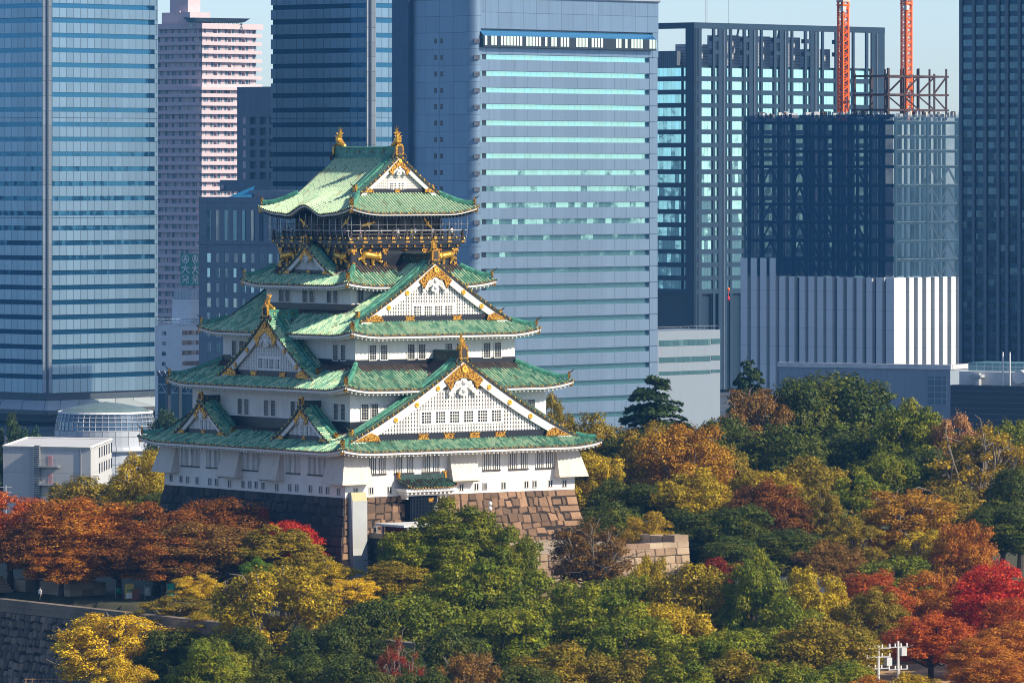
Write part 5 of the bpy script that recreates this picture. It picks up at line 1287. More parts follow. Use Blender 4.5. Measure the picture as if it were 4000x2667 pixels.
for y in (815, 882, 948, 1013):
    w = MB(); s0, s1 = ts.tL(Xz(1045)), ts.tL(Xz(1070)); z1, z0 = ts.zL(640, Yz(y)), ts.zL(640, Yz(y + 24)); w.ubox((-0.06, s0, z0), (0, s1 - s0, 0), (.3, 0, 0), (0, 0, z1 - z0)); ts.add(w, "window", gk)
zr = ts.z(Yz(778)); z5 = ts.z(Yz(550)); xb = ts.tR(Xz(1240))
w = MB(); by = ts.tL(Xz(1112)) ; xq = ts.tR(750); lq = 750 - 673; lq = (lq / F_PX * 1565) / .74; w.ubox((xq, .4, zr), (LRs - xq, 0, 0), (0, lq, 0), (0, 0, ts.z(Yz(612)) - zr)); ts.add(w, "roof_block", wm)
w = MB(); w.ubox((xq + .3, .7, ts.z(Yz(612))), (LRs - xq - .6, 0, 0), (0, lq - .6, 0), (0, 0, z5 - ts.z(Yz(612)))); ts.add(w, "screen_wall", panel_mat("grey_screen", (0.45, 0.5, 0.54), 1.2, 30, 0, .5))
w = MB()
for i in range(12):
    t_ = i / 11; w.tube([(-.1 + LRs * t_, .1, zr), (-.1 + LRs * t_, .1, zr + 1.6)], .05, 4); w.tube([(.1, LLs * t_, zr), (.1, LLs * t_, zr + 1.6)], .05, 4)
for h in (0.8, 1.6): w.tube([(0, .1, zr + h), (LRs, .1, zr + h)], .06, 4); w.tube([(.1, 0, zr + h), (.1, LLs, zr + h)], .06, 4)
ts.add(w, "roof_railing", MT['wire'])
for q in (0.5, 2.5): pass
# sign: a square green column with the same writing on two faces
sgY = 1568; sg = Tower("rooftop_sign", "green square rooftop sign with white Japanese characters and a round emblem", 746, sgY, cat="sign")
sL, sR = sg.tL(705), sg.tR(776); z0, z1 = sg.z(Yz(520)), sg.z(Yz(316))
green = plain("sign_green", (0.015, 0.24, 0.18), 0.45, var=0.05); swhite = plain("sign_white", (0.78, 0.80, 0.80), 0.5, var=0.03)
w = MB(); w.box(0, 0, z0, sR, sL, z1); sg.add(w, "sign_box", green)
w = MB()
for x, y in ((0.2, .2), (sR - .2, .2), (0.2, sL - .2), (sR - .2, sL - .2)): w.tube([(x, y, z0), (x, y, z5)], .09, 4)
for a, b in (((0.2, .2), (sR - .2, .2)), ((.2, .2), (.2, sL - .2))): w.tube([(*a, z5), (*b, z0)], .06, 4); w.tube([(*b, z5), (*a, z0)], .06, 4)
sg.add(w, "sign_legs", MT['wire'])
def strokes(parent, place, W_, cx, cz, k, kind):
    """brush strokes of a character as raised bars; place(u, z) gives a point on the sign face"""
    S = {'big': [((-.48, .18), (.48, .18), .13), ((0, .5), (-.02, .12), .14), ((-.02, .15), (-.16, -.18), .14), ((-.16, -.18), (-.48, -.48), .13), ((.02, .15), (.17, -.16), .14), ((.17, -.16), (.48, -.48), .13)],
         'hatsu': [((-.40, .44), (-.10, .44), .08), ((-.10, .44), (-.46, .06), .08), ((-.34, .30), (-.24, .22), .07), ((.04, .50), (.46, .06), .08), ((.34, .46), (.14, .30), .07), ((.44, .30), (.24, .17), .07),
                   ((-.26, .08), (.26, .08), .08), ((-.40, -.10), (.40, -.10), .08), ((-.10, .08), (-.14, -.22), .08), ((-.14, -.22), (-.44, -.48), .08), ((.10, .08), (.10, -.42), .08), ((.10, -.44), (.44, -.44), .08), ((.44, -.44), (.44, -.30), .07)]}[kind]
    m = MB()
    for (a, b, wd) in S:
        A = Vector(place(cx + a[0] * k, cz + a[1] * k)); B = Vector(place(cx + b[0] * k, cz + b[1] * k)); n_ = place.n; d = (B - A).normalized(); sd = d.cross(n_).normalized() * (wd * k / 2)
        m.obox(A - sd - d * wd * k * .3, B - A + d * wd * k * .6, sd * 2, n_ * 0.12)
    return m.build("lettering", swhite, parent)
def emblem(parent, place, cx, cz, k):
    m = MB(); n_ = place.n; N_ = 28
    for i in range(N_):
        a, b = 2 * math.pi * i / N_, 2 * math.pi * (i + 1) / N_
        m.face([Vector(place(cx + r * k * math.cos(t), cz + r * k * math.sin(t))) + n_ * .08 for r, t in ((.5, a), (.5, b), (.40, b), (.40, a))])
    for sgn in (-1, 1):
        m.face([Vector(place(cx + x * k, cz + y * k)) + n_ * .08 for x, y in ((0, .42), (sgn * .10, .30), (sgn * .16, .02), (sgn * .40, -.16), (sgn * .36, -.28), (sgn * .08, -.04), (0, .12))])
    for a, b, c_ in (((-.18, -.10), (.18, -.10), .07), ((0, .05), (-.15, -.34), .07), ((0, .05), (.15, -.34), .07)):
        A = Vector(place(cx + a[0] * k, cz + a[1] * k)); B = Vector(place(cx + b[0] * k, cz + b[1] * k)); d = (B - A).normalized(); sd = d.cross(n_).normalized() * (c_ * k / 2); m.obox(A - sd, B - A, sd * 2, n_ * .12)
    return m.build("emblem", swhite, parent)
Hs = z1 - z0; ck = Hs * 0.265
for f_, L_ in (('L', sL), ('R', sR)):
    if f_ == 'L':
        place = lambda u, z: (-0.02, sL / 2 - u * (sL * .74 / ck), z0 + z); place.n = Vector((-1, 0, 0))
    else:
        place = lambda u, z: (sR / 2 + u * (sR * .74 / ck), -0.02, z0 + z); place.n = Vector((0, -1, 0))
    emblem(sg.e, place, 0, Hs * 0.83, ck); strokes(sg.e, place, L_, 0, Hs * 0.51, ck, 'big'); strokes(sg.e, place, L_, 0, Hs * 0.20, ck, 'hatsu')
# dark pedestrian link behind the twin tower foot
lk = Tower("link_bridge", "dark glazed link building with white truss braces between the left tower and the castle", 800, 1500, cat="building")
w = MB(); Lk = lk.tL(618); w.ubox((0, Lk, GB), (0, -Lk, 0), (10, 0, 0), (0, 0, lk.z(1462) - GB)); lk.add(w, "glazed_wall", glass_mat("link_glass", (0.06, 0.12, 0.17), 2.4, 0.6, 0.1))
for y0, y1 in ((1508, 1536),):
    w = MB(); n_ = 6
    for i in range(n_):
        a, b = Lk * i / n_, Lk * (i + 1) / n_; w.tube([(-.2, a, lk.z(y1)), (-.2, (a + b) / 2, lk.z(y0))], .14, 4); w.tube([(-.2, (a + b) / 2, lk.z(y0)), (-.2, b, lk.z(y1))], .14, 4)
    w.box(-.3, 0, lk.z(y0), -.05, Lk, lk.z(y0 - 4)); w.box(-.3, 0, lk.z(y1 + 4), -.05, Lk, lk.z(y1)); lk.add(w, "truss", plain("truss_pale", (0.35, 0.42, 0.48), 0.5))
lb = Tower("link_bridge", "upper dark footbridge with white lattice beside the white office building", 720, 1470, cat="footbridge")
w = MB(); Lb = lb.tL(612); w.ubox((0, Lb, lb.z(1470)), (0, -Lb, 0), (4, 0, 0), (0, 0, lb.z(1452) - lb.z(1470))); lb.add(w, "deck", MT['t_dark'])
w = MB()
for i in range(5):
    a, b = Lb * i / 5, Lb * (i + 1) / 5; w.tube([(-.1, a, lb.z(1470)), (-.1, (a + b) / 2, lb.z(1452))], .12, 4); w.tube([(-.1, (a + b) / 2, lb.z(1452)), (-.1, b, lb.z(1470))], .12, 4)
lb.add(w, "lattice", plain("truss_white", (0.5, 0.55, 0.6), 0.5))
w = MB(); w.box(1, Lb * .3, GB, 2, Lb * .35, lb.z(1470)); w.box(1, Lb * .7, GB, 2, Lb * .75, lb.z(1470)); lb.add(w, "piers", MT['t_dark'])

# ---------------------------------------------------------------- glass drum hall and grey building on the left
dm = empty("round_hall", (at(412, 1700, 1150).x, 1150, 0), 0, "round glass drum hall with a shallow domed roof left of the castle", "hall")
sc_ = 1150 / F_PX; zz = lambda y: CAM_Z - (y - HOR) * sc_
def lathe(name, prof, mat, n=48, uvk=1.0):
    m = MB(); P = [[(r * math.cos(2 * math.pi * i / n), r * math.sin(2 * math.pi * i / n), z) for i in range(n + 1)] for r, z in prof]
    U = [[(i * uvk, z) for i in range(n + 1)] for r, z in prof]; m.grid(P, 0, U); return m.build(name, mat, dm, smooth=False)
R0 = 195 * sc_
lathe("dome", [(0.01, zz(1568)), (R0 * .35, zz(1577)), (R0 * .75, zz(1592)), (R0 * .90, zz(1606))], plain("dome_green_grey", (0.13, 0.19, 0.20), 0.5, var=0.15, scale=0.8))
lathe("white_rim", [(R0 * .90, zz(1606)), (R0 * .95, zz(1604)), (R0 * .96, zz(1611)), (R0 * .93, zz(1614))], wm)
lathe("glazing", [(R0 * .93, zz(1612)), (R0 * .97, zz(1640)), (R0 * 0.99, zz(1676))], glass_mat("drum_glass", (0.12, 0.17, 0.22), 1.0, 0.6, 0.15, 0.05))
g_ = MB()
for i in range(48):
    t = 2 * math.pi * i / 48; c_, s_ = math.cos(t), math.sin(t)
    g_.tube([(R0 * .94 * c_, R0 * .94 * s_, zz(1612)), (R0 * .98 * c_, R0 * .98 * s_, zz(1640)), (R0 * 1.0 * c_, R0 * 1.0 * s_, zz(1676))], .07, 4)
for y, q in ((1626, .965), (1642, .985), (1660, 1.0), (1676, 1.005)): g_.tube([(R0 * q * math.cos(2 * math.pi * i / 48), R0 * q * math.sin(2 * math.pi * i / 48), zz(y)) for i in range(49)], .09, 4)
g_.build("glazing_bars", plain("pale_metal", (0.55, 0.58, 0.62), 0.4, 0.3), dm)
lathe("drum_wall", [(R0 * 1.02, zz(1678)), (R0 * 1.02, zz(1735)), (R0 * 1.08, zz(1738)), (R0 * 1.10, zz(1755)), (R0 * 1.0, zz(1760)), (R0 * 1.0, -14)], panel_mat("drum_panels", (0.42, 0.46, 0.52), 2.0, 2.6, 0.1, .5), 48, 1.0)
gb_ = empty("concrete_building", (0, 0, 0), 0, "plain grey concrete building with pink doors and outside stairs at left", "building")
Yb = 900.0; Pn = at(354, 1748, Yb); Pl = at(12, 1742, 904.5); Pb = at(436, 1716, 928); zt = Pn.z; Z0 = -8.0
A_, B_, C_ = Vector((Pn.x, Pn.y, 0)), Vector((Pl.x, Pl.y, 0)), Vector((Pb.x, Pb.y, 0)); D_ = B_ + C_ - A_
w = MB(); up = Vector((0, 0, zt)); conc = panel_mat("pale_concrete", (0.52, 0.53, 0.55), 6, 3.3, 0, 0.85, 0.05, (0.25, 0.26, 0.28), 0.04, 0.3)
for p, q in ((A_, B_), (C_, A_), (B_, D_), (D_, C_)):
    l = (q - p).length; w.face([p + Vector((0, 0, Z0)), q + Vector((0, 0, Z0)), q + up, p + up], 0, [(0, 0), (l, 0), (l, zt - Z0), (0, zt - Z0)])
w.face([A_ + up, B_ + up, D_ + up, C_ + up], 0, [(0.5, .5)] * 4); w.build("wall", conc, gb_)
w = MB()
for p, q in ((A_, B_), (A_, C_), (B_, D_), (D_, C_)): w.tube([p + up, q + up], .22, 4)
w.build("parapet", plain("parapet_white", (0.62, 0.62, 0.62), 0.7), gb_)
uL = (B_ - A_).normalized(); nL = Vector((uL.y, -uL.x, 0)); nL = nL if nL.y < 0 else -nL
def onL(px): 
    k = (px - 2000) / F_PX; return (k * A_.y - A_.x) / (uL.x - k * uL.y)
zf = lambda y: CAM_Z - (y - HOR) * 900 / F_PX
s_ = onL(150); w = MB(); w.obox(A_ + uL * (s_ + .4) + Vector((0, 0, Z0)), uL * -.8, nL * .7, (0, 0, zf(1742) - Z0)); w.build("stair_shaft", plain("stair_grey", (0.16, 0.18, 0.2), .6), gb_)
w = MB()
for i in range(22): w.obox(A_ + uL * (s_ + .5) + nL * .72 + Vector((0, 0, zf(1930 - 8.5 * i))), uL * -1.0, nL * .12, (0, 0, .08))
w.build("stair_rungs", MT['wire'], gb_)
for yb in (1822, 1893):
    s0, s1 = onL(160), onL(236); w = MB(); w.obox(A_ + uL * s0 + Vector((0, 0, zf(yb + 4))), uL * (s1 - s0), nL * 1.1, (0, 0, .2)); 
    for i in range(14): w.obox(A_ + uL * (s0 + (s1 - s0) * i / 13) + nL * 1.05 + Vector((0, 0, zf(yb))), uL * .05, nL * .05, (0, 0, 0.95))
    w.obox(A_ + uL * s0 + nL * 1.03 + Vector((0, 0, zf(yb) + .95)), uL * (s1 - s0), nL * .1, (0, 0, .08)); w.build("balcony", MT['wire'], gb_)
    d0 = onL(187); w = MB(); w.obox(A_ + uL * d0 + Vector((0, 0, zf(yb))), uL * (onL(204) - d0), nL * .06, (0, 0, 1.5)); w.build("door", plain("pink_door", (0.62, 0.28, 0.30), .6), gb_)
w = MB(); d0 = onL(318); w.obox(A_ + uL * d0 + Vector((0, 0, Z0)), uL * .16, nL * .14, (0, 0, zt - Z0)); w.build("drainpipe", MT['wire'], gb_)
uR = (C_ - A_).normalized(); nR = Vector((uR.y, -uR.x, 0)); nR = nR if nR.x > 0 else -nR
for i in range(6):
    for j in range(2):
        w = MB(); w.obox(A_ + uR * (11 + i * 3.2) + Vector((0, 0, zf(1800 + j * 62))), uR * 1.1, nR * .05, (0, 0, 1.5)); w.build("window", gk, gb_)

# ---------------------------------------------------------------- low buildings at lower right
lg = Tower("concrete_hall", "low grey concrete hall with a louvred panel below the white fins", 3712, 1180, ang=math.radians(62), cat="building")
LLl = lg.tL(3042); zt = lg.z(1443); w = MB(); w.ubox((0, LLl, GB), (0, -LLl, 0), (16, 0, 0), (0, 0, zt - GB)); lg.add(w, "wall", panel_mat("hall_concrete", (0.25, 0.30, 0.36), 7, 9, 0, 0.8, 0.05, (0.22, .24, .27), 0.04, 0.3))
w = MB(); w.ubox((-.2, LLl + .2, zt), (0, -LLl - .4, 0), (.9, 0, 0), (0, 0, .9)); w.ubox((.8, -.2, zt), (16, 0, 0), (0, .9, 0), (0, 0, .9)); lg.add(w, "parapet", plain("parapet_pale", (0.55, .56, .58), .7))
Y5 = lambda z: 800 + z / 1.568
w = MB(); s0, s1 = lg.tL(Z5x(1757)), lg.tL(Z5x(1877)); w.ubox((-.1, s0, lg.z(Y5(1230))), (0, s1 - s0, 0), (.3, 0, 0), (0, 0, lg.z(Y5(1052)) - lg.z(Y5(1230)))); lg.add(w, "louvre_panel", panel_mat("louvre_grid", (0.10, 0.16, 0.22), 1.6, 1.25, .2, .4, 0.18, (0.25, 0.32, 0.38)))
lo = Tower("low_building", "dark blue low building with pale roof plant at lower right", 4100, 1120, ang=math.radians(62), cat="building")
LLo = lo.tL(3712); zt = lo.z(1510); w = MB(); w.ubox((0, LLo, GB), (0, -LLo, 0), (20, 0, 0), (0, 0, zt - GB)); lo.add(w, "wall", panel_mat("dark_cladding", (0.030, 0.045, 0.070), 60, 1.05, .3, .35, 0.10, (0.10, .13, .17)))
w = MB(); w.ubox((3, LLo - .5, zt), (0, -LLo + 1, 0), (12, 0, 0), (0, 0, lo.z(1458) - zt)); lo.add(w, "roof_plant_wall", plain("plant_pale", (0.62, .62, .62), .7, var=.06))
w = MB(); w.ubox((6, LLo - 1, lo.z(1458)), (0, -LLo * .6, 0), (9, 0, 0), (0, 0, lo.z(1425) - lo.z(1458))); lo.add(w, "roof_frame", panel_mat("roof_frame", (0.10, .22, .26), 1.6, .8, 0, .5, .15, (0.35, .45, .5)))
w = MB(); q = lo.tL(3800); w.tube([(2, q, zt), (2, q, zt + 2.2)], .8, 10); w.box(1, q + 1.1, zt + 1.4, 3.2, q - 1.1, zt + 1.9); lo.add(w, "vent_stack", plain("vent_grey", (0.4, .42, .44), .5))
w = MB(); q = lo.tL(3905)
for d in (0, 1.4): w.tube([(1.5, q - d, zt), (1.5, q - d, zt + 6.2)], .16, 6)
w.tube([(2, q - 3, zt + 1.6), (4, q - 3, zt + 1.6)], 1.3, 12); lo.add(w, "flue_pipes", plain("flue_pale", (0.6, .6, .62), .5))
# ================================================================== GROUND, MOAT WALL, TERRACE, SMALL THINGS
def local(x, y):
    dx, dy = x - CC.x, y - CC.y; return _ca * dx + _sa * dy, -_sa * dx + _ca * dy
def sm(a, b, t): t = max(0.0, min(1.0, (t - a) / (b - a))); return t * t * (3 - 2 * t)
def gz(x, y):
    lx, ly = local(x, y)
    low = -10.0 + 4.6 * sm(27, 37, x)
    if y < 560: low -= 4.0 * sm(560, 500, y)
    k = sm(-54.6, -49.5, lx) * sm(-66, -52, ly) * (1 - sm(70, 120, ly)); z = low * (1 - k)
    z = z * (1 - sm(880, 1000, y)) + -17.0 * sm(880, 1000, y)
    return z
xs = [-9000, -4000, -1500, -700, -400, -250] + list(np.arange(-150, 151, 3.0)) + [250, 400, 700, 1500, 4000, 9000]
ys = [-9000, -4000, -1500, -500, 0, 200, 350, 440] + list(np.arange(480, 1003, 3.0)) + [1100, 1300, 1600, 2500, 5000, 12000, 30000]
k = NT("earth_and_leaf_litter"); n1 = k.noise(k.coord(), 0.05, 6); n2 = k.noise(k.coord(), 0.9, 5)
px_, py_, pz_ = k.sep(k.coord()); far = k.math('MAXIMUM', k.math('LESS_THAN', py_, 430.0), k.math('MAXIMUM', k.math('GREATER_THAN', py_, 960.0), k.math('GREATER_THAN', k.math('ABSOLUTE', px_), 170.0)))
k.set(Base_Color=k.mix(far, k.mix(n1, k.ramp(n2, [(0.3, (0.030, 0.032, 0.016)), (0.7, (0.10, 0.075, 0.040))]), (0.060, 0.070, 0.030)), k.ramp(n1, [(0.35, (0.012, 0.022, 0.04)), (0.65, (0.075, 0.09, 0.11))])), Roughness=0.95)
gr = MB(); gr.grid([[(x, y, gz(x, y)) for x in xs] for y in ys]); gr.build("ground", k.mat, kind="structure", smooth=True)
sd = MB(); sd.grid([[(x, y, gz(x, y) + 0.02) for x in np.arange(36, 90, 3.0)] for y in np.arange(590, 684, 3.0)])
sd.build("sand_yard", plain("sandy_ground", (0.44, 0.29, 0.16), 0.95, var=0.15, scale=0.4), kind="structure", smooth=True)
# paved walk on the castle plateau and the path below the wall
pv = MB(); fr = frame('W'); pv.face([fr(-60, 54.4, 0.02), fr(56, 54.4, 0.02), fr(56, 44, 0.02), fr(-60, 44, 0.02)]); pv.build("plaza_paving", plain("pale_gravel", (0.38, 0.30, 0.21), 0.95, var=0.15), kind="structure")

# moat wall along the west edge of the plateau
mw = empty("moat_wall", CC, CA, "long rough stone moat wall with a smooth coping at lower left", "wall")
fr = frame('W'); Lw = 150.0
def fnw(u, h): return fr(u - 62, 55.2 + 0.13 * h + 0.008 * h * h, -1.35 - h), (fr(0, 1, 0.25) - fr(0, 0, 0)).normalized()
m = MB(); stone_face(m, fnw, Lw, 10.2, (0.75, 1.05), (0.6, 1.3), 0, None, 0.16, 21, 0.26, 0.035)
m.grid([[fnw(u, h)[0] for u in (0, Lw)] for h in np.linspace(0, 10.2, 8)], 1); m.build("stone_facing", [MT['stone_moat'], MT['joint']], mw)
m = MB(); R_ = random.Random(3); u = -62.0
while u < 86:
    l = R_.uniform(1.4, 2.4); rv = (R_.uniform(.35, .75), R_.random())
    for z0, z1, off in ((-1.33, -0.70, 0.0), (-0.68, 0.12, 0.06)):
        sh = 0.7 if off else 0; m.obox(fr(u + sh + .015, 54.0, z0), fr(l - .03, 0, 0), fr(0, 1.28 - off, 0), (0, 0, z1 - z0), 0, rv)
    u += l
m.build("coping", stone_mat("coping_stone", [(0.1, (0.15, 0.12, 0.095)), (0.5, (0.24, 0.185, 0.14)), (0.95, (0.34, 0.27, 0.20))]), mw)

# small keep terrace south of the tower
kt = empty("keep_terrace", CC, CA, "low pale stone terrace in front of the castle tower entrance", "terrace")
def terrace_face(side, half, dist, H_, mat, seed, shift=0.0, ztop=5.4):
    fr = frame(side)
    def fn(u, h): return fr(u - half + shift, dist + 0.12 * h, ztop - h), (fr(0, 1, 0.12) - fr(0, 0, 0)).normalized()
    m = MB(); stone_face(m, fn, 2 * half, H_, (0.9, 1.3), (1.1, 2.2), 0, (2.0, 1.3), 0.10, seed, 0.06); m.grid([[fn(u, h)[0] for u in (0, 2 * half)] for h in (0, H_)], 1)
    return m.build("stone_facing", [mat, MT['joint']], kt)
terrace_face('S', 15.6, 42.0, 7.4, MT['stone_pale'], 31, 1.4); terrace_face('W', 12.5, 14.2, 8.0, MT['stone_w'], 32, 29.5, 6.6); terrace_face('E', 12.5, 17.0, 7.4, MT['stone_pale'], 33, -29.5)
m = MB(); m.box(-14.2, -42, 4.9, 17, -19.5, 5.42); m.build("terrace_floor", plain("terrace_gravel", (0.40, 0.32, 0.23), 0.9), kt)
m = MB(); rv = random.Random(9); x = -13.0
while x < 17:
    l = rv.uniform(1.5, 2.6)
    if x > -2: m.box(x + .02, -42.0, 5.43, min(17, x + l) - .02, -40.9, 6.05, 0, (rv.random(), .5))
    x += l
for i, (y, hh) in enumerate(((-41.9, 1.9), (-39.5, 1.65), (-37.2, 1.7), (-34.8, 1.0))): m.box(14.9, y, 6.06 if i == 0 else 5.43, 17.0, y + 2.2, 5.43 + hh * .75, 0, (0.5 + 0.12 * i, .3))
m.build("parapet", MT['stone_pale'], kt)
m = MB(); m.box(-14.6, -41.8, 6.62, -13.2, -20.8, 7.25, 0, (0.6, 0.3)); m.build("coping", MT['stone_pale'], kt)

def lpt(side, dist, px, z): s = s_on(side, dist, px); p = frame(side)(s, dist, z); w_ = to_world(p.x, p.y); return Vector((w_[0], w_[1], z))
# flat roofed glass entrance pavilion
pvn = empty("entrance_pavilion", lpt('S', 30.0, 1612, 5.42), CA, "flat roofed glass pavilion half hidden by the tree at the castle entrance", "pavilion")
m = MB(); m.box(-3.4, -3.0, 3.1, 3.8, 2.8, 3.35); m.build("roof_slab", plain("slab_white", (0.66, .66, .66), .6), pvn)
m = MB(); m.box(-2.4, -2.4, 0, 3.0, 2.2, 3.08); m.build("glass_wall", glass_mat("pavilion_glass", (.03, .09, .11), 1.2, .2, .1), pvn)
for x, y in ((-2.6, -2.6), (3.2, -2.6), (-2.6, 2.4), (3.2, 2.4)): m = MB(); m.box(x - .12, y - .12, 0, x + .12, y + .12, 3.1); m.build("post", MT['wire'], pvn)
# tiled well house
wh_ = empty("well_house", lpt('S', 22, 2515, z_on('S', 22, 2515, 2040) - 4.1), CA, "small open well house with grey tiled gable roof beside the stone base", "shelter")
m = MB(); n_ = 16
for sg_ in (-1, 1):
    P = []; U = []
    for i in range(n_):
        for fx, hh in RIB:
            y = -2.4 + 4.8 * (i + fx) / n_; P.append([(-0.0 + sg_ * 2.3 * j / 4 if False else y * 1.0, sg_ * 2.2 * j / 4, 3.9 - 1.5 * (j / 4) ** 0.85 + hh * .8 + .10 * (y / 2.4) ** 2) for j in range(5)]); U.append([(i + fx, j) for j in range(5)])
    m.grid(P, 0, U)
m.build("tiled_roof", plain("grey_tiles", (0.085, .09, .10), .5, var=.3, scale=3), wh_)
m = MB(); m.sweep([(-2.6, 0, 4.1), (-1.3, 0, 3.98), (0, 0, 3.95), (1.3, 0, 3.98), (2.6, 0, 4.1)], [(-.2, -.15), (-.2, .3), (.2, .3), (.2, -.15)]); 
for sg_ in (-1, 1): m.box(sg_ * 2.6 - .14, -.3, 3.9, sg_ * 2.6 + .14, .3, 4.75)
m.build("ridge", plain("ridge_grey", (.07, .075, .085), .5), wh_)
for x in (-1.7, 1.7):
    for y in (-1.3, 1.3): m = MB(); m.box(x - .11, y - .11, -5.2, x + .11, y + .11, 2.9); m.build("post", MT['timber'], wh_)
m = MB(); m.box(-1, -.9, 0, 1, .9, .8); m.build("stone_well", MT['stone_pale'], wh_)
# lamp posts
def lamp_post(loc, h, label, globes):
    e = empty("lamp_post", loc, 0.4, label, "street lamp", "lamp posts around the castle"); m = MB(); m.tube([(0, 0, 0), (0, 0, h)], .09, 8); m.tube([(-.75, 0, h - .9), (.75, 0, h - .9)], .04, 5); m.build("post", MT['timber'], e)
    for q in globes: m = MB(); m.ell(q, (.24, .24, .27), 0, 10, 8); m.build("globe", plain("globe_white", (.72, .72, .70), .3), e, smooth=True)
lamp_post(lpt('S', 33, 1915, 5.42), z_on('S', 33, 1915, 1960) - 5.42, "dark lamp post with two stacked globes in front of the brown stone base", [(0, 0, z_on('S', 33, 1915, 1985) - 5.42), (0, 0, z_on('S', 33, 1915, 1966) - 5.42)])
p = at(2942, 2272, 678); lamp_post((p.x, p.y, gz(p.x, p.y)), p.z - gz(p.x, p.y), "lamp post showing one white lantern among green trees right of the terrace", [(0, 0, p.z - gz(p.x, p.y))])
fp = empty("flagpole", lpt('S', 27, 1700, 5.42), 0, "thin white flagpole with furled flag in front of the entrance door", "flagpole")
m = MB(); m.tube([(0, 0, 0), (0.25, 0, z_on('S', 27, 1700, 1947) - 5.42)], .05, 6); m.build("pole", MT['wire'], fp)
m = MB(); h = z_on('S', 27, 1700, 1958) - 5.42; m.grid([[(0.2 - .06 * j * (1 + .2 * i), .05 * math.sin(2.2 * j + i), h - .45 * i - .12 * j) for j in range(6)] for i in range(5)]); m.build("flag", plain("flag_white", (.7, .68, .66), .7), fp)
nb_ = empty("notice_board", lpt('W', 14.4, 1466, 6.9), CA, "small white notice on the low wall beside the white duct", "sign")
m = MB(); m.box(-.05, -.35, 0.25, .05, .35, 1.15, 0); m.box(-.03, -.3, 0, .03, -.24, .3, 1); m.box(-.03, .24, 0, .03, .3, .3, 1); m.box(-.07, -.22, .45, -.055, .22, .95, 1); m.build("board", [MT['wire'], MT['timber']], nb_)
# long dark tiled roof glimpsed between the trees
rf = empty("park_building", (at(3070, 2290, 690).x, 690, 0), 0.15, "low building with long dark tiled roof glimpsed between trees", "building")
P = at(3070, 2262, 690); m = MB(); zt = P.z; 
for sg_ in (-1, 1): m.face([(-6, 0, zt), (6, 0, zt), (6, sg_ * 3, zt - 1.6), (-6, sg_ * 3, zt - 1.6)])
m.sweep([(-6, 0, zt), (6, 0, zt)], [(-.2, -.1), (-.2, .25), (.2, .25), (.2, -.1)]); m.build("roof", plain("dark_roof_tiles", (.05, .055, .07), .5, var=.3, scale=2), rf)
m = MB(); m.box(-5.4, -2.5, -10, 5.4, 2.5, zt - 1.4); m.build("wall", MT['timber'], rf)
# tan stone blocks on the plaza at left
def stone_block(px_c, y0, y1, lw, lr, Y, label, seed):
    P = at(px_c, y1, Y); e = empty("stone_plinth", (P.x, P.y, 0), CA, label, "stone block", "stone plinths along the plaza"); H_ = at(px_c, y0, Y).z; R_ = random.Random(seed)
    m = MB(); n = max(1, int(lw / 1.6)); n2 = max(1, int(lr / 1.6)); rows = max(2, int(H_ / 0.9))
    for r in range(rows):
        z0, z1 = H_ * r / rows + .01, H_ * (r + 1) / rows - .01
        for i in range(n2): m.box(lr * i / n2 + .01, 0, z0, lr * (i + 1) / n2 - .01, lw * .5, z1, 0, (R_.uniform(.3, .9), R_.random()))
        for i in range(n): m.box(-.02, lw * i / n + .01 + (.5 if i == 0 else 0) * 0, z0, .8, lw * (i + 1) / n - .01, z1, 0, (R_.uniform(.3, .9), R_.random()))
    m.build("masonry", MT['stone_pale'], e); return e
stone_block(100, 2264, 2333, 4.5, 3.6, 722, "tan stone plinth right of the steps under the orange trees", 1)
stone_block(274, 2278, 2356, 6.5, 5.0, 714, "wide tan stone plinth between two orange tree trunks", 2)
stp = empty("stone_steps", (at(52, 2330, 722).x, 722, 0), CA, "short flight of tan stone steps at the far left plaza edge", "steps"); m = MB()
for i in range(6): m.box(-6, i * .45, i * .3, 0.0, i * .45 + 3, i * .3 + .29, 0, (.6 + .05 * (i % 2), .2))
m.build("treads", MT['stone_pale'], stp)
# banners, kiosk panel
def banner(px, y0, y1, Y, col, label, w=.6):
    P = at(px, y1, Y); e = empty("banner", (P.x, P.y, 0), 0.3, label, "banner", "upright banners on the plaza"); H_ = at(px, y0, Y).z
    m = MB(); m.tube([(0, 0, 0), (0, 0, H_ + .2)], .035, 5); m.build("pole", MT['wire'], e)
    m = MB(); m.grid([[(.05 + w * j / 4, .06 * math.sin(j * 1.3 + i * .8), H_ - (H_ - .5) * i / 6) for j in range(5)] for i in range(7)]); m.build("cloth", plain("banner_cloth", col, .7, var=.08), e)
banner(452, 2296, 2358, 712, (0.02, .30, .22), "narrow green banner leftmost on the plaza under the trees")
banner(486, 2288, 2358, 710, (0.55, .05, .05), "red banner beside the yellow notice panel")
banner(566, 2293, 2358, 709, (0.60, .60, .62), "white banner standing alone right of the yellow panel")
banner(652, 2280, 2338, 706, (0.02, .38, .26), "wide green banner nearest the yellow ginkgo", .85)
P = at(506, 2355, 709); yp = empty("notice_sign", (P.x, P.y, 0), 0.2, "yellow and white upright notice panel among plaza banners", "sign"); m = MB(); m.box(-.5, -.06, .1, .5, .06, 1.9, 0); m.box(-.42, -.09, .2, .42, -.065, .8, 1); m.box(-.3, -.09, 1.0, .3, -.065, 1.2, 2); m.build("panel", [plain("panel_yellow", (.62, .48, .08), .5), MT['white_wood'], green], yp)
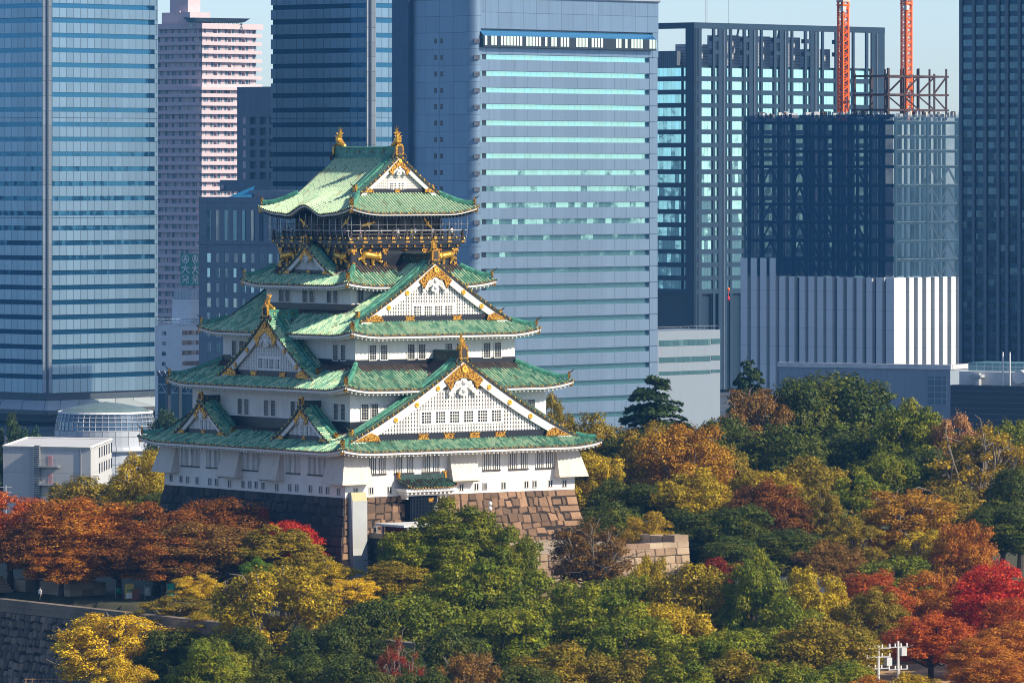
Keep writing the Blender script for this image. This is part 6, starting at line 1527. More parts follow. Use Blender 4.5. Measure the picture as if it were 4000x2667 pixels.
P = at(530, 2352, 709); kp = empty("red_kiosk", (P.x, P.y, 0), 0.2, "small red brown box kiosk beside the yellow panel", "kiosk"); m = MB(); m.box(-.4, -.3, 0, .4, .3, 1.2); m.box(-.5, -.4, 1.21, .5, .4, 1.32); m.build("body", plain("kiosk_red", (.22, .06, .04), .6), kp)
# bench-height rail under the trees
# white tents behind the orange trees
def tent(px, y0, y1, wpx, Y, label):
    P = at(px, y1, Y); g = gz(P.x, P.y); zt = at(px, y0, Y).z; ze = at(px, (y0 + y1) / 2, Y).z; w_ = wpx / F_PX * Y / 2
    e = empty("marquee_tent", (P.x, P.y, g), 0.35, label, "tent", "white event tents"); m = MB(); a, b = zt - g, ze - g
    for sg_ in (-1, 1): m.face([(-w_, 0, a), (w_, 0, a), (w_, sg_ * 2.8, b), (-w_, sg_ * 2.8, b)]); m.face([(-w_, sg_ * 2.8, b), (w_, sg_ * 2.8, b), (w_, sg_ * 2.8, b - .4), (-w_, sg_ * 2.8, b - .4)]); m.face([(sg_ * w_, -2.8, b), (sg_ * w_, 0, a), (sg_ * w_, 2.8, b)])
    m.build("canopy", plain("tent_white", (.80, .80, .80), .6, var=.03), e); m = MB()
    for x in (-w_, 0, w_):
        for y in (-2.7, 2.7): m.tube([(x, y, 0), (x, y, b)], .05, 5)
    m.build("poles", MT['wire'], e); m = MB(); m.box(-w_ + .1, 2.6, 0, w_ - .1, 2.65, b - .3); m.build("back_sheet", MT['white_wood'], e)
tent(3405, 2392, 2460, 150, 690, "white event tent left of the trunk under orange maples"); tent(3555, 2385, 2450, 120, 696, "white event tent in the middle under orange maples"); tent(3745, 2395, 2470, 150, 692, "white event tent under the red maple at right")
# utility poles bottom right
def utility_pole(px, y0, Y, label, arms, cans):
    P = at(px, y0, Y); g = gz(P.x, P.y); e = empty("utility_pole", (P.x, P.y, g), 0.5, label, "utility pole"); H_ = P.z - g
    m = MB(); m.tube([(0, 0, 0), (0, 0, H_)], .16, 8, scale=[1.2, .8]); m.build("pole", plain("pole_concrete", (.55, .56, .58), .7), e)
    for yy, l in arms:
        z = at(px, yy, Y).z - g; m = MB(); m.box(-l, -.06, z, l, .06, z + .12, 0)
        for i in range(4): x = -l + .1 + (2 * l - .2) * i / 3; m.tube([(x, 0, z + .1), (x, 0, z + .45)], .08, 6, 1)
        m.build("crossarm", [MT['wire'], MT['white_wood']], e)
    for yy, x in cans: z = at(px, yy, Y).z - g; m = MB(); m.box(x - .32, -.3, z, x + .32, .3, z + .85); m.build("transformer", plain("transformer_grey", (.45, .48, .5), .5), e)
utility_pole(3431, 2520, 636, "pale concrete utility pole with three crossarms left of the transformer pole", [(2533, 1.5), (2567, 1.5), (2612, 1.3)], [(2600, 1.2)])
utility_pole(3508, 2503, 640, "utility pole carrying a grey transformer box beside the red tree", [(2528, 1.2), (2615, 1.2)], [(2560, .6)])
utility_left = at(22, 1895, 860); e = empty("utility_pole", (utility_left.x, utility_left.y, -6), 0.2, "thin utility pole in front of the grey concrete building", "utility pole"); hh = utility_left.z + 6
m = MB(); m.tube([(0, 0, 0), (0, 0, hh)], .14, 6); m.build("pole", MT['wire'], e)
for q in (.3, 1.0): m = MB(); m.box(-.9, -.05, hh - q, .9, .05, hh - q + .1); m.build("crossarm", MT['wire'], e)
# wooden rail at the foot of the moat wall
wf = empty("wooden_fence", (at(180, 2655, 692).x, 692, gz(at(180, 2655, 692).x, 692)), -0.12, "brown wooden rail fence at the foot of the moat wall", "fence"); zf0 = at(180, 2648, 692).z - wf.location.z
m = MB(); tb = plain("fence_wood", (.34, .20, .11), .7)
for i in range(8): m.box(-2.4 + i * .75, -.06, 0, -2.28 + i * .75, .06, zf0)
for q in (.15, .6): m.box(-2.5, -.09, zf0 - q, 3.2, -.061, zf0 - q + .1)
m.build("rails", tb, wf)

# ================================================================== PEOPLE
def person_mesh(pose, seed):
    """one continuous skinned body; returns mesh with slots skin, shirt, trousers, shoes"""
    V = [(0, 0, .93), (0, 0, 1.12), (0, .01, 1.36), (0, 0, 1.47), (0, -.02, 1.56), (0, -.03, 1.70)]; Rr = [(.135, .10), (.125, .09), (.16, .10), (.055, .055), (.085, .095), (.07, .085)]; E_ = [(0, 1), (1, 2), (2, 3), (3, 4), (4, 5)]
    def chain(root, pts, rs):
        p = root
        for q, r in zip(pts, rs): V.append(q); Rr.append((r, r)); E_.append((p, len(V) - 1)); p = len(V) - 1
    for sg_ in (-1, 1):
        st = .10 if pose == 'walk' else .02
        chain(0, [(sg_ * .10, 0, .88), (sg_ * .11, -sg_ * st, .48), (sg_ * .11, sg_ * st * .6, .09), (sg_ * .12, sg_ * st * .6 - .13, .045)], (.085, .06, .045, .04))
        if pose == 'phone' : arm = [(sg_ * .20, 0, 1.38), (sg_ * .24, -.12, 1.14), (sg_ * .10, -.34, 1.34), (sg_ * .06, -.40, 1.40)]
        elif pose == 'wave' and sg_ > 0: arm = [(.20, 0, 1.38), (.34, -.05, 1.56), (.40, -.10, 1.84), (.41, -.12, 1.94)]
        elif pose == 'lean': arm = [(sg_ * .20, 0, 1.38), (sg_ * .27, -.16, 1.18), (sg_ * .16, -.42, 1.14), (sg_ * .14, -.50, 1.14)]
        else: arm = [(sg_ * .20, 0, 1.38), (sg_ * .25, .02, 1.12), (sg_ * .24, -.06, .87), (sg_ * .23, -.08, .78)]
        chain(2, arm, (.055, .042, .033, .028))
    me = bpy.data.meshes.new("body"); me.from_pydata(V, E_, []); o = bpy.data.objects.new("body", me); COL.objects.link(o)
    o.modifiers.new("s", 'SKIN'); sub = o.modifiers.new("d", 'SUBSURF'); sub.levels = 1; sub.render_levels = 1
    for i, r in enumerate(Rr): me.skin_vertices[0].data[i].radius = r
    for i in range(len(V)): me.skin_vertices[0].data[i].use_root = (i == 0)
    dg = bpy.context.evaluated_depsgraph_get(); m2 = bpy.data.meshes.new_from_object(o.evaluated_get(dg)); bpy.data.objects.remove(o); m2.name = "body"
    while len(m2.materials) < 4: m2.materials.append(None)
    armz = {'phone': 1.30, 'wave': 1.8, 'lean': 1.10, 'walk': .82, 'stand': .82}[pose]
    for p in m2.polygons:
        c = p.center; s_ = 1
        hand = (abs(c.x) > .15 and c.z < .84 and c.z > .7) or (pose == 'wave' and c.z > 1.86) or (pose in ('phone', 'lean') and c.y < -.36)
        if c.z > 1.44 and not (pose == 'wave' and c.x > .15): s_ = 0
        elif hand: s_ = 0
        elif c.z < .08: s_ = 3
        elif c.z < .95 and abs(c.x) < .19: s_ = 2
        p.material_index = s_; p.use_smooth = True
    return m2
BODY = {p: person_mesh(p, 0) for p in ('stand', 'walk', 'phone', 'wave', 'lean')}
hb = MB()
for i in range(1):
    P = []
    for a in range(7):
        th = math.pi * .62 * a / 6; P.append([(.098 * math.sin(th) * math.cos(ph), .02 + .112 * math.sin(th) * math.sin(ph) - .03 + (.02 if math.sin(ph) > 0 else 0), 1.655 + .115 * math.cos(th) - (0.05 * max(0, math.sin(ph)) if a == 6 else 0)) for ph in [2 * math.pi * k / 12 for k in range(13)]])
    hb.grid(P)
HAIR = hb.build("hair", plain("black_hair", (.012, .01, .01), .5)); HAIRM = HAIR.data; bpy.data.objects.remove(HAIR)
fb = MB(); fb.ell((0, -.118, 1.605), (.014, .022, .022), 0, 6, 4)
for sg_ in (-1, 1): fb.ell((sg_ * .034, -.103, 1.635), (.014, .008, .009), 1, 6, 4); fb.ell((sg_ * .088, -.02, 1.615), (.012, .02, .03), 0, 6, 4)
fb.ell((0, -.108, 1.560), (.024, .008, .007), 2, 6, 4); SKIN = plain("skin", (.50, .30, .21), .5, var=.05)
FACE_ = fb.build("face", [SKIN, MT['pane'], plain("lips", (.35, .12, .1), .5)]); FACEM = FACE_.data; bpy.data.objects.remove(FACE_)
_cl = {}
def cloth(c):
    if c not in _cl: _cl[c] = plain("cloth", c, .8, var=.08)
    return _cl[c]
def person(loc, rz, pose, shirt, trousers, label, group=None, h=1.68):
    e = empty("person", loc, rz, label, "person", group); s_ = h / 1.74; e.scale = (s_, s_, s_)
    b = bpy.data.objects.new("body", BODY[pose]); COL.objects.link(b); b.parent = e
    for i, mm_ in enumerate((SKIN, cloth(shirt), cloth(trousers), MT['timber'])): b.material_slots[i].link = 'OBJECT'; b.material_slots[i].material = mm_
    for nm, mm_ in (("hair", HAIRM), ("face", FACEM)): o = bpy.data.objects.new(nm, mm_); COL.objects.link(o); o.parent = e
    return e
WHT, BLK, NAV, PNK, YEL, BRN, GRY, BLU = (.75, .75, .75), (.02, .02, .025), (.02, .035, .09), (.62, .25, .33), (.55, .50, .08), (.22, .10, .08), (.25, .25, .27), (.06, .13, .30)
gp = "visitors on the castle gallery"
DECK = 41.63
def vis(side, px, pose, sh, tr, label, turn=0.0, dist=None):
    d_ = dist or (7.55 if side == 'S' else 7.75); P = lpt(side, d_, px, DECK); rz = CA + (0 if side == 'S' else -math.pi / 2) + turn; person(P, rz, pose, sh, tr, label, gp)
vis('W', 1113, 'stand', BRN, BLK, "visitor in brown top leftmost on the shaded gallery side", .5); vis('W', 1127, 'stand', BLK, NAV, "visitor in black beside the brown topped visitor on the gallery")
vis('W', 1141, 'lean', WHT, NAV, "visitor in white shirt at the left gallery rail", -.5); vis('W', 1209, 'phone', GRY, BLK, "visitor in grey holding a phone on the shaded gallery", .3)
vis('W', 1249, 'lean', BRN, BLK, "visitor in brown leaning midway along the shaded gallery"); vis('W', 1317, 'stand', NAV, GRY, "visitor in navy near the middle of the shaded gallery", .8)
vis('W', 1346, 'lean', PNK, NAV, "visitor in pink top leaning by the gallery corner"); vis('S', 1408, 'lean', PNK, WHT, "visitor in pink blouse just right of the gallery corner", .4)
vis('S', 1490, 'stand', WHT, BLK, "visitor in white with black trousers under the flying crane emblem", 1.2); vis('S', 1538, 'walk', BLU, BLK, "visitor in blue walking on the sunny gallery", 1.2)
vis('S', 1555, 'stand', WHT, GRY, "visitor in white shirt behind the walking blue visitor", .2); vis('S', 1607, 'phone', YEL, GRY, "visitor in yellow jacket holding up a camera on the gallery")
vis('S', 1622, 'lean', WHT, BLK, "visitor in white leaning beside the yellow jacket visitor"); vis('S', 1662, 'walk', NAV, BLK, "visitor in navy walking behind the second crane emblem", -1.2)
vis('S', 1691, 'lean', WHT, GRY, "visitor in pale top leaning on the sunny gallery rail", .2); vis('S', 1721, 'wave', NAV, BLK, "visitor in navy with one arm raised near the gallery end")
vis('S', 1748, 'phone', BLK, WHT, "visitor in black with white trousers taking a photo at the gallery end", .9); vis('S', 1765, 'lean', WHT, BLK, "visitor in white rightmost at the gallery rail", .5)
P = at(156, 2345, 706); person((P.x, P.y, 0.02), 2.6, 'walk', WHT, BLK, "person in white top walking past the plinth under orange trees")
for px, pose, sh, tr, lb in ((97, 'phone', NAV, GRY, "person in dark blue taking a photo below the moat wall"), (185, 'phone', (.62, .58, .5), BLK, "person in beige shirt raising a camera below the moat wall")):
    P = at(px, 2640, 697); person((P.x, P.y, gz(P.x, P.y)), 2.6, pose, sh, tr, lb)
# ================================================================== TREES
def leaf_mat():
    k = NT("autumn_leaves"); A = k.n("Attribute", attribute_type='OBJECT', attribute_name="leaf_color"); B = k.n("Attribute", attribute_type='OBJECT', attribute_name="leaf_tint")
    t = k.n("Attribute", attribute_type='GEOMETRY', attribute_name="tone").outputs["Fac"]; r = k.n("Attribute", attribute_type='GEOMETRY', attribute_name="rnd").outputs["Fac"]
    c = k.mix(t, A.outputs["Color"], B.outputs["Color"])
    hsv = k.n("HueSaturation", {"Hue": k.math('ADD', 0.485, k.math('MULTIPLY', r, 0.03)), "Saturation": 1.0, "Value": k.math('ADD', 0.55, k.math('MULTIPLY', r, 0.9)), "Color": c}).outputs[0]
    k.set(Base_Color=hsv, Roughness=0.55); k.b.inputs["Specular IOR Level"].default_value = 0.25
    tr = k.n("BsdfTranslucent", {"Color": hsv}); mx = k.n("MixShader", {0: 0.28, 1: k.b.outputs[0], 2: tr.outputs[0]}); k.t.links.new(mx.outputs[0], k.out.inputs[0])
    return k.mat
LEAF = leaf_mat(); BARK = plain("bark", (.045, .034, .027), .9, var=.35, scale=2.5); BARKP = plain("pale_bark", (.20, .165, .13), .9, var=.3, scale=2.5)
class Proto: pass
def leaves_mesh(name, P, N, size, tone, rnd, stretch=1.0):
    """one small rhombus per leaf spray, all arrays"""
    n = len(P); rs = np.random.RandomState(n % 9999 + 7)
    N = N / np.linalg.norm(N, axis=1, keepdims=True); a = rs.normal(size=(n, 3)); t = np.cross(N, a); t /= np.linalg.norm(t, axis=1, keepdims=True); b = np.cross(N, t)
    s = size[:, None]; e = rs.uniform(0.55, 1.0, (n, 1))
    q = np.stack([P - t * s * stretch, P - b * s * e, P + t * s * stretch + N * s * .25, P + b * s * e], 1).reshape(-1, 3)
    me = bpy.data.meshes.new(name); me.vertices.add(4 * n); me.vertices.foreach_set("co", q.astype(np.float32).ravel()); me.loops.add(4 * n); me.loops.foreach_set("vertex_index", np.arange(4 * n, dtype=np.int32))
    me.polygons.add(n); me.polygons.foreach_set("loop_start", np.arange(0, 4 * n, 4, dtype=np.int32)); me.polygons.foreach_set("loop_total", np.full(n, 4, dtype=np.int32))
    for nm, v in (("tone", tone), ("rnd", rnd)): at_ = me.attributes.new(nm, 'FLOAT', 'FACE'); at_.data.foreach_set("value", v.astype(np.float32))
    me.update(); me.validate(); me.materials.append(LEAF); return me
def lobed(seed, lobes, leaves, size, flat=1.0, up=0.35, shell=0.25, rad=(1.2, 2.0), gap=0.0, spread=1.0, trunk_h=4.5, limbs=9, pale=False, lowcut=2.2, tipdroop=0.0):
    """crown of leafy lobes on limbs; nominal tree is 12 high and 10 wide"""
    rs = np.random.RandomState(seed); C = []; Rr = []
    tries = 0
    while len(C) < lobes and tries < 4000:
        tries += 1; v = rs.normal(size=3); v /= np.linalg.norm(v)
        if v[2] < -0.72: continue
        k = rs.uniform(0.72, 1.10) if rs.rand() < .82 else rs.uniform(.2, .7); r = rs.uniform(*rad)
        c = np.array([v[0] * (5.0 - r * .85) * k * spread, v[1] * (5.0 - r * .85) * k * spread, 6.6 + v[2] * (5.4 - r * flat * .9) * k * (1.0 if v[2] > 0 else .80)])
        if any(np.linalg.norm((c - q) * (1, 1, 1 / max(.5, flat))) < (r + s) * 0.48 for q, s in zip(C, Rr)): continue
        C.append(c); Rr.append(r)
    C = np.array(C); Rr = np.array(Rr); per = int(leaves / len(C)); PP = []; NN = []; TT = []
    tone_l = rs.uniform(0, 1, len(C))
    for i, (c, r) in enumerate(zip(C, Rr)):
        n = int(per * (r / Rr.mean()) ** 2); v = rs.normal(size=(n, 3)); v /= np.linalg.norm(v, axis=1, keepdims=True)
        wob = 1 + .22 * np.sin(v[:, 0] * 5 + seed + i) * np.sin(v[:, 1] * 6 + i) + .16 * np.sin(v[:, 2] * 9 + 2 * i) + .12 * np.sin(v[:, 0] * 13 + i * 3) * np.sin(v[:, 1] * 12)
        rr = r * wob * rs.uniform(1 - shell, 1.06, n) * np.where(rs.rand(n) < .06, rs.uniform(1.05, 1.22, n), 1); p = c + v * rr[:, None] * np.array([1, 1, flat]); p[:, 2] -= tipdroop * (np.linalg.norm(v[:, :2], axis=1) ** 3) * r
        keep = v[:, 2] > -0.62
        for j, (c2, r2) in enumerate(zip(C, Rr)):               # nothing deep inside a neighbour
            if j != i: keep &= (np.linalg.norm((p - c2) * np.array([1, 1, 1 / flat]), axis=1) > r2 * .80)
        keep &= p[:, 2] > lowcut * .6
        if gap: keep &= (np.sin(p[:, 0] * 1.9 + seed) * np.sin(p[:, 1] * 1.7 + 2 * seed) * np.sin(p[:, 2] * 2.3) < 1 - gap) & (rs.rand(n) > gap * .35)
        nn = v * np.array([1, 1, 1 / max(.6, flat)]) + rs.normal(size=(n, 3)) * .50 + np.array([0, 0, up])
        PP.append(p[keep]); NN.append(nn[keep]); TT.append(np.clip(tone_l[i] * .75 + rs.normal(size=n) * .22 + .12, 0, 1)[keep])
    P = np.concatenate(PP); N = np.concatenate(NN); T = np.concatenate(TT)
    k = Proto(); k.crown = leaves_mesh("crown", P, N, rs.uniform(.65, 1.25, len(P)) * size, T, rs.rand(len(P)))
    m = MB(); m.tube([(0, 0, -.3), (.1, .05, trunk_h * .5), (0, .1, trunk_h)], .34, 8, 0, [1.25, .95, .8])
    order = np.argsort(-Rr)
    for i in order[:limbs]:
        c = C[i]; a = np.array([0, .1, trunk_h * rs.uniform(.75, 1.0)]); mid = a * .5 + c * .5 + np.array([0, 0, -.5]) + rs.normal(size=3) * .25
        m.tube([tuple(a), tuple(mid), tuple(c)], .20, 6, 0, [1.0, .62, .22])
        for q in range(3 if pale else 2):
            d = c + rs.normal(size=3) * np.array([1.1, 1.1, .9]) * (0.9 if pale else 1); m.tube([tuple(mid * .4 + c * .6), tuple(c * .4 + d * .6 + rs.normal(size=3) * .15), tuple(d)], .075, 5, 0, [1, .7, .3])
    k.trunk = m.build("trunk", BARKP if pale else BARK); d_ = k.trunk.data; bpy.data.objects.remove(k.trunk); k.trunk = d_
    return k
def conifer(seed, leaves=17000, size=.17):
    rs = np.random.RandomState(seed); P = []; N = []; T = []; m = MB(); m.tube([(0, 0, -.3), (0, 0, 6), (0, 0, 11.6)], .32, 8, 0, [1.2, .7, .15]); z = 1.8; nb_ = []
    while z < 11.6:
        q = (z - 1.8) / 9.8; R0 = 4.9 * (1 - q) ** .5 * rs.uniform(.8, 1.1) + .25
        for i in range(rs.randint(6, 9)): nb_.append((z + rs.uniform(-.3, .3), rs.uniform(0, 2 * math.pi), R0 * rs.uniform(.65, 1.05)))
        z += rs.uniform(.55, .9) * (1.1 - .4 * q)
    tot = sum(b[2] ** 1.4 for b in nb_)
    for z, a, L in nb_:
        n = int(leaves * L ** 1.4 / tot); t = rs.rand(n) ** .6; d = np.array([math.cos(a), math.sin(a)]); sd = np.array([-d[1], d[0]]); w = (.25 + .30 * L * np.sin(np.pi * np.clip(t * .9 + .08, 0, 1))) * rs.uniform(-1, 1, n)
        x = t * L; zz = z + .10 * L * np.sin(t * 2.6) - .16 * L * t ** 2 + rs.normal(size=n) * .07 - .12 * np.abs(w)
        P.append(np.stack([d[0] * x + sd[0] * w, d[1] * x + sd[1] * w, zz], 1)); N.append(np.tile([0, 0, 1.0], (n, 1)) + rs.normal(size=(n, 3)) * .45 + np.stack([d[0] * t, d[1] * t, t * 0], 1) * .5); T.append(np.clip(rs.uniform(0, .8) + rs.normal(size=n) * .2, 0, 1))
        m.tube([(0, 0, z), (d[0] * L * .9, d[1] * L * .9, z + .02 * L)], .07, 4, 0, [1, .3])
    P = np.concatenate(P); k = Proto(); k.crown = leaves_mesh("crown", P, np.concatenate(N), rs.uniform(.6, 1.3, len(P)) * size, np.concatenate(T), rs.rand(len(P)), 1.5)
    o = m.build("trunk", BARK); k.trunk = o.data; bpy.data.objects.remove(o); return k
PROT = {
 'round': [lobed(s, 46, 52000, .118, .85, .45, .30, (.85, 1.75), .10) for s in (1, 2, 3)],
 'dense': [lobed(s, 64, 56000, .112, .80, .45, .28, (.65, 1.35), .08) for s in (11, 12, 13)],
 'spread': [lobed(s, 92, 56000, .108, .78, .42, .36, (.7, 1.35), .14, 1.06, 4.0, 14, False, 1.8, .10) for s in (21, 22, 23)],
 'loose': [lobed(s, 76, 42000, .108, .78, .35, .50, (.6, 1.2), .24, 1.0, 4.5, 22, True) for s in (31, 32)],
 'sparse': [lobed(s, 60, 15000, .10, .8, .2, .7, (.6, 1.1), .35, 1.0, 3.5, 34, True) for s in (41,)],
 'conifer': [conifer(s, 26000, .14) for s in (51, 52)],
}
# colours: base and accent
CO = {'green': ((.105, .155, .006), (.31, .29, .009)), 'dgreen': ((.045, .078, .009), (.15, .155, .009)), 'bgreen': ((.055, .16, .010), (.18, .25, .014)), 'olive': ((.19, .155, .008), (.36, .24, .012)),
      'ygreen': ((.31, .24, .008), (.58, .39, .012)), 'yellow': ((.58, .36, .010), (.76, .54, .022)), 'gold': ((.30, .19, .008), (.52, .34, .012)), 'orange': ((.36, .105, .007), (.52, .21, .010)),
      'rust': ((.17, .068, .009), (.34, .105, .009)), 'red': ((.46, .022, .010), (.62, .055, .014)), 'redor': ((.40, .068, .008), (.54, .135, .010)), 'dred': ((.20, .020, .012), (.36, .042, .014)),
      'amber': ((.36, .155, .008), (.56, .30, .012)), 'brown': ((.18, .098, .018), (.31, .155, .022)), 'tan': ((.36, .165, .055), (.52, .27, .11)), 'pine': ((.026, .062, .020), (.075, .11, .024)), 'teal': ((.024, .066, .030), (.05, .105, .036)), 'sickred': ((.18, .07, .015), (.60, .05, .02))}
_tc = random.Random(77); _cnt = {}
def tree(px, top, wpx, Y, kind, col, label, name="tree", base=None, rot=None):
    P = at(px, top, Y); g = gz(P.x, P.y) if base is None else base; h = max(2.0, P.z - g); w = wpx / F_PX * Y
    i = _cnt.get(kind, 0); _cnt[kind] = i + 1; pr = PROT[kind][i % len(PROT[kind])]
    e = empty(name, (P.x, P.y, g), _tc.uniform(0, 6.28) if rot is None else rot, label, "tree", "trees of the castle park"); sz = h / 12.0; s_ = w / (8.7 if kind != 'conifer' else 6.6)
    c = bpy.data.objects.new("crown", pr.crown); COL.objects.link(c); c.parent = e; c.scale = (s_, s_, sz)
    A, B = CO[col]; j = _tc.uniform(.88, 1.12); c["leaf_color"] = [q * j for q in A]; c["leaf_tint"] = [q * j for q in B]
    t = bpy.data.objects.new("trunk", pr.trunk); COL.objects.link(t); t.parent = e; t.scale = (s_, s_, sz)
    return e
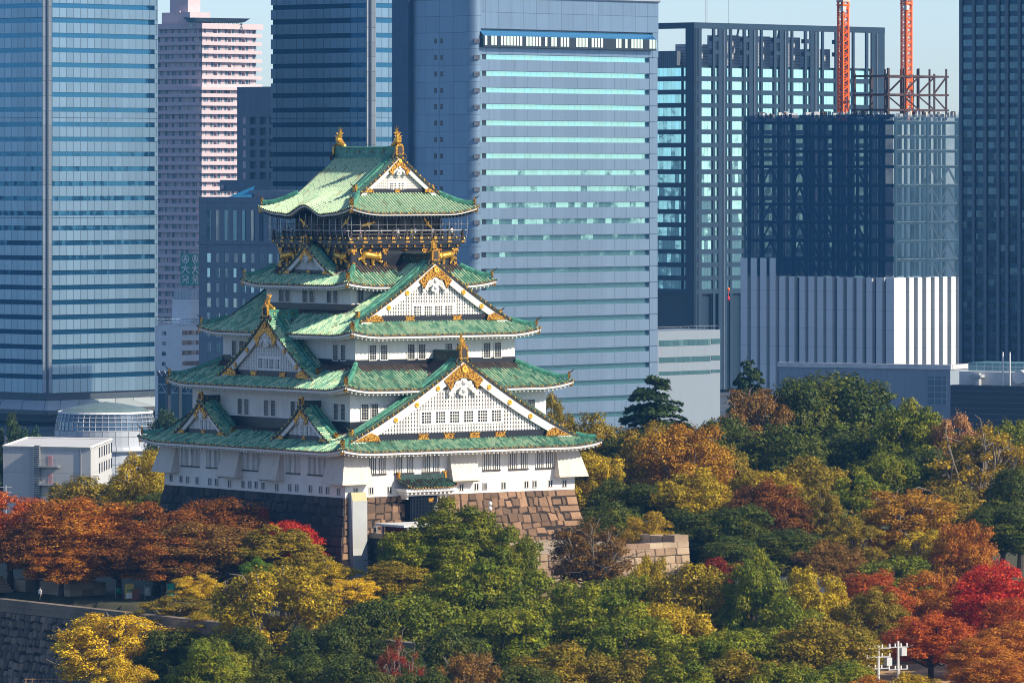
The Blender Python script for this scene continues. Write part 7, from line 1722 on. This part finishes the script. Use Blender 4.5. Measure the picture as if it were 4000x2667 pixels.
T_ = [
 # far left background
 (40, 1632, 190, 1010, 'dense', 'pine', "dark bluish tree left of the round hall, cut by the photo edge"), (150, 1640, 190, 990, 'dense', 'teal', "dark bluish tree just left of the round glass hall"),
 (650, 1608, 150, 1080, 'round', 'pine', "dark tree right of the round glass hall below the left tower"),
 (330, 1852, 330, 830, 'round', 'olive', "olive tree in front of the grey concrete building"), (470, 1880, 220, 810, 'round', 'olive', "smaller olive tree between the concrete building and castle base"),
 (560, 1765, 230, 800, 'round', 'ygreen', "tall yellow green tree touching the left end of the castle wall"), (610, 1900, 170, 790, 'dense', 'dgreen', "dark green tree at the foot of the castle base left corner"),
 # autumn row along the moat edge
 (40, 1925, 330, 724, 'spread', 'redor', "red orange tree at the far left end of the autumn row"), (300, 1938, 470, 718, 'spread', 'orange', "broad orange tree second from the left in the autumn row"),
 (140, 2030, 300, 716, 'spread', 'rust', "lower rust orange tree in front at far left of the autumn row"), (610, 1965, 400, 716, 'spread', 'rust', "rusty brown tree third along the autumn row, over the banners"), (870, 1940, 380, 724, 'spread', 'rust', "tall rust coloured tree against the dark stone base"),
 (985, 1985, 270, 730, 'spread', 'red', "bright red tree in front of the dark stone base"), (800, 2040, 430, 710, 'spread', 'brown', "dark brownish tree in the middle of the autumn row"), (1130, 2030, 260, 716, 'spread', 'red', "small red crowned tree rightmost before the stone base corner"),
 (1090, 2055, 330, 707, 'dense', 'olive', "dark olive tree at the right end of the autumn row"), (1005, 2165, 130, 700, 'dense', 'bgreen', "small bright green tree under the olive end of the row"), (640, 2080, 330, 708, 'spread', 'rust', "low dark rust tree over the plaza banners"),
 # lower left
 (770, 2240, 190, 692, 'loose', 'yellow', "slim bright yellow ginkgo right of the plaza banners", "ginkgo_tree"), (450, 2385, 430, 672, 'loose', 'yellow', "large bright yellow tree in front of the moat wall"), (715, 2430, 310, 664, 'dense', 'dgreen', "rounded dark green tree beside the bright yellow tree"),
 (690, 2325, 320, 686, 'loose', 'olive', "thin olive tree at the edge of the moat coping"), (1070, 2195, 480, 662, 'loose', 'ygreen', "big yellow green tree with pale branches below the autumn row"), (930, 2440, 300, 650, 'round', 'dgreen', "dark green tree in shade under the big yellow green tree"), (1290, 2185, 250, 692, 'loose', 'ygreen', "yellow olive tree at the foot of the white duct"), (1370, 2255, 230, 678, 'loose', 'yellow', "yellow tree below the white duct"), (1260, 2420, 330, 640, 'round', 'dgreen', "dark green tree right of the big yellow green tree"), (1170, 2560, 320, 615, 'round', 'dgreen', "low dark tree at the bottom edge under the yellow green tree"), (480, 2560, 240, 645, 'loose', 'yellow', "low yellow tree at the bottom edge left of the dark dome"),
 # centre
 (1770, 1955, 360, 690, 'dense', 'green', "green tree in front of the castle entrance"), (1985, 2030, 250, 688, 'dense', 'green', "green tree right of the entrance tree, below the lamp post"), (1560, 2185, 280, 684, 'round', 'olive', "olive tree right of the white duct foot"), (1630, 2080, 260, 688, 'dense', 'green', "low green tree hiding the glass pavilion"), (1830, 2150, 420, 674, 'dense', 'green', "broad green tree below the entrance terrace"), (2130, 2200, 400, 667, 'dense', 'green', "green tree below the pale terrace wall"),
 (1600, 2300, 430, 655, 'round', 'green', "large green tree in the lower centre, left of the middle"), (1430, 2350, 330, 650, 'round', 'dgreen', "dark green tree below the yellow duct tree"), (1950, 2330, 430, 645, 'dense', 'green', "large camphor tree at the middle of the lower edge", "camphor_tree"), (2330, 2290, 430, 650, 'dense', 'green', "large green tree in the lower centre, right of the middle"), (1750, 2440, 330, 630, 'round', 'dgreen', "shaded dark tree between the two large lower centre trees"),
 (2210, 2480, 430, 622, 'dense', 'olive', "olive camphor tree at the bottom edge, centre right", "camphor_tree"), (2030, 2560, 340, 610, 'dense', 'dgreen', "dark green tree at the bottom edge, exactly central"), (1560, 2485, 200, 616, 'sparse', 'sickred', "thin tree with scattered red leaves near the bottom edge"), (1560, 2500, 210, 622, 'round', 'dgreen', "dark tree behind the scattered red leaves"), (1830, 2535, 280, 606, 'loose', 'brown', "brownish olive tree at the bottom edge beside the red leaves"), (1380, 2570, 320, 612, 'round', 'dgreen', "dark green low tree at the bottom edge, left of the red leaves"), (2490, 2380, 380, 638, 'dense', 'green', "green tree lower centre right below the golden olive tree"), (2530, 2520, 400, 614, 'dense', 'olive', "olive green tree at the bottom edge, right of the central camphors"), (2820, 2420, 360, 634, 'dense', 'green', "green tree between the golden olive tree and lower edge"), (2900, 2545, 430, 610, 'dense', 'olive', "wide olive green tree at the bottom edge toward the right"), (3220, 2385, 370, 634, 'dense', 'olive', "big dome shaped olive tree left of the utility poles"), (3280, 2570, 300, 610, 'round', 'green', "green tree at the bottom edge below the olive dome"), (1660, 2600, 280, 600, 'round', 'dgreen', "lowest dark tree under the scattered red leaves"),
 # terrace
 (2310, 2035, 320, 697, 'sparse', 'brown', "thin brown leaved tree in front of the well house"), (2310, 2060, 270, 699, 'loose', 'brown', "brown bushy tree against the pale terrace wall"), (2540, 2155, 180, 690, 'loose', 'ygreen', "small light green tree before the terrace corner block"), (2490, 2260, 130, 684, 'loose', 'dred', "small dark red tree below the terrace"), (2825, 2180, 220, 704, 'spread', 'dred', "dark red low tree right of the terrace corner"), (2720, 2210, 380, 676, 'round', 'ygreen', "golden olive tree below the terrace corner"), (2440, 2200, 260, 680, 'dense', 'green', "green tree directly below the brown terrace tree"),
 (2945, 2160, 260, 672, 'dense', 'green', "tall green tree with the white lantern at its side"), (3175, 2190, 250, 666, 'dense', 'ygreen', "bright green tree right of the dark tiled roof"), (3090, 2320, 300, 652, 'round', 'green', "darker green tree below the dark tiled roof"), (2620, 2330, 330, 655, 'dense', 'ygreen', "yellowish green tree below the golden olive tree"),
 # right: maples
 (3400, 2225, 300, 676, 'spread', 'redor', "orange red maple left of the bright red maple", "maple_tree"), (3420, 2290, 230, 662, 'spread', 'olive', "flat dark pine like tree before the orange maple"), (3640, 2230, 300, 684, 'spread', 'orange', "orange maple touching the bright red maple", "maple_tree"), (3880, 2190, 330, 674, 'spread', 'red', "bright red maple at the right edge", "maple_tree"), (3640, 2390, 330, 652, 'spread', 'redor', "dark orange maple behind the utility poles", "maple_tree"), (3950, 2430, 330, 648, 'spread', 'orange', "orange tree at the lower right corner", "maple_tree"), (3830, 2480, 250, 640, 'spread', 'orange', "lower orange tree beside the corner maple", "maple_tree"), (3560, 2625, 240, 600, 'spread', 'gold', "golden tree top at the bottom edge below the poles"), (3380, 2640, 220, 600, 'spread', 'orange', "small orange tree top at the bottom edge left of the poles"),
 # right slope behind
 (2560, 1452, 360, 860, 'conifer', 'pine', "large dark cedar left of the taller cedar", "cedar_tree"), (2930, 1398, 230, 885, 'conifer', 'pine', "tall dark cedar in front of the white fins", "cedar_tree"), (2950, 1505, 320, 840, 'loose', 'brown', "brown tipped tree below the tall cedar"), (3280, 1440, 560, 850, 'round', 'dgreen', "broad dark green tree in front of the concrete hall"), (3120, 1490, 300, 842, 'round', 'dgreen', "dark green tree between the tall cedar and the broad dark tree"), (3580, 1570, 330, 806, 'dense', 'green', "bright topped green tree below the low dark building"), (3920, 1615, 260, 815, 'dense', 'green', "green tree at the right edge below the low dark building"), (3740, 1610, 240, 800, 'loose', 'tan', "pinkish tan tree between two green trees at right"), (3840, 1660, 420, 775, 'sparse', 'gold', "tall thin golden tree with bare branches at right"), (3850, 1690, 360, 780, 'loose', 'olive', "olive tree behind the bare branched golden tree"),
 (2170, 1530, 170, 800, 'loose', 'olive', "thin olive tree touching the castle wall at right"), (2300, 1605, 300, 795, 'round', 'olive', "olive tree right of the castle third storey"), (2680, 1640, 400, 775, 'loose', 'amber', "golden orange tree at the middle of the right slope"), (2560, 1650, 330, 785, 'spread', 'gold', "gold tinted tree left of the golden orange tree"), (2320, 1730, 250, 768, 'dense', 'ygreen', "yellow green tree beside the right castle eave"), (2430, 1860, 330, 752, 'round', 'dgreen', "dark green tree right of the castle base"), (2450, 1700, 280, 790, 'round', 'dgreen', "dark tree behind the yellow green tree by the eave"), (2720, 1835, 330, 748, 'dense', 'ygreen', "yellow green tree in the middle of the right slope"), (2570, 1870, 280, 755, 'dense', 'green', "green tree left of the middle yellow green tree"), (3000, 1805, 290, 758, 'dense', 'ygreen', "bright yellow green tree above the rust coloured tree"), (3180, 1775, 300, 768, 'round', 'olive', "olive brown tree above the slope middle at right"), (3000, 1870, 300, 742, 'spread', 'rust', "rust coloured tree in the middle of the right slope"), (3180, 1885, 260, 745, 'loose', 'olive', "olive tree between rust and golden trees"), (3540, 1905, 400, 738, 'loose', 'amber', "large golden tree on the right slope"), (3350, 1835, 250, 752, 'dense', 'green', "pointed green tree left of the large golden tree"), (3330, 2010, 240, 730, 'loose', 'olive', "smaller olive tree below the pointed green tree"), (2530, 2000, 190, 727, 'spread', 'gold', "small golden leaved tree right of the castle stone base"), (3770, 2030, 260, 716, 'spread', 'orange', "orange maple above the bright red maple", "maple_tree"), (3985, 1810, 300, 760, 'round', 'dgreen', "dark green tree at the right edge, mid height"), (2700, 1990, 380, 742, 'round', 'dgreen', "dark green tree right of the small golden leaved tree"), (3050, 2060, 380, 726, 'round', 'dgreen', "dark shaded tree below the rust coloured tree"), (3240, 2110, 260, 714, 'spread', 'brown', "dark brown tree below the golden slope trees"), (3490, 2150, 320, 706, 'dense', 'green', "green tree just above the orange maples"), (3920, 1960, 300, 745, 'round', 'dgreen', "dark green tree behind the upper orange maple"), (2820, 1640, 330, 815, 'round', 'dgreen', "dark green tree behind the golden orange tree"), (3080, 1650, 360, 810, 'round', 'dgreen', "dark green tree below the brown tipped tree"), (3380, 1660, 380, 812, 'round', 'dgreen', "dark green tree below the broad dark tree"), (3640, 1760, 320, 790, 'round', 'dgreen', "dark green tree left of the bare branched golden tree"), (2380, 1950, 260, 735, 'round', 'dgreen', "shaded dark tree between castle base and small golden tree"), (2900, 1960, 280, 733, 'round', 'dgreen', "shaded dark tree left of the rust coloured tree"), (3720, 1900, 260, 752, 'round', 'olive', "olive tree right of the large golden tree"), (2850, 1730, 260, 790, 'round', 'olive', "olive tree right of the golden orange tree"), (3480, 1760, 320, 785, 'round', 'green', "green tree above the large golden tree"), (2700, 2060, 300, 738, 'round', 'dgreen', "dark tree behind the terrace corner block"), (2870, 2090, 260, 716, 'round', 'dgreen', "dark tree above the dark red low tree"), (3720, 2450, 300, 662, 'spread', 'redor', "orange red maple in front of the white tents", "maple_tree"), (3960, 2330, 300, 664, 'spread', 'redor', "dark orange maple under the bright red maple", "maple_tree"), (3900, 2560, 320, 620, 'spread', 'orange', "orange tree at the bottom edge of the right corner", "maple_tree"), (3330, 2440, 260, 648, 'round', 'olive', "olive tree left of the utility poles before the tents"), (3060, 2560, 330, 606, 'dense', 'green', "green tree at the bottom edge left of the olive dome"), (2640, 2560, 330, 604, 'dense', 'green', "low green tree at the bottom edge below the golden olive tree"),
 (3040, 2420, 300, 640, 'dense', 'green', "green tree between dark roof and olive dome"), (240, 2120, 280, 712, 'spread', 'orange', "low orange tree spreading over the first plinth"), (460, 2060, 330, 713, 'spread', 'rust', "rust orange tree between the orange tree and plaza banners"),
 (560, 2395, 260, 684, 'loose', 'olive', "olive tree hiding the moat coping left of the ginkgo"), (860, 2365, 300, 678, 'loose', 'ygreen', "yellow green tree between ginkgo and big yellow green tree"), (820, 2500, 280, 640, 'round', 'green', "green tree at lower left beside the dark dome"),
 (1590, 2055, 230, 689, 'dense', 'green', "small green tree in front of the glass pavilion"),
 (3620, 2060, 260, 724, 'loose', 'ygreen', "yellowish tree between golden and orange trees"),
]
for t in T_: tree(*t)
# ------------------------------------------------------------------ hazy air
hz = MB(); hz.box(-900, -60, -19, 900, 2900, 175)
k = bpy.data.materials.new("haze"); k.use_nodes = True; t = k.node_tree; t.nodes.remove(t.nodes["Principled BSDF"])
pv_ = t.nodes.new("ShaderNodeVolumePrincipled"); pv_.inputs["Color"].default_value = (0.13, 0.46, 1.0, 1); pv_.inputs["Density"].default_value = 0.00007; pv_.inputs["Anisotropy"].default_value = 0.1
t.links.new(pv_.outputs[0], t.nodes["Material Output"].inputs["Volume"])
hz.build("haze", k, kind="stuff")
